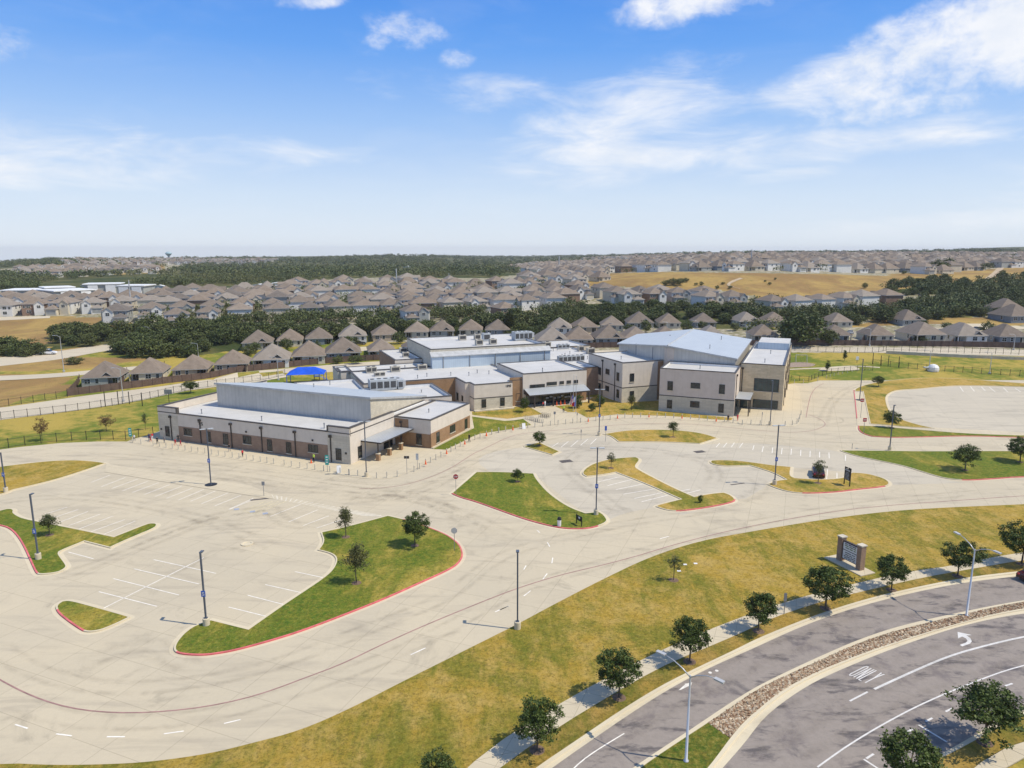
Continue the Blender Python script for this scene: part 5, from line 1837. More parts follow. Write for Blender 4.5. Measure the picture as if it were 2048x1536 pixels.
def lot_lamp(px, py, pytop, heads, sign, label, z=.0, base=True, head_rz=0.0):
    hm = POLE if heads == 1 else UNITGREY
    p, h = pole_top(px, py, pytop, z)
    o = thing('lamp_post', label, 'lamp post', p, 0, 'square lamp poles of the car parks')
    zb = .75 if base else .05
    if base:
        MB().lathe((0, 0, -.1), [(.33, 0), (.33, .82), (.30, .86)], 16).build('concrete_base', KERB, o)
    else:
        MB().lathe((0, 0, -.02), [(1.0, 0), (.9, .05), (.2, .09)], 14).build('base_plate', BLACK, o)
    MB().box((0, 0, zb), (.15, .15, h - zb)).box((0, 0, zb), (.34, .34, .05)).build('pole', POLE, o)
    for k in range(heads):
        s = 1 if k == 0 else -1
        hd = (MB().box((s * .62, 0, h - .12), (.75, .36, .09)).box((s * .15, 0, h - .12), (.3, .1, .08)) if heads == 2 else MB().box((.3, 0, h - .14), (.5, .3, .09))).build('lamp_head', hm, o)
        hd.rotation_euler.z = head_rz
    if sign:
        mb = MB().box((0, -.12, h * .40), (.42, .04, .62), 0)
        s = mb.build('pole_sign', [BLUE, WHITE], o)
        g = MB()
        glyph(g, sign, .2, .34, -.15, 0)
        g = g.build('sign_figure', WHITE, s)
        g.location.z = h * .40 + .14
    return o


for a in ((1035, 1257, 1103, 1, None, 'dark lamp pole on a white base at the edge of the front lawn', .1, True, R(90)),
          (413, 1250, 1104, 1, '5', 'dark lamp pole at the lower tip of the large green island', .1, True, R(90)),
          (77, 1118, 988, 1, '5', 'dark leaning lamp pole on the left hammer-shaped island', .1, True, R(90)),
          (12, 984, 905, 1, '4', 'lamp pole at the far left edge on the pointed island', .1, True, R(180)),
          (422, 969, 857, 2, '4', 'lamp pole on the pale path before the classroom wing', .04, False, R(25)),
          (733, 953, 842, 2, None, 'lamp pole on the footpath at the school corner', .03, True, R(10)),
          (1192, 1029, 895, 2, '4', 'lamp pole at the right tip of the wing-shaped island', .1, True, R(0)),
          (1549, 969, 850, 2, '4', 'lamp pole on the hooked island before the gym', .1, True, R(10)),
          (1198, 871, 778, 2, '4', 'lamp pole at the tip of the lens-shaped island', .0, True, R(0)),
          (1540, 850, 761, 1, None, 'lamp pole on the paving before the gym corner window', .03, True, R(90)),
          (1779, 901, 810, 1, None, 'lamp pole at the bend right of the drive with red kerb', .0, True, R(40)),
          (1719, 800, 718, 1, None, 'tall lamp pole on the bus stop pad', .05, False, R(90))):
    lot_lamp(*a[:6], z=a[6], base=a[7], head_rz=a[8])


def street_lamp(px, py, pyj, heads, label):
    p, h = pole_top(px, py, pyj, .08)
    o = thing('street_lamp', label, 'street lamp', p, 0, 'double-arm street lamps in the median')
    MB().lathe((0, 0, 0), [(.2, 0), (.2, .06), (.11, .08), (.065, h), (.02, h + .1)], 12).build('pole', SILVER, o, True)
    for hx, hy in heads:
        # arm end: pixel column/row of the lamp head at a height a little over the pole top
        zt = h + .75
        e = G(hx, hy, p.z + zt) - p
        L = e.xy.length
        e2 = e.xy.normalized() * min(max(L, 2.0), 3.2)
        end = Vector((e2.x, e2.y, zt))
        pts = [Vector((0, 0, h - .1)), Vector((e2.x * .3, e2.y * .3, h + .32)), Vector((e2.x * .65, e2.y * .65, h + .62)), end]
        arm = MB().tube(pts, [.05, .042, .036, .03], 8).build('arm', SILVER, o, True)
        d = Vector((e2.x, e2.y, 0)).normalized()
        MB().box((end.x + d.x * .25, end.y + d.y * .25, end.z - .08), (.72, .3, .12), ax=d).build('lamp_head', LTGREY, arm)
    return o


street_lamp(1372, 1522, 1352, ((1328, 1308), (1432, 1357)), 'silver double-arm street lamp on the green tip of the median')
street_lamp(1933, 1231, 1100, ((1918, 1068), (1990, 1102)), 'silver double-arm street lamp in the rocky median at right')


def far_lamp(px, py, pytop, label, arm=1):
    p = GT(px, py)
    lo, hi = 0.0, 40.0
    for _ in range(40):
        m = (lo + hi) / 2
        if pix((p.x, p.y, p.z + m))[1] > pytop:
            lo = m
        else:
            hi = m
    o = thing('street_lamp', label, 'street lamp', p, 0, 'pale street lamps beyond the school')
    MB().lathe((0, 0, 0), [(.35, 0), (.35, .5), (.12, .52), (.08, lo)], 8).build('pole', SILVER, o)
    if arm:
        MB().tube([(0, 0, lo - .1), (-arm * .8, 0, lo + .25), (-arm * 1.6, 0, lo + .3)], .05, 6).build('arm', SILVER, o)
        MB().box((-arm * 1.8, 0, lo + .22), (.7, .3, .12)).build('lamp_head', LTGREY, o)


for a in ((128, 744, 673, 'pale lamp post beside the far left road'), (247, 804, 738, 'pale lamp post between the first two fence-side houses'), (299, 672, 655, 'pale lamp post at the edge of the left woods', 1),
          (557, 761, 716, 'slim lamp post beside the blue shade canopy'), (397, 715, 688, 'pale lamp post in the trees left of the rooftops'), (1229, 662, 648, 'lamp post among the houses behind the entrance'), (1335, 660, 645, 'lamp post among the houses behind the gym'),
          (1393, 675, 642, 'lamp post behind the gym ridge'), (1492, 682, 651, 'lamp post behind the gym at the back street'), (1739, 692, 658, 'pale lamp post before the brown fence at right'), (2027, 700, 670, 'pale lamp post at the far right fence'), (1979, 748, 706, 'dark slim lamp post in the right-hand field'),
          (1858, 739, 702, 'dark slim lamp post beside the white dome in the field')):
    far_lamp(*a)
for x, y, t, lb in ((262.7, 617, 561, 'tall pale monopole mast above the left rooftops'), (793.6, 578, 538, 'tall thin mast above the middle rooftops'), (1118, 545, 513, 'thin mast on the far hillside'), (1502, 530, 500, 'thin mast above the hilltop houses')):
    p = GT(x, y)
    d = p.y
    h = (y - t) * d / FOC
    tag(MB().lathe((0, 0, 0), [(d * .0011, 0), (d * .0007, h)], 8).build('mast', LTGREY, None, False, p), lb, 'mast', 'far masts')


def sign_post(px, py, pytop, style, label, z=.03, rz=0.0, w=.45, hgt=.6):
    p, h = pole_top(px, py, pytop, z)
    o = thing('sign_post', label, 'sign', p, rz)
    MB().box((0, 0, 0), (.06, .06, h)).build('post', MIDGREY, o)
    if style == 'stop' or style == 'back':
        r_ = .40
        mb = MB()
        ring = [(math.cos(R(22.5 + 45 * k)) * r_, math.sin(R(22.5 + 45 * k)) * r_) for k in range(8)]
        for y0, fl in ((-.05, 1), (-.035, 0)):
            pts = [(x, y0, h - r_ + y) for x, y in ring]
            mb.face(pts if fl else pts[::-1], 0 if fl else 1)
        n = mb.build('sign_plate', [RED, LTGREY] if style == 'stop' else [LTGREY, LTGREY], o)
        if style == 'stop':
            g = MB()
            S = {'S': [(0, .8, 1, 1), (0, .4, 1, .6), (0, 0, 1, .2), (0, .5, .25, .9), (.75, .1, 1, .5)], 'T': [(0, .8, 1, 1), (.38, 0, .62, .8)], 'O': [(0, 0, .25, 1), (.75, 0, 1, 1), (.2, .8, .8, 1), (.2, 0, .8, .2)], 'P': [(0, 0, .25, 1), (.2, .8, 1, 1), (.2, .4, 1, .58), (.75, .5, 1, .9)]}
            for k, ch in enumerate('STOP'):
                for x0, y0, x1, y1 in S[ch]:
                    X0 = -.29 + k * .15
                    g.box((X0 + (x0 + x1) / 2 * .12, -.062, h - r_ - .11 + y0 * .22), ((x1 - x0) * .12, .012, (y1 - y0) * .22))
            g.build('lettering', WHITE, n)
    elif style == 'noentry':
        n = MB().box((0, -.04, h - .75), (.75, .02, .75)).build('sign_plate', RED, o)
        MB().box((0, -.06, h - .44), (.55, .012, .13)).build('white_bar', WHITE, n)
    elif style == 'lot':
        MB().box((0, -.04, h - 1.1), (w, .03, 1.1)).build('sign_plate', UNITGREY, o)
    elif style == 'blue':
        MB().box((0, -.04, h - hgt), (w, .02, hgt)).build('sign_plate', BLUE, o)
    elif style == 'teal':
        n = MB().box((0, -.05, h - 1.7), (.62, .03, 1.7)).build('sign_plate', TEAL, o)
        for zz in (.35, .8, 1.25):
            MB().box((0, -.075, h - zz - .1), (.34, .012, .2)).build('pictogram', WHITE, n)
    elif style == 'angled':
        MB().box((-.22, 0, h - .45), (.42, .04, .45)).box((.22, 0, h - .45), (.42, .04, .45)).build('sign_plate', BRONZE, o)
    else:
        MB().box((0, -.04, h - hgt), (w, .02, hgt)).build('sign_plate', MIDGREY, o)
    return o


sign_post(912, 990, 948, 'stop', 'red octagonal stop sign at the tip of the centre island', .1)
sign_post(909, 1101, 1055, 'back', 'grey back of a stop sign on the large green island', .1)
sign_post(1721, 836, 797, 'noentry', 'upper red no-entry sign beside the drive at right', .05)
sign_post(1727, 868, 836, 'noentry', 'lower red no-entry sign on the grass tip at right', .1)
sign_post(528, 992, 963, 'plain', 'small dark parking sign before the zebra crossing', .04)
sign_post(814, 948, 912, 'angled', 'two-bladed sign on the footpath at the school corner')
sign_post(835, 939, 907, 'lot', 'grey notice post on the footpath right of the two-bladed sign')
sign_post(1109, 850, 823, 'plain', 'dark sign post at the bike stands before the entrance')
sign_post(1154, 846, 825, 'plain', 'slim post sign right of the entrance path', w=.2)
sign_post(1162, 880, 859, 'plain', 'slim post sign at the crossing before the entrance', w=.2)
sign_post(1211, 883, 852, 'blue', 'tall blue accessible parking sign near the lamp pole', w=.42, hgt=.9)
sign_post(1523, 851, 824, 'plain', 'slim post before the gym corner paving', w=.14)
sign_post(1704, 898, 887, 'plain', 'short marker post at the tip of the broad right bed', w=.12, hgt=.2)
sign_post(1568, 1228, 1186, 'plain', 'brown street sign seen edge on beside the sidewalk', .12, w=.3, hgt=.9)
sign_post(655, 943, 910, 'teal', 'teal and white banner sign before the classroom wing')
sign_post(262, 882, 856, 'teal', 'teal and white banner sign at the left school gate', .0)


# bollards, some wearing an orange cone
BOL = q1([(35, 880), (100, 890), (167, 898), (232, 907), (293, 915), (362, 925), (428, 936), (493, 945), (563, 955), (632, 965), (703, 978), (772, 988), (845, 998), (915, 1008), (990, 1020), (1060, 1030), (1132, 1040), (1200, 1050), (1268, 1062), (1376, 1077), (1450, 1090), (1537, 1102), (1612, 1112), (1690, 1125), (1780, 1137), (1843, 1145), (1948, 1160), (2037, 1175)]) \
    + q6([(1360, 1255), (1445, 1268)]) + r7([(1017, 205), (1088, 213), (1243, 230), (1327, 226), (1412, 217), (1550, 175)]) + q2([(1020, 1520), (1133, 1460), (1188, 1430), (1240, 1402), (1342, 1348), (1388, 1322), (1437, 1297), (1530, 1250), (1587, 1225), (1640, 1208), (1760, 1170), (1832, 1153), (1900, 1138)]) \
    + q3([(120, 1170), (190, 1152), (262, 1138), (410, 1115), (490, 1105), (563, 1098), (643, 1088), (722, 1078), (800, 1072), (878, 1064), (950, 1055), (1030, 1048), (1187, 1032), (1260, 1025), (1333, 1018), (1483, 1002), (1562, 998), (1645, 995)]) \
    + q4([(175, 997), (260, 1000), (345, 1005), (517, 1015), (605, 1022), (690, 1030), (865, 1043), (953, 1053), (1047, 1070), (1135, 1068), (1230, 1075), (1485, 1083), (1560, 1075), (1607, 1062), (1625, 1045), (1635, 1010), (1648, 970)]) \
    + rg([(95, 870), (300, 870), (630, 820), (830, 765), (910, 742), (1000, 722), (1090, 708), (1190, 692), (1300, 676), (1410, 661), (1530, 645), (1660, 632), (1800, 620), (1930, 605)])
CONES = q2([(1082, 1477), (1297, 1370), (1483, 1272), (1705, 1187), (1975, 1127)]) + q3([(65, 1187), (337, 1127), (1108, 1040), (1408, 1007), (1730, 995)]) + q4([(430, 1007), (780, 1037)])
bm_ = MB().lathe((0, 0, 0), [(.13, 0), (.13, .06), (.085, .07), (.085, .98), (.06, 1.03), (.01, 1.05)], 10)
bol_post = bm_.mesh('bollard', plain('bollard_concrete', (.50, .46, .37), .15, 2, .7), False)
cone_me = MB().lathe((0, 0, 0), [(.20, 0), (.20, .04), (.165, .05), (.05, .70), (.02, .72)], 12)
cone_me.lathe((0, 0, 0), [(.128, .26), (.122, .27), (.098, .40), (.10, .41)], 12, 1)
cone_me = cone_me.mesh('safety_cone', [ORANGE, ORANGE])
for x, y in BOL + CONES:
    p = G(x, y, .03)
    tag(put('bollard', bol_post, None, p), 'pale concrete bollard in the row along the school footpath kerb', 'bollard', 'bollards along the school drive')
for k, (x, y) in enumerate(sorted(CONES)):
    p = G(x, y, .42)
    tag(put('safety_cone', cone_me, None, p), f'{ORD[k]} orange cone from the left slipped over a bollard along the drive', 'traffic cone', 'cones on the bollards')
for k, (x, y) in enumerate(q3([(785, 872), (826, 868), (868, 862)])):
    p = G(x, y, .05)
    tag(put('safety_cone', cone_me, None, p, 0, (1.2, 1.2, 1.5)), f'{("left", "middle", "right")[k]} of the three red cones in a line before the entrance canopy', 'traffic cone', 'cones under the entrance canopy')

# brick monument sign with changeable letter board
p0, p1 = G(1683, 1122, .12), G(1717, 1139, .12)
ax = (p1 - p0).normalized()
mid = (p0 + p1) / 2
L = (p1 - p0).length + .35
ms = thing('monument_sign', 'brick-pillared school sign with white letter board on the front lawn', 'sign', (mid.x, mid.y, .1), math.atan2(ax.y, ax.x))
MB().box((0, -.15, 0), (L + 2.6, 2.2, .12)).build('plinth', WALK, ms)
for s in (-1, 1):
    pl = MB().box((s * L / 2, 0, .12), (.62, .72, 2.9)).build('pillar', BRICK_D, ms)
    MB().box((s * L / 2, 0, 3.02), (.76, .86, .14)).build('cap', LIMESTONE, pl)
MB().box((0, 0, .5), (L - .6, .3, 2.25)).build('cabinet', BRONZE, ms)
MB().box((0, -.17, 1.75), (L - .85, .06, .85)).build('name_panel', WHITE, ms)
bd = MB().box((0, -.17, .62), (L - .85, .06, 1.02)).build('letter_board', WHITE, ms)
rr = random.Random(3)
for row, (z, mat, par) in enumerate(((2.42, BLACK, ms), (2.2, LEAF_BRIGHT, ms), (1.95, LEAF_BRIGHT, ms), (1.38, BLACK, bd), (1.14, BLACK, bd), (.92, BLACK, bd), (.72, BLACK, bd))):
    x = -(L - 1.2) / 2 + rr.uniform(.0, .25)
    end = (L - 1.2) / 2
    while x < end - .1:
        wl = min(rr.uniform(.22, .5), end - x)
        mb = MB()
        k = x
        while k < x + wl:
            mb.box((k + .03, -.21, z), (.05, .012, .11 if row > 2 else .13))
            k += .075
        mb.build('lettering', mat, par)
        x += wl + rr.uniform(.08, .2)

# low black double-post sign and white bin on the centre island
p0, p1 = G(1153, 1047, .12), G(1163, 1053, .12)
ax = (p1 - p0).normalized()
o = thing('notice_board', 'small black two-post notice board on the centre island', 'sign', p0.lerp(p1, .5), math.atan2(ax.y, ax.x))
for s in (-1, 1):
    MB().box((s * (p1 - p0).length / 2, 0, 0), (.1, .1, 1.35)).build('post', BLACK, o)
n = MB().box((0, 0, .62), ((p1 - p0).length + .2, .06, .7)).build('panel', BLACK, o)
MB().box((.1, -.045, .95), (.35, .012, .25)).build('emblem', WHITE, n)
p = G(1118.5, 1052, .12)
o = thing('litter_bin', 'white round litter bin with dark lid on the centre island', 'bin', p)
MB().lathe((0, 0, 0), [(.24, 0), (.27, .9)], 14).build('bin_body', WHITE, o)
MB().lathe((0, 0, .9), [(.29, 0), (.29, .12), (.18, .36), (.05, .42)], 14).build('lid', BLACK, o)
# directory sign
p0, p1 = G(1688, 968, .12), G(1699, 973, .12)
ax = (p1 - p0).normalized()
L = (p1 - p0).length
o = thing('directory_sign', 'dark directory sign on two posts with pale text rows', 'sign', p0.lerp(p1, .5), math.atan2(ax.y, ax.x))
for s in (-1, 1):
    MB().box((s * L / 2, 0, 0), (.12, .12, 2.9)).build('post', BLACK, o)
n = MB().box((0, 0, .85), (L - .05, .1, 1.75)).build('panel', plain('dark_sign_panel', (.05, .045, .045), .1, 2, .5), o)
MB().box((0, -.07, 2.35), (L - .2, .02, .2)).build('header', UNITGREY, n)
for k in range(6):
    MB().box((-.05, -.06, 1.0 + k * .21), (L - .35 - .1 * (k % 3), .02, .07)).build('text_row', UNITGREY, n)
MB().box((-.3, 0, 2.68), (.4, .08, .22)).box((.3, 0, 2.62), (.45, .08, .3)).build('emblem', BLACK, n)
# A-frame boards on the footpath
for x, y, lb in ((678, 944, 'white folding board on the footpath by the teal banner'), (1047, 857, 'white folding board on the path by the bike stands')):
    p = G(x, y, .03)
    o = thing('folding_board', lb, 'sign', p, R(15))
    for s in (-1, 1):
        b = MB().face([(-.35, s * .38, 0), (.35, s * .38, 0), (.35, s * .03, 1.15), (-.35, s * .03, 1.15)]).face([(-.35, s * .42, 0), (-.35, s * .07, 1.15), (.35, s * .07, 1.15), (.35, s * .42, 0)]).build('board', WHITE, o)

# flagpoles
def flag(px, py, pytop, kind, label, s):
    p, h = pole_top(px, py, pytop, .05)
    o = thing('flagpole', label, 'flagpole', p)
    MB().lathe((0, 0, 0), [(.16, 0), (.16, .1), (.06, .12), (.04, h)], 10).build('pole', SILVER, o)
    MB().lathe((0, 0, h), [(.02, 0), (.08, .06), (.08, .1), (.01, .16)], 8).build('finial', SILVER, o)
    mb = MB()
    W_, H_ = 1.0, 2.5
    n, rows = 8, 13
    zt = h * .47
    for i in range(n):
        for j in range(rows):
            q = []
            for a, b in ((i, j), (i + 1, j), (i + 1, j + 1), (i, j + 1)):
                f, g = a / n, b / rows
                x = -s * f * W_ * (.45 + .55 * g)
                yy = .12 * math.sin(f * 9 + g * 2) * (.5 + f)
                z = zt - g * H_ - f * .5 * (1 - g)
                q.append((x, yy, z))
            if kind == 'us':
                m = 2 if (j < 5 and i < 4) else (0 if i % 2 == 0 else 1)
            else:
                m = 2 if i < 3 else (1 if j < 7 else 0)
            mb.face(q, m)
    mb.build('flag', [RED, WHITE, BLUE], o, True)


flag(1146.5, 822, 750, 'us', 'left flagpole with a limp red and white striped flag', 1)
flag(1151.5, 826, 752, 'state', 'right flagpole with a limp dark blue flag', 1)

# bike stands
for k, (x, y) in enumerate(q3([(500, 1020), (555, 1035), (600, 1050), (650, 1000), (675, 990)])):
    p = G(x, y, .03)
    o = thing('bike_stand', f'{ORD[k]} hooped metal bike stand from the left beside the entrance path', 'bike rack', p, R(-30), 'bike stands beside the entrance')
    for j in range(5):
        MB().tube([(j * .5 - 1, -.35, 0), (j * .5 - 1, -.3, .75), (j * .5 - 1, 0, .88), (j * .5 - 1, .3, .75), (j * .5 - 1, .35, 0)], .03, 6).build('hoop', BLACK if k > 2 else MIDGREY, o)
    MB().tube([(-1.1, 0, .05), (1.1, 0, .05)], .03, 6).build('rail', MIDGREY, o)


# ------------------------------------------------------------------ people (small in the picture)
def person_mesh(pose):
    """one skinned body: joints -> Skin + Subdivision, applied"""
    st = .10 if pose == 'stand' else .20
    J = [((0, 0, .95), .14), ((0, 0, 1.12), .13), ((0, 0, 1.36), .155), ((0, 0, 1.50), .055), ((0, -.02, 1.62), .10), ((0, -.02, 1.72), .085),
         ((-.20, 0, 1.40), .06), ((-.26, .02, 1.14), .045), ((-.25, -.10 if pose == 'walk' else -.04, .90), .036), ((-.25, -.12, .80), .034),
         ((.20, 0, 1.40), .06), ((.27, .02, 1.15), .045), ((.26, .08 if pose == 'walk' else -.04, .91), .036), ((.26, .08, .81), .034),
         ((-.10, 0, .86), .10), ((-.11, -st * .4, .48), .065), ((-.11, -st if pose == 'walk' else 0, .09), .045), ((-.12, -st - .12, .04), .04),
         ((.10, 0, .86), .10), ((.11, st * .2, .48), .065), ((.11, st if pose == 'walk' else 0, .09), .045), ((.12, st - .12, .04), .04)]
    E_ = [(0, 1), (1, 2), (2, 3), (3, 4), (4, 5), (2, 6), (6, 7), (7, 8), (8, 9), (2, 10), (10, 11), (11, 12), (12, 13), (0, 14), (14, 15), (15, 16), (16, 17), (0, 18), (18, 19), (19, 20), (20, 21)]
    me = bpy.data.meshes.new('person')
    me.from_pydata([j[0] for j in J], E_, [])
    o = bpy.data.objects.new('person', me)
    COL.objects.link(o)
    o.modifiers.new('skin', 'SKIN')
    for k, v in enumerate(me.skin_vertices[0].data):
        v.radius = (J[k][1], J[k][1])
        v.use_root = k == 0
    s = o.modifiers.new('sub', 'SUBSURF')
    s.levels = 1
    dg = bpy.context.evaluated_depsgraph_get()
    r_ = bpy.data.meshes.new_from_object(o.evaluated_get(dg))
    bpy.data.objects.remove(o)
    return r_


PB = {k: person_mesh(k) for k in ('stand', 'walk')}
SKIN = plain('skin', (.40, .25, .17), .08, 3, .6)
HAIR = plain('dark_hair', (.03, .022, .018), .2, 3, .6)
CLOTH = {'hivis': HIVIS, 'black': plain('black_cloth', (.02, .02, .022), .2, 3, .9), 'red': plain('red_cloth', (.55, .04, .05), .1, 3, .9), 'white': plain('white_cloth', (.72, .72, .72), .06, 3, .9), 'navy': plain('navy_cloth', (.03, .04, .09), .1, 3, .9), 'grey': plain('grey_cloth', (.22, .22, .23), .1, 3, .9)}


def person(px, py, h, pose, top, bottom, label, rz=0.0, z=.03):
    p = G(px, py, z)
    me = PB[pose].copy()
    for m in (SKIN, CLOTH[top], CLOTH[bottom], HAIR):
        me.materials.append(m)
    for f in me.polygons:
        c = f.center
        if c.z > 1.5:
            f.material_index = 3 if (c.z > 1.68 or c.y > .02) else 0
        elif c.z > .98 and abs(c.x) < .30 and not (abs(c.x) > .22 and c.z < 1.15):
            f.material_index = 1
        elif abs(c.x) > .2 and c.z > .7:
            f.material_index = 0
        else:
            f.material_index = 2
    me.polygons.foreach_set('use_smooth', [True] * len(me.polygons))
    return tag(put('person', me, None, p, rz, h / 1.78), label, 'person')


for a in ((628, 925, 1.75, 'stand', 'hivis', 'black', 'person in a yellow hi-vis vest by the brick classroom wall'), (485.5, 914, 1.45, 'walk', 'red', 'black', 'person in red walking between the bollards and classroom wall'), (459, 903, 1.5, 'walk', 'black', 'grey', 'person in black beside the third downspout of the classroom wing'),
          (1456, 843.5, 1.7, 'walk', 'black', 'navy', 'person in dark clothes at the gym corner'), (1475, 841, 1.5, 'stand', 'red', 'red', 'person in red at the side canopy of the gym'), (1086, 815, 1.5, 'walk', 'red', 'black', 'person in red on the entrance path'),
          (1090, 814.5, 1.7, 'walk', 'white', 'white', 'person in white on the entrance path'), (1127, 825, 1.7, 'stand', 'hivis', 'navy', 'person in a hi-vis vest beside the flagpoles'), (938.5, 884, 1.75, 'walk', 'black', 'black', 'person in black walking along the bollards on the grass edge'),
          (269, 882, 1.4, 'walk', 'white', 'grey', 'leftmost person in white at the school gate'), (299, 881.5, 1.6, 'walk', 'navy', 'navy', 'person in navy at the left school corner'), (301.5, 883, 1.3, 'walk', 'red', 'red', 'child in red at the left school corner'), (305, 880, 1.5, 'walk', 'red', 'white', 'person in red top and white trousers at the left school corner'),
          (315, 888, 1.5, 'walk', 'black', 'black', 'person in black just left of the classroom window'), (329, 886, 1.4, 'stand', 'grey', 'grey', 'person in grey below the first classroom window'), (351, 890, 1.3, 'walk', 'red', 'red', 'left of two children in red before the brick wall'), (361.5, 891.5, 1.3, 'walk', 'red', 'red', 'right of two children in red before the brick wall'), (357, 884, 1.6, 'stand', 'black', 'black', 'person in black standing close to the brick wall')):
    person(*a, rz=random.uniform(-1, 1))
for x, y in ((1066, 800), (1078, 803), (1082, 799)):
    pass
# small orange bin beside the hi-vis person
p = G(622.5, 926, .03)
tag(put('safety_cone', cone_me, None, p), 'orange cone standing beside the person in the hi-vis vest', 'traffic cone')


# ------------------------------------------------------------------ vehicles
RUBBER = plain('tyre_rubber', (.02, .02, .02), .2, 4, .8)


def car(p, rz, paint, label, suv=False):
    o = thing('car', label, 'car', p, rz)
    L, W_, H_ = (4.7, 1.85, 1.72) if suv else (4.6, 1.8, 1.45)
    prof = [(-L / 2, .35), (-L / 2, .75), (-L / 2 + .15, .92 if not suv else 1.0), (-L / 2 + (.55 if suv else .95), .98 if not suv else 1.05), (L / 2 - 1.15, .98), (L / 2 - .25, .82), (L / 2, .62), (L / 2, .35)]

    def loft(pr, w0, w1, zsplit=None):
        mb = MB()
        n = len(pr)
        for s in (1, -1):
            pts = [(x, s * (w0 if z < .8 else w1) / 2, z) for x, z in pr]
            mb.face(pts if s < 0 else pts[::-1])
        for i in range(n):
            a, b = pr[i], pr[(i + 1) % n]
            wa, wb = (w0 if a[1] < .8 else w1) / 2, (w0 if b[1] < .8 else w1) / 2
            mb.face([(a[0], -wa, a[1]), (a[0], wa, a[1]), (b[0], wb, b[1]), (b[0], -wb, b[1])])
        return mb
    loft(prof, W_, W_ - .08).build('body', paint, o)
    b0, b1 = (-L / 2 + .25, L / 2 - 1.35) if suv else (-L / 2 + .75, L / 2 - 1.35)
    cab = [(b0, .97), (b0 + (.25 if suv else .55), H_ - .06), (b1 - .75, H_ - .05), (b1, .97)]
    loft(cab, W_ - .12, W_ - .30).build('glasshouse', GLASS, o)
    MB().box(((b0 + b1 - .3) / 2, 0, H_ - .07), (b1 - b0 - (1.0 if suv else 1.5), W_ - .38, .07)).build('roof', paint, o)
    for sx in (-L / 2 + .85, L / 2 - .85):
        for sy in (-1, 1):
            w = MB().tube([(sx, sy * (W_ / 2 - .2), .33), (sx, sy * (W_ / 2 + .01), .33)], .33, 16).build('wheel', RUBBER, o)
            MB().tube([(sx, sy * (W_ / 2 - .02), .33), (sx, sy * (W_ / 2 + .02), .33)], .2, 12).build('rim', SILVER, w)
    for sy in (-1, 1):
        MB().box((L / 2 - .06, sy * .62, .6), (.16, .35, .14)).build('headlight', WHITE, o)
        MB().box((-L / 2 + .04, sy * .66, .68), (.14, .26, .16)).build('tail_light', RED, o)
    return o


DKRED = plain('dark_red_car_paint', (.045, .008, .010), .06, 1, .25, .6)
a, b = G(1610, 955, .01), G(1638, 940, .01)
pc = G(1636, 950, .01)
car(pc, R(70), DKRED, 'dark red car parked behind the feathery island tree')
car(G(2074, 1158, .01), R(22), DKRED, 'dark red car cut off at the right edge of the road')
for x_, y_, r_, pm, lb in ((719, 690, 20, BLACK, 'black car parked in a drive behind the blue canopy'), (1832, 671, 80, WHITE, 'white car parked before a garage right of the great oak'), (1700, 668, 75, UNITGREY, 'grey car parked beside the house right of the great oak'), (1955, 661, 5, POLE, 'dark car parked in the court behind the right bungalows')):
    car(GT(x_, y_) + Vector((0, 0, .1)), R(r_), pm, lb)
pw = GT(98, 709)
car(pw + Vector((0, 0, .12)), R(12), plain('white_car_paint', (.75, .75, .75), .03, 1, .25, .6), 'white SUV driving on the far left road', True)


# ------------------------------------------------------------------ beyond the school: street, fences, playground
def line_on_ground(px, n=None, sm=2):
    pts = chaikin([GT(x, y) for x, y in px], sm, closed=False, sharp=70)
    return resample(pts, n) if n else pts


def draped(name, u, l, mat, lift=.05, n=60, rows=3):
    a, b = line_on_ground(u, n), line_on_ground(l, n)
    mb = MB()
    for i in range(n - 1):
        for r_ in range(rows):
            q = []
            for k, f in ((i, r_), (i + 1, r_), (i + 1, r_ + 1), (i, r_ + 1)):
                p = b[k].lerp(a[k], f / rows)
                q.append((p.x, p.y, ter(p.x, p.y) + lift))
            mb.face(q)
    return struct(mb.build(name, mat))


BS_U = [(-300, 850), (0, 816), (58.6, 808), (136.7, 796), (215, 786), (293, 777), (400, 762), (515, 741), (667, 729), (760, 722), (1000, 708), (1300, 698), (1587, 694), (1680, 694.5), (1770, 694.5), (2048, 700), (2500, 714)]
BS_L = [(-300, 880), (0, 840), (97.6, 828.5), (207, 814), (254, 806), (293, 799), (371, 781), (425, 775), (570, 753), (700, 741), (900, 727), (1100, 716), (1300, 709), (1587, 703.5), (1680, 704.5), (1770, 706), (2048, 712), (2500, 728)]
draped('back_street', BS_U, BS_L, STREETC)
draped('far_road', [(-300, 735), (0, 716), (100, 705), (215, 688), (290, 680)], [(-300, 765), (0, 733), (100, 722), (210, 702), (290, 690)], STREETC)
draped('far_road', [(-300, 760), (0, 752), (80, 749), (150, 744), (330, 728)], [(-300, 772), (0, 762), (80, 757), (150, 752), (330, 735)], STREETC)
draped('far_road', [(-200, 640), (0, 634), (100, 632)], [(-200, 648), (0, 641), (100, 636)], STREETC)
draped('dirt_track', [(2006, 530), (1990, 540), (1978, 552), (1965, 562)], [(2018, 530), (2004, 541), (1992, 553), (1980, 563)], plain('bare_earth', (.44, .34, .22), .15, .2, .95), lift=.2, n=16)
draped('dirt_track', [(1480, 556), (1460, 563), (1450, 572), (1478, 577)], [(1486, 558), (1466, 565), (1457, 571), (1482, 579)], MATS['bare_earth'], lift=.2, n=16)
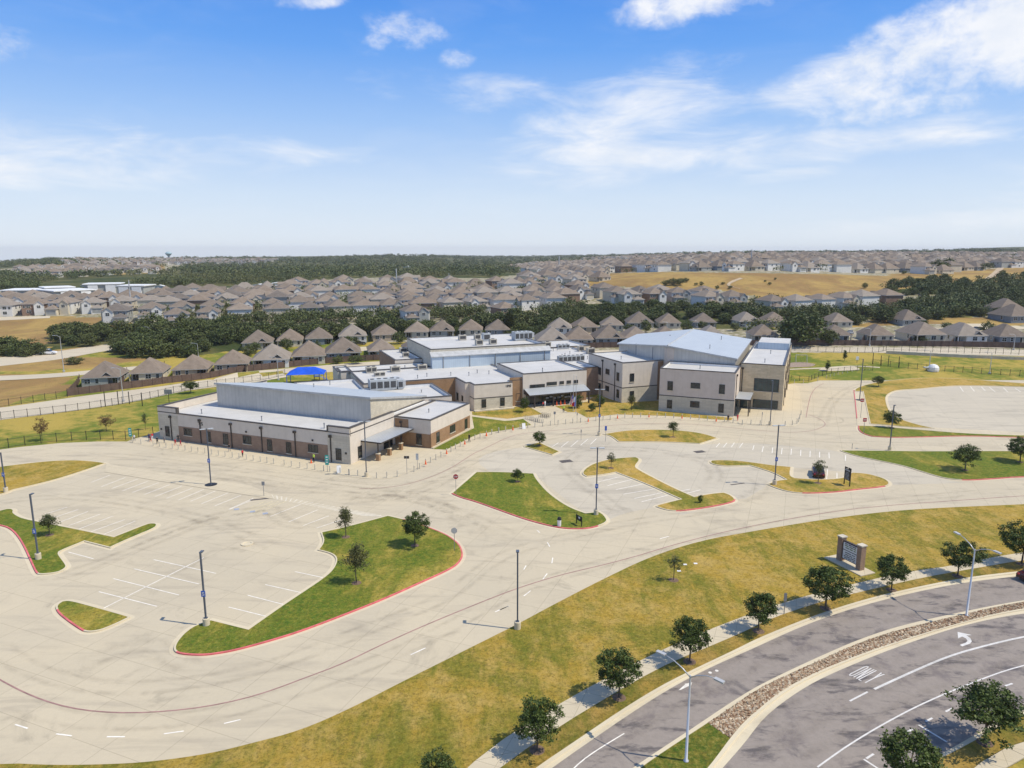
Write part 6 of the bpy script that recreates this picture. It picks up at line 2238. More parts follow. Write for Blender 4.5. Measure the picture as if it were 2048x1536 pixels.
# inner lane for houses behind gym
for x, y, w, d in ((1830, 670, 9, 7), (1905, 660, 22, 10), (1990, 655, 24, 8), (1510, 678, 8, 6), (1430, 672, 12, 5), (735, 698, 7, 6), (1940, 650, 18, 6)):
    p = GT(x, y)
    mb = MB()
    q = [(p.x - w / 2, p.y - d / 2), (p.x + w / 2, p.y - d / 2), (p.x + w / 2, p.y + d / 2), (p.x - w / 2, p.y + d / 2)]
    mb.face([(a, b, ter(a, b) + .08) for a, b in q])
    struct(mb.build('driveway', WALK))


def metal_fence(px, label, h=1.8, lift=0.0, bay=2.4, mat=BLACK):
    ln = line_on_ground(px, None, 1)
    d = sum((b - a).length for a, b in zip(ln, ln[1:]))
    n = max(2, int(d / bay) + 1)
    ln = resample(ln, n)
    o = tag(put('metal_fence', None), label, 'fence')
    pm = MB().box((0, 0, -.2), (.09, .09, h + .28)).mesh('post', mat)
    rails, pick = {.14: [], .93: []}, MB()
    for i, p in enumerate(ln):
        z = ter(p.x, p.y) + lift
        put('post', pm, o, (p.x, p.y, z))
        for f in rails:
            rails[f].append((p.x, p.y, z + h * f))
        if i < n - 1:
            q = ln[i + 1]
            z2 = ter(q.x, q.y) + lift
            for k in range(1, 12):
                w = p.lerp(q, k / 12)
                zz = z + (z2 - z) * k / 12
                dx = (q - p).normalized() * .008
                pick.face([(w.x - dx.x, w.y - dx.y, zz + .1), (w.x + dx.x, w.y + dx.y, zz + .1), (w.x + dx.x, w.y + dx.y, zz + h), (w.x - dx.x, w.y - dx.y, zz + h)])
    for f, pts in rails.items():
        MB().tube(pts, .028, 4).build('rail', mat, o)
    k = pick.build('pickets', mat, o)
    k['kind'] = 'stuff'
    return o


metal_fence([(-200, 868), (0, 839), (97, 829.5), (207, 815), (290, 800), (371, 781), (430, 773), (570, 751)], 'black picket fence between the left lawn and the back street')
metal_fence([(-120, 918)] + r6([(0, 155), (50, 150), (185, 130), (320, 112), (487, 97), (620, 87), (745, 81), (855, 78), (950, 80), (1038, 82)]) + q6([(1345, 1215), (1460, 1200), (1570, 1187)]), 'black picket fence between the drive and the left lawn')
metal_fence([(-150, 832), (0, 815), (60, 806), (135, 794)], 'black wire fence along the yellow field at the far left')
metal_fence([(1588, 702), (1640, 704), (1700, 706), (1760, 705.5), (1772, 701)], 'black picket fence behind the playground at the back street')
metal_fence([(1772, 702), (1861, 705), (1950, 708), (2048, 710), (2300, 719)], 'black picket fence on top of the stone retaining wall', lift=.3)
metal_fence(q5([(530, 447), (605, 458), (680, 468), (790, 482), (910, 492), (1030, 502), (1200, 516), (1320, 522), (1430, 528), (1560, 534), (1675, 546), (1785, 552), (1900, 558), (2010, 565), (2600, 600)]), 'black picket fence across the right-hand field behind the drive')
metal_fence(rg([(20, 818), (130, 818), (245, 818), (430, 832), (520, 782), (610, 752), (740, 702), (870, 656), (1010, 642), (1160, 625), (1315, 606), (1490, 590), (1680, 584), (1880, 582)]), 'black picket fence round the playground beside the gym', h=1.5)


def wood_fence(px, label, h=1.9):
    ln = line_on_ground(px, None, 1)
    d = sum((b - a).length for a, b in zip(ln, ln[1:]))
    n = int(d / 2.5) + 1
    ln = resample(ln, n)
    o = tag(put('wooden_fence', None), label, 'fence')
    pm = MB().box((0, 0, -.3), (.12, .12, h + .42)).mesh('post', FENCEWOOD)
    for i, p in enumerate(ln):
        z = ter(p.x, p.y)
        put('post', pm, o, (p.x, p.y - .08, z))
        if i < n - 1:
            q = ln[i + 1]
            dd = q - p
            L = dd.xy.length
            b = MB()
            nb = 8
            for k in range(nb):
                b.box((L * (k + .5) / nb, random.uniform(-.012, .012), -.3), (L / nb * .96, .03, h + .3 + random.uniform(-.02, .02)))
            b.box((L / 2, .05, h * .8), (L, .05, .09)).box((L / 2, .05, h * .2), (L, .05, .09))
            b.build('fence_panel', FENCEWOOD, o, False, (p.x, p.y, z)).rotation_euler.z = math.atan2(dd.y, dd.x)
    return o


wood_fence([(136, 792), (215, 782), (300, 771), (417, 757.5), (515, 741), (600, 731.5), (700, 723)], 'brown board fence behind the left row of houses')
wood_fence([(700, 723), (860, 712), (1050, 700), (1250, 694), (1450, 691.5)], 'brown board fence hidden partly behind the school roofs')
wood_fence([(1450, 691.5), (1587, 690.5), (1740, 691), (1900, 693), (2048, 696), (2300, 704)], 'brown board fence behind the right row of houses')
for a, b, lb in (((140, 790), (160, 762), 'first'), ((240, 779), (255, 748), 'second'), ((326, 767), (330, 735), 'third'), ((412, 757), (405, 728), 'fourth'), ((492, 744), (480, 718), 'fifth')):
    wood_fence([a, b], f'{lb} brown side fence running back between the left houses')
for a, b, lb in (((1640, 690.5), (1652, 672), 'first'), ((1722, 691), (1730, 675), 'second'), ((1812, 692), (1830, 674), 'third'), ((1900, 693), (1920, 674), 'fourth'), ((1985, 694), (1990, 676), 'fifth')):
    wood_fence([a, b], f'{lb} brown side fence running back between the right houses')

# stone retaining wall along the right-hand field
ln = resample(line_on_ground([(1772, 707), (1861, 712), (1950, 716), (2048, 720), (2300, 730)], None, 1), 26)
rw = thing('retaining_wall', 'pale stone retaining wall between the back street and the field', 'wall')
for i in range(25):
    p, q = ln[i], ln[i + 1]
    d = q - p
    L = d.xy.length
    b = MB()
    zt = ter(p.x, p.y + 6) + .35 - ter(p.x, p.y)
    zt = max(1.0, min(zt, 1.9))
    for r_ in range(4):
        x = 0.0
        while x < L - .05:
            w = min(random.uniform(.7, 1.4), L - x)
            b.box((x + w / 2, random.uniform(-.03, .03), zt * r_ / 4), (w * .97, .5, zt / 4 * .94))
            x += w
    b.build('stone_course', LIMESTONE, rw, False, (p.x, p.y, ter(p.x, p.y) - .05)).rotation_euler.z = math.atan2(d.y, d.x)

# blue shade canopy over the small playground at left
c4 = [G(572, 749, 3.3), G(648, 747, 3.3)]
ax = (c4[1] - c4[0])
L = ax.length
ax.normalize()
rz = math.atan2(ax.y, ax.x)
o = thing('shade_canopy', 'bright blue fabric hip shade canopy behind the school roof', 'canopy', (c4[0].x, c4[0].y, 0), rz)
D = 7.0
e0, zr = 3.1, 4.7
mb = MB()
A_, B_, C_, D_ = (0, 0, e0), (L, 0, e0), (L, D, e0), (0, D, e0)
R1, R2 = (L * .27, D / 2, zr), (L * .73, D / 2, zr)
mb.face([A_, B_, R2, R1]).face([B_, C_, R2]).face([C_, D_, R1, R2]).face([D_, A_, R1])
mb.build('fabric', CANOPY_BLUE, o)
for x, y in ((.1, .1), (L - .1, .1), (L - .1, D - .1), (.1, D - .1)):
    MB().lathe((x, y, -.1), [(.09, 0), (.09, e0 + .12)], 8).build('post', CANOPY_BLUE, o)
p = G(612, 766, 0)
q = thing('play_unit', 'dark playground climbing unit under the blue canopy', 'playground', (p.x + 2, p.y + 4, 0), rz)
MB().box((0, 0, 1.2), (1.6, 1.6, .1)).build('deck', BLUE, q)
for x, y in ((-.7, -.7), (.7, -.7), (.7, .7), (-.7, .7)):
    MB().box((x, y, 0), (.1, .1, 2.2)).build('post', BLACK, q)
MB().face([(.8, -.4, 1.25), (.8, .4, 1.25), (3.0, .4, .2), (3.0, -.4, .2)]).build('slide', BLUE, q)
# playground at right: mulch bed, path, swing
def drape_poly(name, px, mat, lift):
    """flat outline laid on the slope: clipped grid of small cells"""
    pl = chaikin([GT(x, y) for x, y in px], 1)
    bm = bmesh.new()
    f = bm.faces.new([bm.verts.new((p.x, p.y, 0)) for p in pl])
    for ax_ in (0, 1):
        lo, hi = min(p[ax_] for p in pl), max(p[ax_] for p in pl)
        k = lo + 2.0
        while k < hi:
            co, no = (Vector((k, 0, 0)), Vector((1, 0, 0))) if ax_ == 0 else (Vector((0, k, 0)), Vector((0, 1, 0)))
            bmesh.ops.bisect_plane(bm, geom=bm.verts[:] + bm.edges[:] + bm.faces[:], plane_co=co, plane_no=no)
            k += 2.0
    for v in bm.verts:
        v.co.z = ter(v.co.x, v.co.y) + lift
    bmesh.ops.triangulate(bm, faces=bm.faces[:])
    bmesh.ops.recalc_face_normals(bm, faces=bm.faces[:])
    me = bpy.data.meshes.new(name)
    bm.to_mesh(me)
    bm.free()
    me.materials.append(mat)
    return struct(put(name, me))


drape_poly('mulch_bed', rg([(-60, 430), (60, 395), (300, 392), (470, 415), (580, 440), (560, 468), (490, 492), (300, 505), (-60, 515)]), MULCH, .05)
drape_poly('path', rg([(-40, 548), (600, 520), (900, 508), (1000, 492), (1470, 470), (2048, 505), (2048, 525), (1700, 500), (1480, 495), (1600, 545), (1560, 570), (1300, 585), (860, 600), (640, 580), (700, 545), (300, 555), (-40, 570)]), WALK, .06)
p0, p1 = GT(*rg([(125, 395)])[0]), GT(*rg([(375, 405)])[0])
ax = p1 - p0
o = thing('swing_set', 'pale metal swing set on the mulch bed beside the gym', 'swing', p0, math.atan2(ax.y, ax.x))
L = ax.xy.length
MB().tube([(0, 0, 2.4), (L, 0, 2.4)], .07, 8).build('top_beam', LTGREY, o)
for x in (0, L):
    for s in (-1, 1):
        MB().tube([(x, s * .9, 0), (x, 0, 2.4)], .06, 8).build('leg', LTGREY, o)
for k in range(3):
    x = L * (k + 1) / 4
    MB().tube([(x - .22, 0, 2.4), (x - .22, 0, .5)], .015, 4).tube([(x + .22, 0, 2.4), (x + .22, 0, .5)], .015, 4).box((x, 0, .47), (.5, .2, .05)).build('swing_seat', BLACK, o)
# white dome cover in the field
p = GT(1866, 742.5)
o = thing('equipment_cover', 'white rounded equipment cover beside the field fence', 'cover', p)
mb = MB().lathe((0, 0, 0), [(1.5, 0), (1.6, .5), (1.5, 1.3), (1.0, 1.9), (.3, 2.15), (.02, 2.2)], 14)
mb.build('dome', WHITE, o)
mb = MB().tube([(-1.5, 0, 1.1), (-2.4, 0, 1.1), (-3.0, 0, 1.3)], [.35, .3, .22], 10)
mb.build('snout', UNITGREY, o)
def pole_top(px, py, pytop, z=0.0):
    p = GT(px, py)
    lo, hi = 0.0, 30.0
    for _ in range(40):
        m = (lo + hi) / 2
        if pix((p.x, p.y, p.z + m))[1] > pytop:
            lo = m
        else:
            hi = m
    return p, lo


# backstop panels and small structures on the lawns
for x, y, t, lb in ((338, 806, 779, 'dark backstop board on a post in the left lawn'), (1714, 726, 713, 'small white goal board in the right-hand field')):
    p, h = pole_top(x, y, t, 0)
    o = thing('backboard', lb, 'backboard', p)
    MB().box((0, .1, 0), (.1, .1, h)).build('post', BLACK, o)
    MB().box((0, 0, h - 1.1), (1.9 if x < 1000 else .9, .08, 1.1)).build('board', MIDGREY if x < 1000 else WHITE, o)
# tall black frames near the left lawn
for k, (x, y, t) in enumerate(((211, 813, 783), (237, 809, 782), (259, 808, 783), (285, 812, 785), (1745, 728, 705), (1761, 731, 711), (1776, 733, 711), (1797, 735, 713))):
    p, h = pole_top(x, y, t, 0)
    tag(MB().box((0, 0, 0), (.14, .14, h)).build('gate_post', BLACK, None, False, p), f'{ORD[k % 4]} tall black post from the left at the left lawn fence' if k < 4 else f'{ORD[k % 4]} tall black post from the left at the right field fence', 'post', 'gate posts left' if k < 4 else 'gate posts right')

# ------------------------------------------------------------------ houses
ROOF_SH = [material(f'asphalt_shingle_{k}', wall_fn(a, b, .35, (.9, .3), (.8, .8, .8), .1), .9, .15) for k, (a, b) in enumerate((((.205, .160, .120), (.260, .207, .160)), ((.180, .145, .112), (.225, .182, .145)), ((.230, .184, .142), (.280, .228, .180)), ((.145, .122, .102), (.185, .158, .134)), ((.250, .212, .172), (.30, .257, .212))))]
HWALL = [plain('house_wall_cream', (.56, .50, .38), .08, .6, .85), plain('house_wall_white', (.68, .66, .61), .06, .6, .85), plain('house_wall_grey', (.33, .335, .31), .1, .6, .85), plain('house_wall_tan', (.42, .34, .24), .1, .6, .85),
         material('house_wall_brick', wall_fn((.24, .155, .105), (.31, .21, .15), .6, (.4, .13), (.75, .72, .7), .1), .85, .2), plain('house_wall_bluegrey', (.20, .225, .245), .1, .6, .85)]


def hip(mb, x0, x1, y0, y1, z, rise, over=.45, m=0, t=.18):
    x0, x1, y0, y1 = x0 - over, x1 + over, y0 - over, y1 + over
    w, d = x1 - x0, y1 - y0
    if w < d:
        r1, r2 = ((x0 + x1) / 2, y0 + w / 2 * .95, z + rise), ((x0 + x1) / 2, y1 - w / 2 * .95, z + rise)
    else:
        r1, r2 = (x0 + d / 2 * .95, (y0 + y1) / 2, z + rise), (x1 - d / 2 * .95, (y0 + y1) / 2, z + rise)
    a, b, c, d_ = (x0, y0, z), (x1, y0, z), (x1, y1, z), (x0, y1, z)
    if w < d:
        for f in ([a, b, r1], [b, c, r2, r1], [c, d_, r2], [d_, a, r1, r2]):
            mb.face(f, m)
    else:
        for f in ([a, b, r2, r1], [b, c, r2], [c, d_, r1, r2], [d_, a, r1]):
            mb.face(f, m)
    for p, q in ((a, b), (b, c), (c, d_), (d_, a)):
        mb.face([(p[0], p[1], z - t), (q[0], q[1], z - t), q, p], m + 1)
    mb.face([(p[0], p[1], z - t) for p in (d_, c, b, a)], m + 1)
    return mb


def gable(mb, x0, x1, y0, y1, z, rise, m=0, over=.3):
    xm = (x0 + x1) / 2
    a0, a1 = (x0 - over, y0 - over), (x1 + over, y0 - over)
    k = rise / ((x1 - x0) / 2)
    zl = z - over * k
    mb.face([(x0 - over, y0 - over, zl), (xm, y0 - over, z + rise), (xm, y1, z + rise), (x0 - over, y1, zl)][::-1], m)
    mb.face([(xm, y0 - over, z + rise), (x1 + over, y0 - over, zl), (x1 + over, y1, zl), (xm, y1, z + rise)][::-1], m)
    for (p, q) in (((x0 - over, y0 - over, zl), (xm, y0 - over, z + rise)), ((xm, y0 - over, z + rise), (x1 + over, y0 - over, zl))):
        mb.face([(p[0], p[1], p[2] - .2), (q[0], q[1], q[2] - .2), q, p], m + 1)
    return mb


TRIM = WHITE


def win(x, y, z, w, h, face='-y'):
    mb = MB()
    if face == '-y':
        mb.box((x, y - .02, z), (w + .2, .08, h + .2), 0)
        mb.box((x, y - .05, z + .1), (w, .08, h), 1)
        if w > 1.3:
            mb.box((x, y - .085, z + .1), (.07, .03, h), 0)
        mb.box((x, y - .085, z + .1 + h / 2), (w, .03, .06), 0)
    else:
        s = 1 if face == '+x' else -1
        mb.box((x + s * .02, y, z), (.08, w + .2, h + .2), 0)
        mb.box((x + s * .05, y, z + .1), (.08, w, h), 1)
        mb.box((x + s * .085, y, z + .1 + h / 2), (.03, w, .06), 0)
    return mb.mesh('window', [TRIM, GLASS])


def bungalow(k):
    """single-storey house with hip roof; returns list of (part name, mesh)"""
    r_ = random.Random(100 + k)
    w, d, h = r_.uniform(10.8, 11.8), r_.uniform(13, 15), 2.9
    rise = r_.uniform(4.2, 4.7)
    wall, roof = HWALL[(0, 2, 0, 3, 1, 5)[k % 6]], ROOF_SH[(0, 1, 2, 0, 4, 1)[k % 6]]
    parts = []
    b = MB()
    px = w * .38 * (1 if k % 2 else -1)
    pw = w * .34
    x0, x1 = px - pw / 2, px + pw / 2
    x0, x1 = (max(x0, -w / 2), w / 2) if k % 2 else (-w / 2, min(x1, w / 2))
    # body with a recessed back porch at one corner
    if k % 2:
        b.prism([(-w / 2, -d / 2), (x0, -d / 2), (x0, -d / 2 + 2.8), (w / 2, -d / 2 + 2.8), (w / 2, d / 2), (-w / 2, d / 2)], -1.2, h)
        pxs = w / 2 - .2
    else:
        b.prism([(-w / 2, -d / 2 + 2.8), (x1, -d / 2 + 2.8), (x1, -d / 2), (w / 2, -d / 2), (w / 2, d / 2), (-w / 2, d / 2)], -1.2, h)
        pxs = -w / 2 + .2
    parts.append(('wall', b.mesh('wall', wall)))
    parts.append(('porch_post', MB().box((pxs, -d / 2 + .2, -1.0), (.3, .3, h + 1.0)).mesh('porch_post', wall)))
    parts.append(('porch_floor', MB().box(((x0 + x1) / 2, -d / 2 + 1.4, -.8), (x1 - x0, 2.8, .85)).mesh('porch_floor', WALK)))
    parts.append(('patio_door', MB().box(((x0 + x1) / 2, -d / 2 + 2.78, .05), (2.2, .08, 2.2), 0).box(((x0 + x1) / 2 - .5, -d / 2 + 2.73, .12), (.9, .06, 2.0), 1).box(((x0 + x1) / 2 + .5, -d / 2 + 2.73, .12), (.9, .06, 2.0), 1).mesh('patio_door', [TRIM, GLASS])))
    rm = MB()
    hip(rm, -w / 2, w / 2, -d / 2, d / 2, h, rise)
    if k % 3 == 1:
        gable(rm, w * .02, w * .36, -d / 2 + .2, 0, h + .2, 1.6)
    for x, y in ((-2, -d / 2 + 1.8), (1.6, -d / 2 + 1.5), (.6, -d / 2 + 3.4)):
        rm.box((x, y, h + .45 * (y + d / 2)), (.3, .3, .55), 1)
    parts.append(('roof', rm.mesh('roof', [roof, LTGREY])))
    xs = ([-w * .34, -w * .08] if k % 2 else [w * .36, w * .08])
    for i, x in enumerate(xs):
        parts.append(('window', win(x, -d / 2, .9, (1.0, 1.7)[(i + k) % 2], 1.4)))
    parts.append(('window', win(w / 2, 2.0, 1.0, 1.0, 1.3, '+x')))
    parts.append(('window', win(-w / 2, -1.5, 1.0, 1.0, 1.3, '-x')))
    return parts


def two_storey(k):
    r_ = random.Random(300 + k)
    w, d, h = r_.uniform(10.5, 12.5), r_.uniform(11, 14), 5.5
    wall, wall2 = HWALL[(1, 0, 1, 1, 2, 4, 0, 1)[k % 8]], HWALL[(1, 1, 3, 0, 1, 1, 1, 2)[k % 8]]
    roof = ROOF_SH[(0, 1, 4, 2, 3, 0, 4, 1)[k % 8]]
    parts = []
    b = MB()
    b.prism([(-w / 2, -d / 2), (w / 2, -d / 2), (w / 2, d / 2), (-w / 2, d / 2)], -1.5, h)
    parts.append(('wall', b.mesh('wall', wall)))
    rm = MB()
    hip(rm, -w / 2, w / 2, -d / 2, d / 2, h, r_.uniform(2.7, 3.4), .5)
    gx = w * .22 * (1 if k % 2 else -1)
    g0, g1 = gx - w * .2, gx + w * .2
    gb = MB()
    gb.prism([(g0, -d / 2 - 1.6), (g1, -d / 2 - 1.6), (g1, -d / 2 + .2), (g0, -d / 2 + .2)], -1.5, h - .3)
    xm = (g0 + g1) / 2
    rs = 1.9
    gb.face([(g0, -d / 2 - 1.6, h - .3), (g1, -d / 2 - 1.6, h - .3), (xm, -d / 2 - 1.6, h - .3 + rs)])
    parts.append(('gable_bay', gb.mesh('gable_bay', wall2)))
    gable(rm, g0, g1, -d / 2 - 1.6, 0, h - .3, rs)
    # one-storey wing (garage or porch)
    s = -1 if k % 2 else 1
    o0, o1 = (w * .02, w * .5) if s > 0 else (-w * .5, -w * .02)
    if k % 3 != 2:
        wb = MB()
        wb.prism([(o0, -d / 2 - 4.2), (o1, -d / 2 - 4.2), (o1, -d / 2 + .1), (o0, -d / 2 + .1)], -1.5, 2.8)
        parts.append(('wing', wb.mesh('wing', wall2)))
        hip(rm, o0, o1, -d / 2 - 4.2, -d / 2 + 2, 2.8, 1.7)
        parts.append(('garage_door', MB().box(((o0 + o1) / 2, -d / 2 - 4.22, .0), (min(4.4, o1 - o0 - .8), .06, 2.2)).mesh('garage_door', HWALL[(k + 2) % 3])))
    parts.append(('roof', rm.mesh('roof', [roof, LTGREY])))
    parts.append(('window', win(xm, -d / 2 - 1.6, 3.3, 1.5, 1.3)))
    parts.append(('window', win(-gx, -d / 2, 3.4, 1.6, 1.3)))
    parts.append(('window', win(-gx * 1.8, -d / 2, 3.4, .9, 1.2)))
    if k % 3 == 2:
        parts.append(('window', win(-gx, -d / 2, .8, 1.8, 1.4)))
    parts.append(('window', win(w / 2, -2, 3.3, 1.1, 1.3, '+x')))
    parts.append(('window', win(w / 2, 2.4, 3.3, 1.1, 1.3, '+x')))
    parts.append(('window', win(w / 2, 0, .8, 1.4, 1.3, '+x')))
    return parts


def join_parts(parts, name):
    bm = bmesh.new()
    mats = []
    for nm, me in parts:
        idx = []
        for m in me.materials:
            if m not in mats:
                mats.append(m)
            idx.append(mats.index(m))
        n0 = len(bm.faces)
        bm.from_mesh(me)
        bm.faces.ensure_lookup_table()
        for f in bm.faces[n0:]:
            f.material_index = idx[f.material_index]
    out = bpy.data.meshes.new(name)
    bm.to_mesh(out)
    bm.free()
    for m in mats:
        out.materials.append(m)
    return out


BUNG = [bungalow(k) for k in range(6)]
TWO = [two_storey(k) for k in range(8)]
TWO_J = [join_parts(p, 'house') for p in TWO]
BUNG_J = [join_parts(p, 'house') for p in BUNG]
PLACED = []


def house(p, rz, parts, label, group, sc=1.0, cat='house'):
    o = thing('house', label, cat, p, rz, group, sc)
    for nm, me in parts:
        put(nm, me, o)
    PLACED.append((p.x, p.y))
    return o


# the two rows of bungalows along the school's back street: (roof left, roof right, base row)
row1 = [(148, 235, 773), (245, 322, 763), (332, 412, 755), (415.6, 492.8, 744), (490, 576, 736), (567, 651, 729), (635, 721, 723), (722, 792, 716), (800, 860, 712), (1065, 1143, 697), (1122, 1196, 694), (1182, 1257, 692), (1239, 1309, 690), (1303, 1366, 688), (1397, 1456, 686.5),
        (1505, 1561, 684), (1583, 1640, 683), (1647, 1707, 684), (1731, 1795, 684), (1819, 1897, 685.5), (1903, 1977, 686.5), (1991, 2063, 688)]
row1_l = ['leftmost hip-roofed bungalow with a dark back porch by the fence end', 'cream bungalow second from the left along the brown fence', 'grey bungalow third from the left along the brown fence', 'bungalow fourth from the left along the brown fence with a slim tree', 'bungalow fifth from the left along the brown fence',
          'bungalow sixth along the brown fence, left of the blue canopy', 'bungalow seventh along the brown fence, above the blue canopy', 'bungalow whose roof peaks just left of the store block roof', 'bungalow hidden mostly by the tall stage block', 'bungalow roof just right of the stage roof air handler', 'bungalow above the rooftop pipe cluster',
          'bungalow roof left of the gym roof eave', 'bungalow roof touching the left slope of the gym roof', 'bungalow roof behind the left gym slope', 'bungalow roof just right of the gym ridge peak', 'bungalow behind the gym corner left of the great oak', 'bungalow hidden behind the great oak', 'blue-grey bungalow just right of the great oak', 'cream bungalow second right of the great oak',
          'bungalow third right of the great oak with a porch', 'pale bungalow fourth right of the great oak', 'dark bungalow at the right edge behind the brown fence']
for k, ((a, b, y), lb) in enumerate(zip(row1, row1_l)):
    p = GT((a + b) / 2, y)
    wpx = (b - a) * (p.y / FOC)
    sc = min(max(wpx / 14.6, .78), .98)
    rz = R(-10 + 22 * (1 - a / 2048)) if a < 900 else R(random.uniform(-4, 3))
    rz = R(14) if a < 900 else rz
    p = p + Vector((0, 6.5 * sc, 0))
    p.z = ter(p.x, p.y - 5) + .15
    bk = {0: 1, 1: 0, 2: 3, 17: 5, 18: 0, 19: 2, 20: 4, 21: 5}.get(k, k % 5)
    house(p, rz, BUNG[bk], lb, 'bungalows along the back street', sc)
row2 = [(471, 542, 700), (540, 605, 694), (601, 662, 690), (666, 732, 685), (741, 789, 682), (806, 856, 676), (863, 900, 674), (920, 961, 672), (970, 1020, 672), (1097, 1144, 668), (1142, 1200, 666), (1200, 1252, 662), (1250, 1315, 659), (1315, 1366, 657), (1385, 1438, 656), (1473, 1520, 654), (1532, 1575, 654), (1660, 1704, 655), (1795, 1854, 652), (1990, 2062, 632), (2005, 2080, 646)]
row2_l = ['second-row bungalow furthest left, before the tree belt', 'second-row bungalow next to the leftmost one', 'second-row bungalow with a tan front gable', 'second-row bungalow with a parked car in its drive', 'second-row bungalow left of the stage block corner', 'bungalow roof above the left end of the stage roof', 'small bungalow roof with a front gable behind the stage roof', 'bungalow roof behind the beige stage roof units',
          'bungalow roof half hidden in trees behind the stage roof', 'second-row bungalow with a pale turret-like front right of the stage roof', 'second-row bungalow right of the turret-fronted one', 'second-row bungalow behind the entrance roofs', 'wide second-row bungalow left of the gym peak', 'second-row bungalow above the left gym slope', 'second-row bungalow above the gym ridge', 'second-row bungalow right of the orange-roofed shed',
          'second-row bungalow left of the great oak', 'second-row bungalow right of the great oak crown', 'second-row house with a broad garage at right', 'long brown house at the right edge before the woods', 'brown house low at the right edge']
for k, ((a, b, y), lb) in enumerate(zip(row2, row2_l)):
    p = GT((a + b) / 2, y)
    sc = min(max((b - a) * (p.y / FOC) / 14.6, .78), .98)
    p = p + Vector((0, 6.5 * sc, 0))
    p.z = ter(p.x, p.y - 5) + .1
    house(p, R(14) if a < 800 else R(random.uniform(-6, 6)), BUNG[(k * 5 + 1) % 6], lb, 'second row of bungalows', sc)

# the crowded neighbourhood: rows of lots, kept where the photo shows houses
TOWN = [
    ('house with a brown hip roof in the crowded neighbourhood', 'crowded neighbourhood houses',
     [(225, 645), (330, 625), (250, 606), (330, 592), (430, 590), (560, 578), (640, 574), (780, 568), (900, 572), (1000, 575), (1050, 562), (1120, 552), (1200, 548), (1215, 560), (1160, 578), (1215, 590), (1200, 598), (1150, 606), (1100, 622), (1060, 632), (1000, 640), (930, 632), (860, 645), (760, 640), (620, 652), (520, 656), (420, 650), (330, 648)]),
    ('pale two-storey house near the white storage buildings at far left', 'houses at far left', [(-60, 632), (-60, 606), (60, 604), (150, 604), (250, 600), (330, 596), (330, 612), (240, 622), (160, 630), (90, 634)]),
    ('house in the row below the golden hillside', 'houses below the golden hillside', [(1195, 608), (1195, 597), (1330, 596), (1490, 602), (1510, 616), (1400, 616), (1290, 612)]),
    ('house among the woods below the golden hillside at right', 'houses below the golden hillside', [(1505, 618), (1590, 610), (1720, 604), (1800, 608), (1890, 614), (1880, 622), (1760, 626), (1600, 626)]),
    ('hilltop house on the crest of the golden hillside', 'hilltop houses', [(1190, 548), (1230, 531), (1300, 522), (1500, 519), (1800, 517), (2060, 518), (2060, 536), (1960, 540), (1880, 548), (1800, 547), (1600, 543), (1450, 543), (1300, 543)]),
    ('small distant house on the far left ridge', 'far left ridge houses', [(110, 528), (140, 521), (330, 519), (560, 521), (560, 526), (480, 531), (330, 530), (180, 534)]),
    ('small distant house on the left hillside', 'left hillside houses', [(20, 556), (40, 541), (120, 537), (320, 537), (330, 547), (200, 552), (60, 558)]),
    ('far house on the wooded rise right of centre', 'far middle houses', [(1010, 540), (1060, 531), (1160, 527), (1230, 522), (1240, 530), (1160, 546), (1090, 552)]),
    ('distant house row along the right horizon', 'right horizon houses', [(1150, 521), (1230, 516), (1500, 513), (2060, 512), (2060, 517), (1500, 519), (1230, 522)]),
]
hr = random.Random(5)
nh = 0
rowsY = []
y = 185.0
while y < 720:
    rowsY.append(y)
    y += 16.0 if len(rowsY) % 2 else 22.0
cand = []
for i, y in enumerate(rowsY):
    x = -330.0
    while x < 420:
        cand.append((x + hr.uniform(-1, 1), y + x * .24 + hr.uniform(-1.2, 1.2) + 6 * math.sin(x * .012 + i), i))
        x += hr.uniform(11.6, 13.6)
y = 640.0
while y < 2600:
    x = -y * .8
    while x < y * .8:
        cand.append((x + hr.uniform(-3, 3), y + hr.uniform(-5, 5), 99))
        x += 17 + (y - 640) * .012
    y *= 1.045
picked = []
for x, y, i in cand:
    z = ter(x, y)
    px, py = pix((x, y, z))
    if not (-70 < px < 2110):
        continue
    for t, (lb, gp_, poly) in enumerate(TOWN):
        if inside(poly, px, py):
            if any((x - a) ** 2 + (y - b) ** 2 < 105 for a, b in PLACED):
                break
            PLACED.append((x, y))
            picked.append((y, x, z, i, t))
            break
picked.sort()
print('neighbourhood houses', len(picked))
rank = {}
for t in range(len(TOWN)):
    for r_ in sorted({q[3] for q in picked[:110] if q[4] == t}):
        for n_, q in enumerate(sorted((q for q in picked[:110] if q[4] == t and q[3] == r_), key=lambda q: q[1])):
            rank[q] = (sorted({v[3] for v in picked[:110] if v[4] == t}).index(r_), n_)
FARV = []
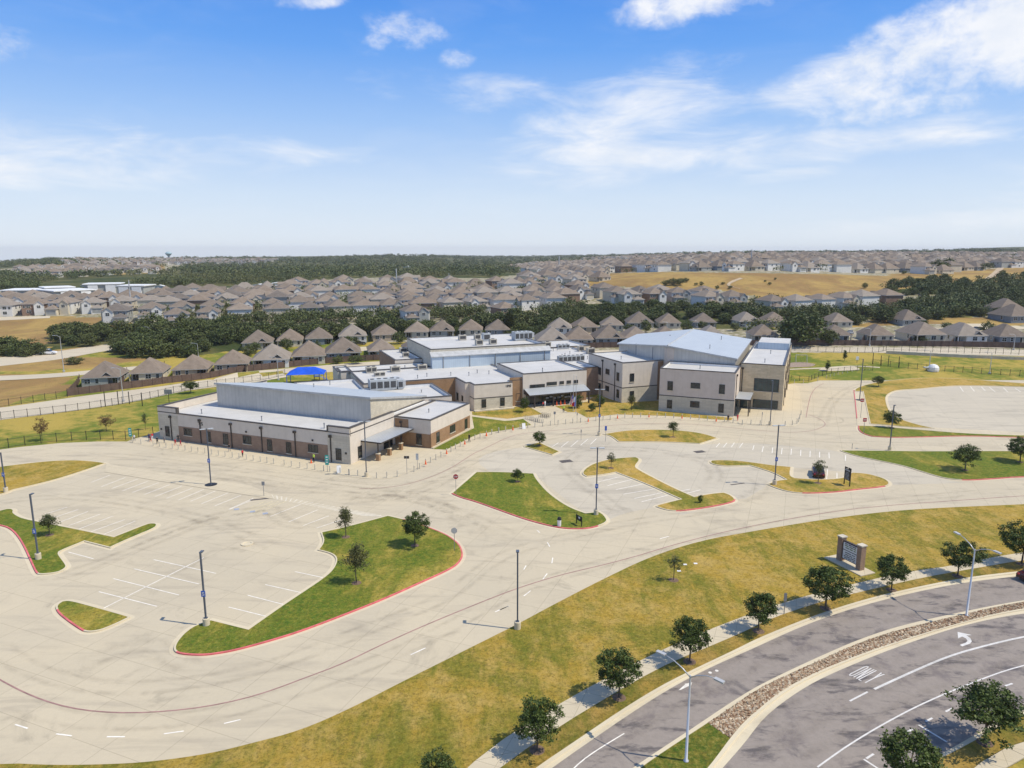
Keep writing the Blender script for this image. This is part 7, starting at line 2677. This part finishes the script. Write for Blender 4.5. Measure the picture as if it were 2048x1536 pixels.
for n_, (y, x, z, i, t) in enumerate(picked):
    lb, gp_, _ = TOWN[t]
    k = hr.randrange(8)
    rz = (0 if (i % 2 or hr.random() < .45) else math.pi) + hr.uniform(-.12, .12) + .36
    if t in (1, 2):
        rz = .3 + hr.uniform(-.15, .15)
    elif hr.random() < .25:
        rz += hr.choice((math.pi / 2, -math.pi / 2))
    sc = hr.uniform(.80, .94)
    p = Vector((x, y, z + .1))
    if n_ < 110:
        wl = ('pale', 'cream', 'tan', 'pale', 'grey', 'brick', 'cream', 'pale')[k]
        rw_, rn = rank[(y, x, z, i, t)]
        where = ('the crowded neighbourhood', 'the far left housing', 'the golden hill foot', 'the right woods', 'the hilltop', 'the left ridge', 'the left hillside', 'the far middle rise', 'the right horizon')[t]
        house(p, rz, TWO[k], f'{wl} house, {ORD[rn]} from left, {ORD[rw_]} row of {where}', gp_, sc)
    elif n_ < 300:
        one = hr.random() < .3
        hx = pix(p)[0]
        side = 'far left' if hx < 300 else 'left' if hx < 700 else 'middle' if hx < 1150 else 'right of centre' if hx < 1500 else 'right' if hx < 1800 else 'far right'
        wl = 'low' if one else ('pale', 'cream', 'tan', 'pale', 'grey', 'brick', 'cream', 'pale')[k]
        tag(put('house', (BUNG_J if one else TWO_J)[k % 6 if one else k], None, p, rz, sc), f'{wl} {lb}, {side} of the picture' if len(lb.split()) + len(side.split()) < 11 else f'{wl} {lb}', 'house', gp_)
    else:
        FARV.append((p, rz, sc, hr.randrange(8)))
if FARV:
    bm = bmesh.new()
    mats = []
    for p, rz, sc, k in FARV:
        me = TWO_J[k]
        idx = []
        for m in me.materials:
            if m not in mats:
                mats.append(m)
            idx.append(mats.index(m))
        nv, nf = len(bm.verts), len(bm.faces)
        bm.from_mesh(me)
        bm.verts.ensure_lookup_table()
        bm.faces.ensure_lookup_table()
        M_ = Matrix.Translation(p) @ Matrix.Rotation(rz, 4, 'Z') @ Matrix.Scale(sc, 4)
        for v in bm.verts[nv:]:
            v.co = M_ @ v.co
        for f in bm.faces[nf:]:
            f.material_index = idx[f.material_index]
    me = bpy.data.meshes.new('far_housing')
    bm.to_mesh(me)
    bm.free()
    for m in mats:
        me.materials.append(m)
    tag(put('far_housing', me), 'mass of tiny distant houses towards the horizon', 'houses', kind='stuff')

# long pale storage buildings at far left, odd white roofs in the woods, water tower
def big_shed(px0, py0, px1, py1, h, depth, label, roof=WHITE, wall=None):
    a, b = GT(px0, py0), GT(px1, py1)
    d = (b - a)
    L = d.xy.length
    o = thing('commercial_building', label, 'building', (a.x, a.y, min(a.z, b.z)), math.atan2(d.y, d.x))
    MB().box((L / 2, depth / 2, -2), (L, depth, h + 2)).build('wall', wall or HWALL[2], o)
    MB().box((L / 2, depth / 2, h), (L + 1.5, depth + 1.5, .5)).build('roof', roof, o)
    n = max(2, int(L / 18))
    pm = MB().box((0, -.4, -2), (5.0, 1.0, h + 1.6)).mesh('pier', WHITE)
    for k in range(n):
        put('pier', pm, o, (L * (k + .5) / n, 0, 0))


big_shed(5, 604, 92, 600, 6, 20, 'leftmost grey and white storage building with flat roof')
big_shed(94, 598, 150, 594, 6, 16, 'middle storage building with white corner towers')
big_shed(112, 606, 192, 598, 6, 22, 'white low-pitched metal roof shed before the storage buildings')
big_shed(170, 592, 240, 588, 6.5, 16, 'storage building left of the tall monopole')
big_shed(236, 594, 288, 592, 6, 16, 'long low pale building behind the tall monopole')
for k, (x, y, w, h, lb) in enumerate(((520, 573, 30, 5, 'white shed roof at the edge of the woods left of centre'), (555, 571, 34, 6, 'pale barn roof in the trees left of centre'), (425, 556, 30, 5, 'white roof in the woods at left'), (410, 545, 14, 5, 'cream building on the left wooded slope'), (905, 549, 16, 4, 'white roof in the middle woods'), (925, 543, 14, 4, 'pale roof beside the middle woods clearing'),
                                      (815, 536, 14, 4, 'small white roof on the wooded middle hill'), (960, 538, 18, 5, 'pale farm building on the wooded middle hill'), (172, 573, 14, 4, 'white barn in the left woods'), (1355, 513, 46, 8, 'long white school-like roof on the right horizon'), (305, 548, 14, 9, 'tall pale building on the left slope'), (320, 575, 20, 5, 'white roof left of the crowded neighbourhood'), (30, 605, 10, 5, 'white gatehouse at far left'))):
    p = GT(x, y)
    s = p.y / FOC
    o = thing('farm_building', lb, 'building', p, R(random.uniform(-20, 20)))
    MB().box((0, 0, -1), (w * s, w * s * .6, h * s * .6 + 1)).build('wall', HWALL[1], o)
    rm = MB()
    gable(rm, -w * s / 2, w * s / 2, -w * s * .3, w * s * .3, h * s * .6, h * s * .5, over=.5)
    rm.build('roof', [WHITE, WHITE], o)
p = GT(338, 519)
p = Vector((p.x, p.y, p.z))
s = p.y / FOC
wt = thing('water_tower', 'pale blue-green water tower on the left horizon', 'water tower', p)
TANK = plain('tower_paint', (.30, .42, .45), .05, .1, .6)
MB().lathe((0, 0, 0), [(2.2 * s, -2), (1.6 * s, 4 * s), (1.6 * s, 7 * s)], 14).build('stem', TANK, wt)
MB().lathe((0, 0, 0), [(1.7 * s, 6 * s), (4.2 * s, 9 * s), (6.2 * s, 11 * s), (6.0 * s, 12.4 * s), (3.5 * s, 14.5 * s), (.1, 15.2 * s)], 18).build('tank', TANK, wt)

# ------------------------------------------------------------------ wild trees
def scatter(poly, n, rnd, mind, lst):
    xs, ys = [p[0] for p in poly], [p[1] for p in poly]
    got, tries = [], 0
    while len(got) < n and tries < n * 30:
        tries += 1
        x, y = rnd.uniform(min(xs), max(xs)), rnd.uniform(min(ys), max(ys))
        if not inside(poly, x, y):
            continue
        p = GT(x, y)
        if any((p.x - q.x) ** 2 + (p.y - q.y) ** 2 < mind ** 2 for q in lst):
            continue
        if any((p.x - a) ** 2 + (p.y - b) ** 2 < 55 for a, b in PLACED):
            continue
        lst.append(p)
        got.append(p)
    return got


tr = random.Random(9)
allp = []
BELTS = [
    ('wild oak in the tree belt behind the left bungalows', [(215, 712), (212, 690), (240, 668), (330, 660), (420, 655), (480, 662), (470, 700), (400, 712), (340, 716)], 46, 4.2),
    ('wild oak in the clump beside the far left road', [(108, 695), (112, 672), (205, 668), (208, 690), (160, 698)], 14, 4.2),
    ('wild oak in the clump at the far left edge', [(-60, 716), (-60, 700), (30, 697), (92, 708), (60, 714)], 12, 4.2),
    ('wild oak in the tree belt between the bungalows and neighbourhood', [(470, 690), (480, 664), (620, 662), (760, 654), (860, 656), (870, 668), (760, 674), (660, 680), (540, 690)], 40, 4.2),
    ('wild oak in the clump behind the stage roof', [(890, 670), (900, 645), (960, 650), (1030, 640), (1095, 645), (1090, 672), (1000, 674)], 28, 4.5),
    ('wild oak in the dense belt behind the gym', [(1075, 650), (1100, 632), (1180, 620), (1300, 618), (1450, 620), (1560, 628), (1560, 645), (1450, 652), (1300, 652), (1180, 656), (1090, 660)], 66, 4.6),
    ('wild oak in the wood at right behind the bungalows', [(1560, 652), (1565, 634), (1700, 634), (1800, 626), (1900, 632), (1985, 626), (1985, 600), (1900, 618), (1800, 622), (1880, 600), (1800, 592), (1900, 580), (2048, 572), (2060, 628), (1980, 634), (1900, 642), (1780, 645), (1700, 655)], 90, 5.0),
    ('cedar scrub on the slope below the hilltop houses', [(1750, 586), (1790, 570), (1960, 562), (2060, 552), (2060, 566), (1900, 575), (1840, 590)], 22, 5.0),
]
for lb, poly, n, md in BELTS:
    for p in scatter(poly, n, tr, md, allp):
        kd = tr.choice(('wild', 'wild', 'wildtall'))
        s = tr.uniform(.6, 1.2)
        plant('oak_tree', p - Vector((0, 0, .4)), (5.2 if kd == 'wild' else 6.6) * s, 7.4 * s * tr.uniform(.85, 1.1), kd, 80 + tr.randrange(5), lb, 'tree', 'wild trees of the ' + lb.split(' the ')[1].split(' ')[0] + ' ' + lb.split(' ')[-1])
tree_at(1608, 690, 624, 84, 'wildtall', 83, 'great dark oak standing over the right bungalows', terrain_=True, ring=False, name='oak_tree')
tree_at(1578, 686, 640, 40, 'wild', 81, 'smaller oak at the left side of the great oak', terrain_=True, ring=False, name='oak_tree')
tree_at(1655, 690, 658, 34, 'wild', 82, 'low oak at the right foot of the great oak', terrain_=True, ring=False, name='oak_tree')
tree_at(1018, 668, 625, 24, 'wildtall', 84, 'bright green poplar rising behind the stage roof', terrain_=True, ring=False, name='oak_tree').children[1].data = proto('wildtall', 84)[1]
gts = [(495, 712, 690, 28), (512, 706, 684, 22), (575, 702, 676, 24), (632, 704, 683, 22), (703, 694, 672, 26), (797, 688, 664, 24), (675, 728, 712, 20), (712, 728, 710, 26), (478, 742, 716, 16), (150, 728, 714, 32), (1260, 664, 648, 20), (1292, 666, 640, 22), (1372, 666, 640, 22), (1405, 660, 642, 18), (1470, 662, 645, 20), (1155, 668, 652, 20),
                                  (1848, 655, 640, 16), (1895, 660, 645, 24), (1975, 668, 644, 26), (1840, 685, 672, 24), (330, 712, 700, 14), (168, 615, 603, 20), (345, 616, 604, 12), (1560, 664, 650, 20), (910, 668, 655, 18), (1196, 690, 678, 14)]
gl_ = {}
for side, sel in (('left', [g for g in gts if g[0] < 900]), ('right', [g for g in gts if g[0] >= 900])):
    for n_, g in enumerate(sorted(sel)):
        gl_[gts.index(g)] = f'{ORD[n_]} garden tree from the left among the {side} hand bungalows'
for k, (x, y, t, w) in enumerate(gts):
    tree_at(x, y, t, w, 'yard', 90 + k % 3, gl_[k], terrain_=True, ring=False, name='garden_tree', group='garden trees')
for k, (x, y, t, w) in enumerate(((1345, 570, 557, 22), (1360, 571, 556, 20), (1332, 571, 560, 16), (1373, 564, 556, 12), (1392, 571, 565, 7), (1402, 572, 563, 8), (1434, 578, 571, 8), (1460, 578, 571, 9), (1540, 570, 564, 7), (1530, 564, 560, 5), (1446, 569, 564, 8), (1550, 560, 555, 5), (1730, 577, 566, 12), (1808, 549, 541, 10), (2005, 548, 540, 10), (1870, 545, 520, 26), (1885, 545, 523, 22), (1898, 543, 515, 22), (1960, 541, 528, 18), (1978, 538, 525, 18), (1650, 541, 525, 22), (1622, 540, 528, 20), (1665, 540, 527, 18))):
    tree_at(x, y, t, w, 'yard', 90 + k % 3, 'scattered cedar bush on the golden hillside', terrain_=True, ring=False, name='cedar_bush', cat='bush', group='hillside bushes')

# far woods: too many to count, one mass of real crowns
def far_woods():
    rnd = random.Random(12)
    V, F = [], []
    areas = [(WOODS[0], 420), (WOODS[1], 2500), (WOODS[2], 500),
             ([(1200, 518), (1300, 511), (1480, 505.5), (1700, 503.5), (1900, 500), (2060, 495), (2060, 511), (1700, 511), (1400, 514)], 520),
             ([(-100, 528), (0, 526), (130, 519), (350, 517), (800, 512), (1200, 512), (1200, 517), (800, 521), (350, 522), (100, 531)], 620),
             ([(230, 640), (400, 600), (640, 575), (1000, 580), (1100, 560), (1150, 580), (1080, 620), (900, 640), (500, 650)], 330),
             ([(1200, 545), (1240, 525), (1500, 517), (2050, 514), (2050, 535), (1800, 545)], 170), ([(110, 534), (140, 521), (560, 519), (560, 528), (330, 534)], 110)]
    for poly, n in areas:
        xs, ys = [p[0] for p in poly], [p[1] for p in poly]
        c = t = 0
        while c < n and t < n * 12:
            t += 1
            x, y = rnd.uniform(min(xs), max(xs)), rnd.uniform(min(ys), max(ys))
            if not inside(poly, x, y):
                continue
            p = GT(x, y)
            if p.y < 3000 and any(abs(p.x - a) < 8 and abs(p.y - b) < 8 for a, b in PLACED):
                continue
            if mnoise.noise(Vector((p.x * .009, p.y * .004, 4.2))) > .22:
                continue
            c += 1
            k = 1.0 if p.y < 900 else (1.0 + (p.y - 900) / 2200)
            h, w = rnd.uniform(4.5, 7.5), rnd.uniform(7, 12) * k
            for _ in range(6):
                q = p + Vector((rnd.gauss(0, w * .25), rnd.gauss(0, w * .25), rnd.uniform(.3, .85) * h))
                if p.y < 620:
                    leaf_quads(V, F, p + (q - p) * .75, 26, w * .085, w * .085, rnd, .8, .7)
                else:
                    leaf_quads(V, F, q, 11, w * .11, w * .17, rnd, .8, .6)
    me = bpy.data.meshes.new('woodland')
    me.from_pydata(V, [], F)
    me.materials.append(LEAF_FAR)
    tag(put('woodland', me), 'dark green woodland covering the distant hills', 'woods', kind='stuff')


far_woods()

# ------------------------------------------------------------------ summer haze over the far hills
hz = MB().box((0, 3150, -95), (19000, 7300, 155))
HZ = bpy.data.materials.new('summer_haze')
HZ.use_nodes = True
_t = HZ.node_tree
_t.nodes.clear()
_o = _t.nodes.new('ShaderNodeOutputMaterial')
_v = _t.nodes.new('ShaderNodeVolumePrincipled')
_v.inputs['Color'].default_value = (.97, .985, 1.0, 1)
_v.inputs['Density'].default_value = 0.00009
_v.inputs['Anisotropy'].default_value = 0.0
_t.links.new(_v.outputs[0], _o.inputs['Volume'])
tag(hz.build('haze', HZ), 'thin bluish summer haze over the distant hills', 'haze', kind='stuff')
scene.cycles.volume_max_steps = 64
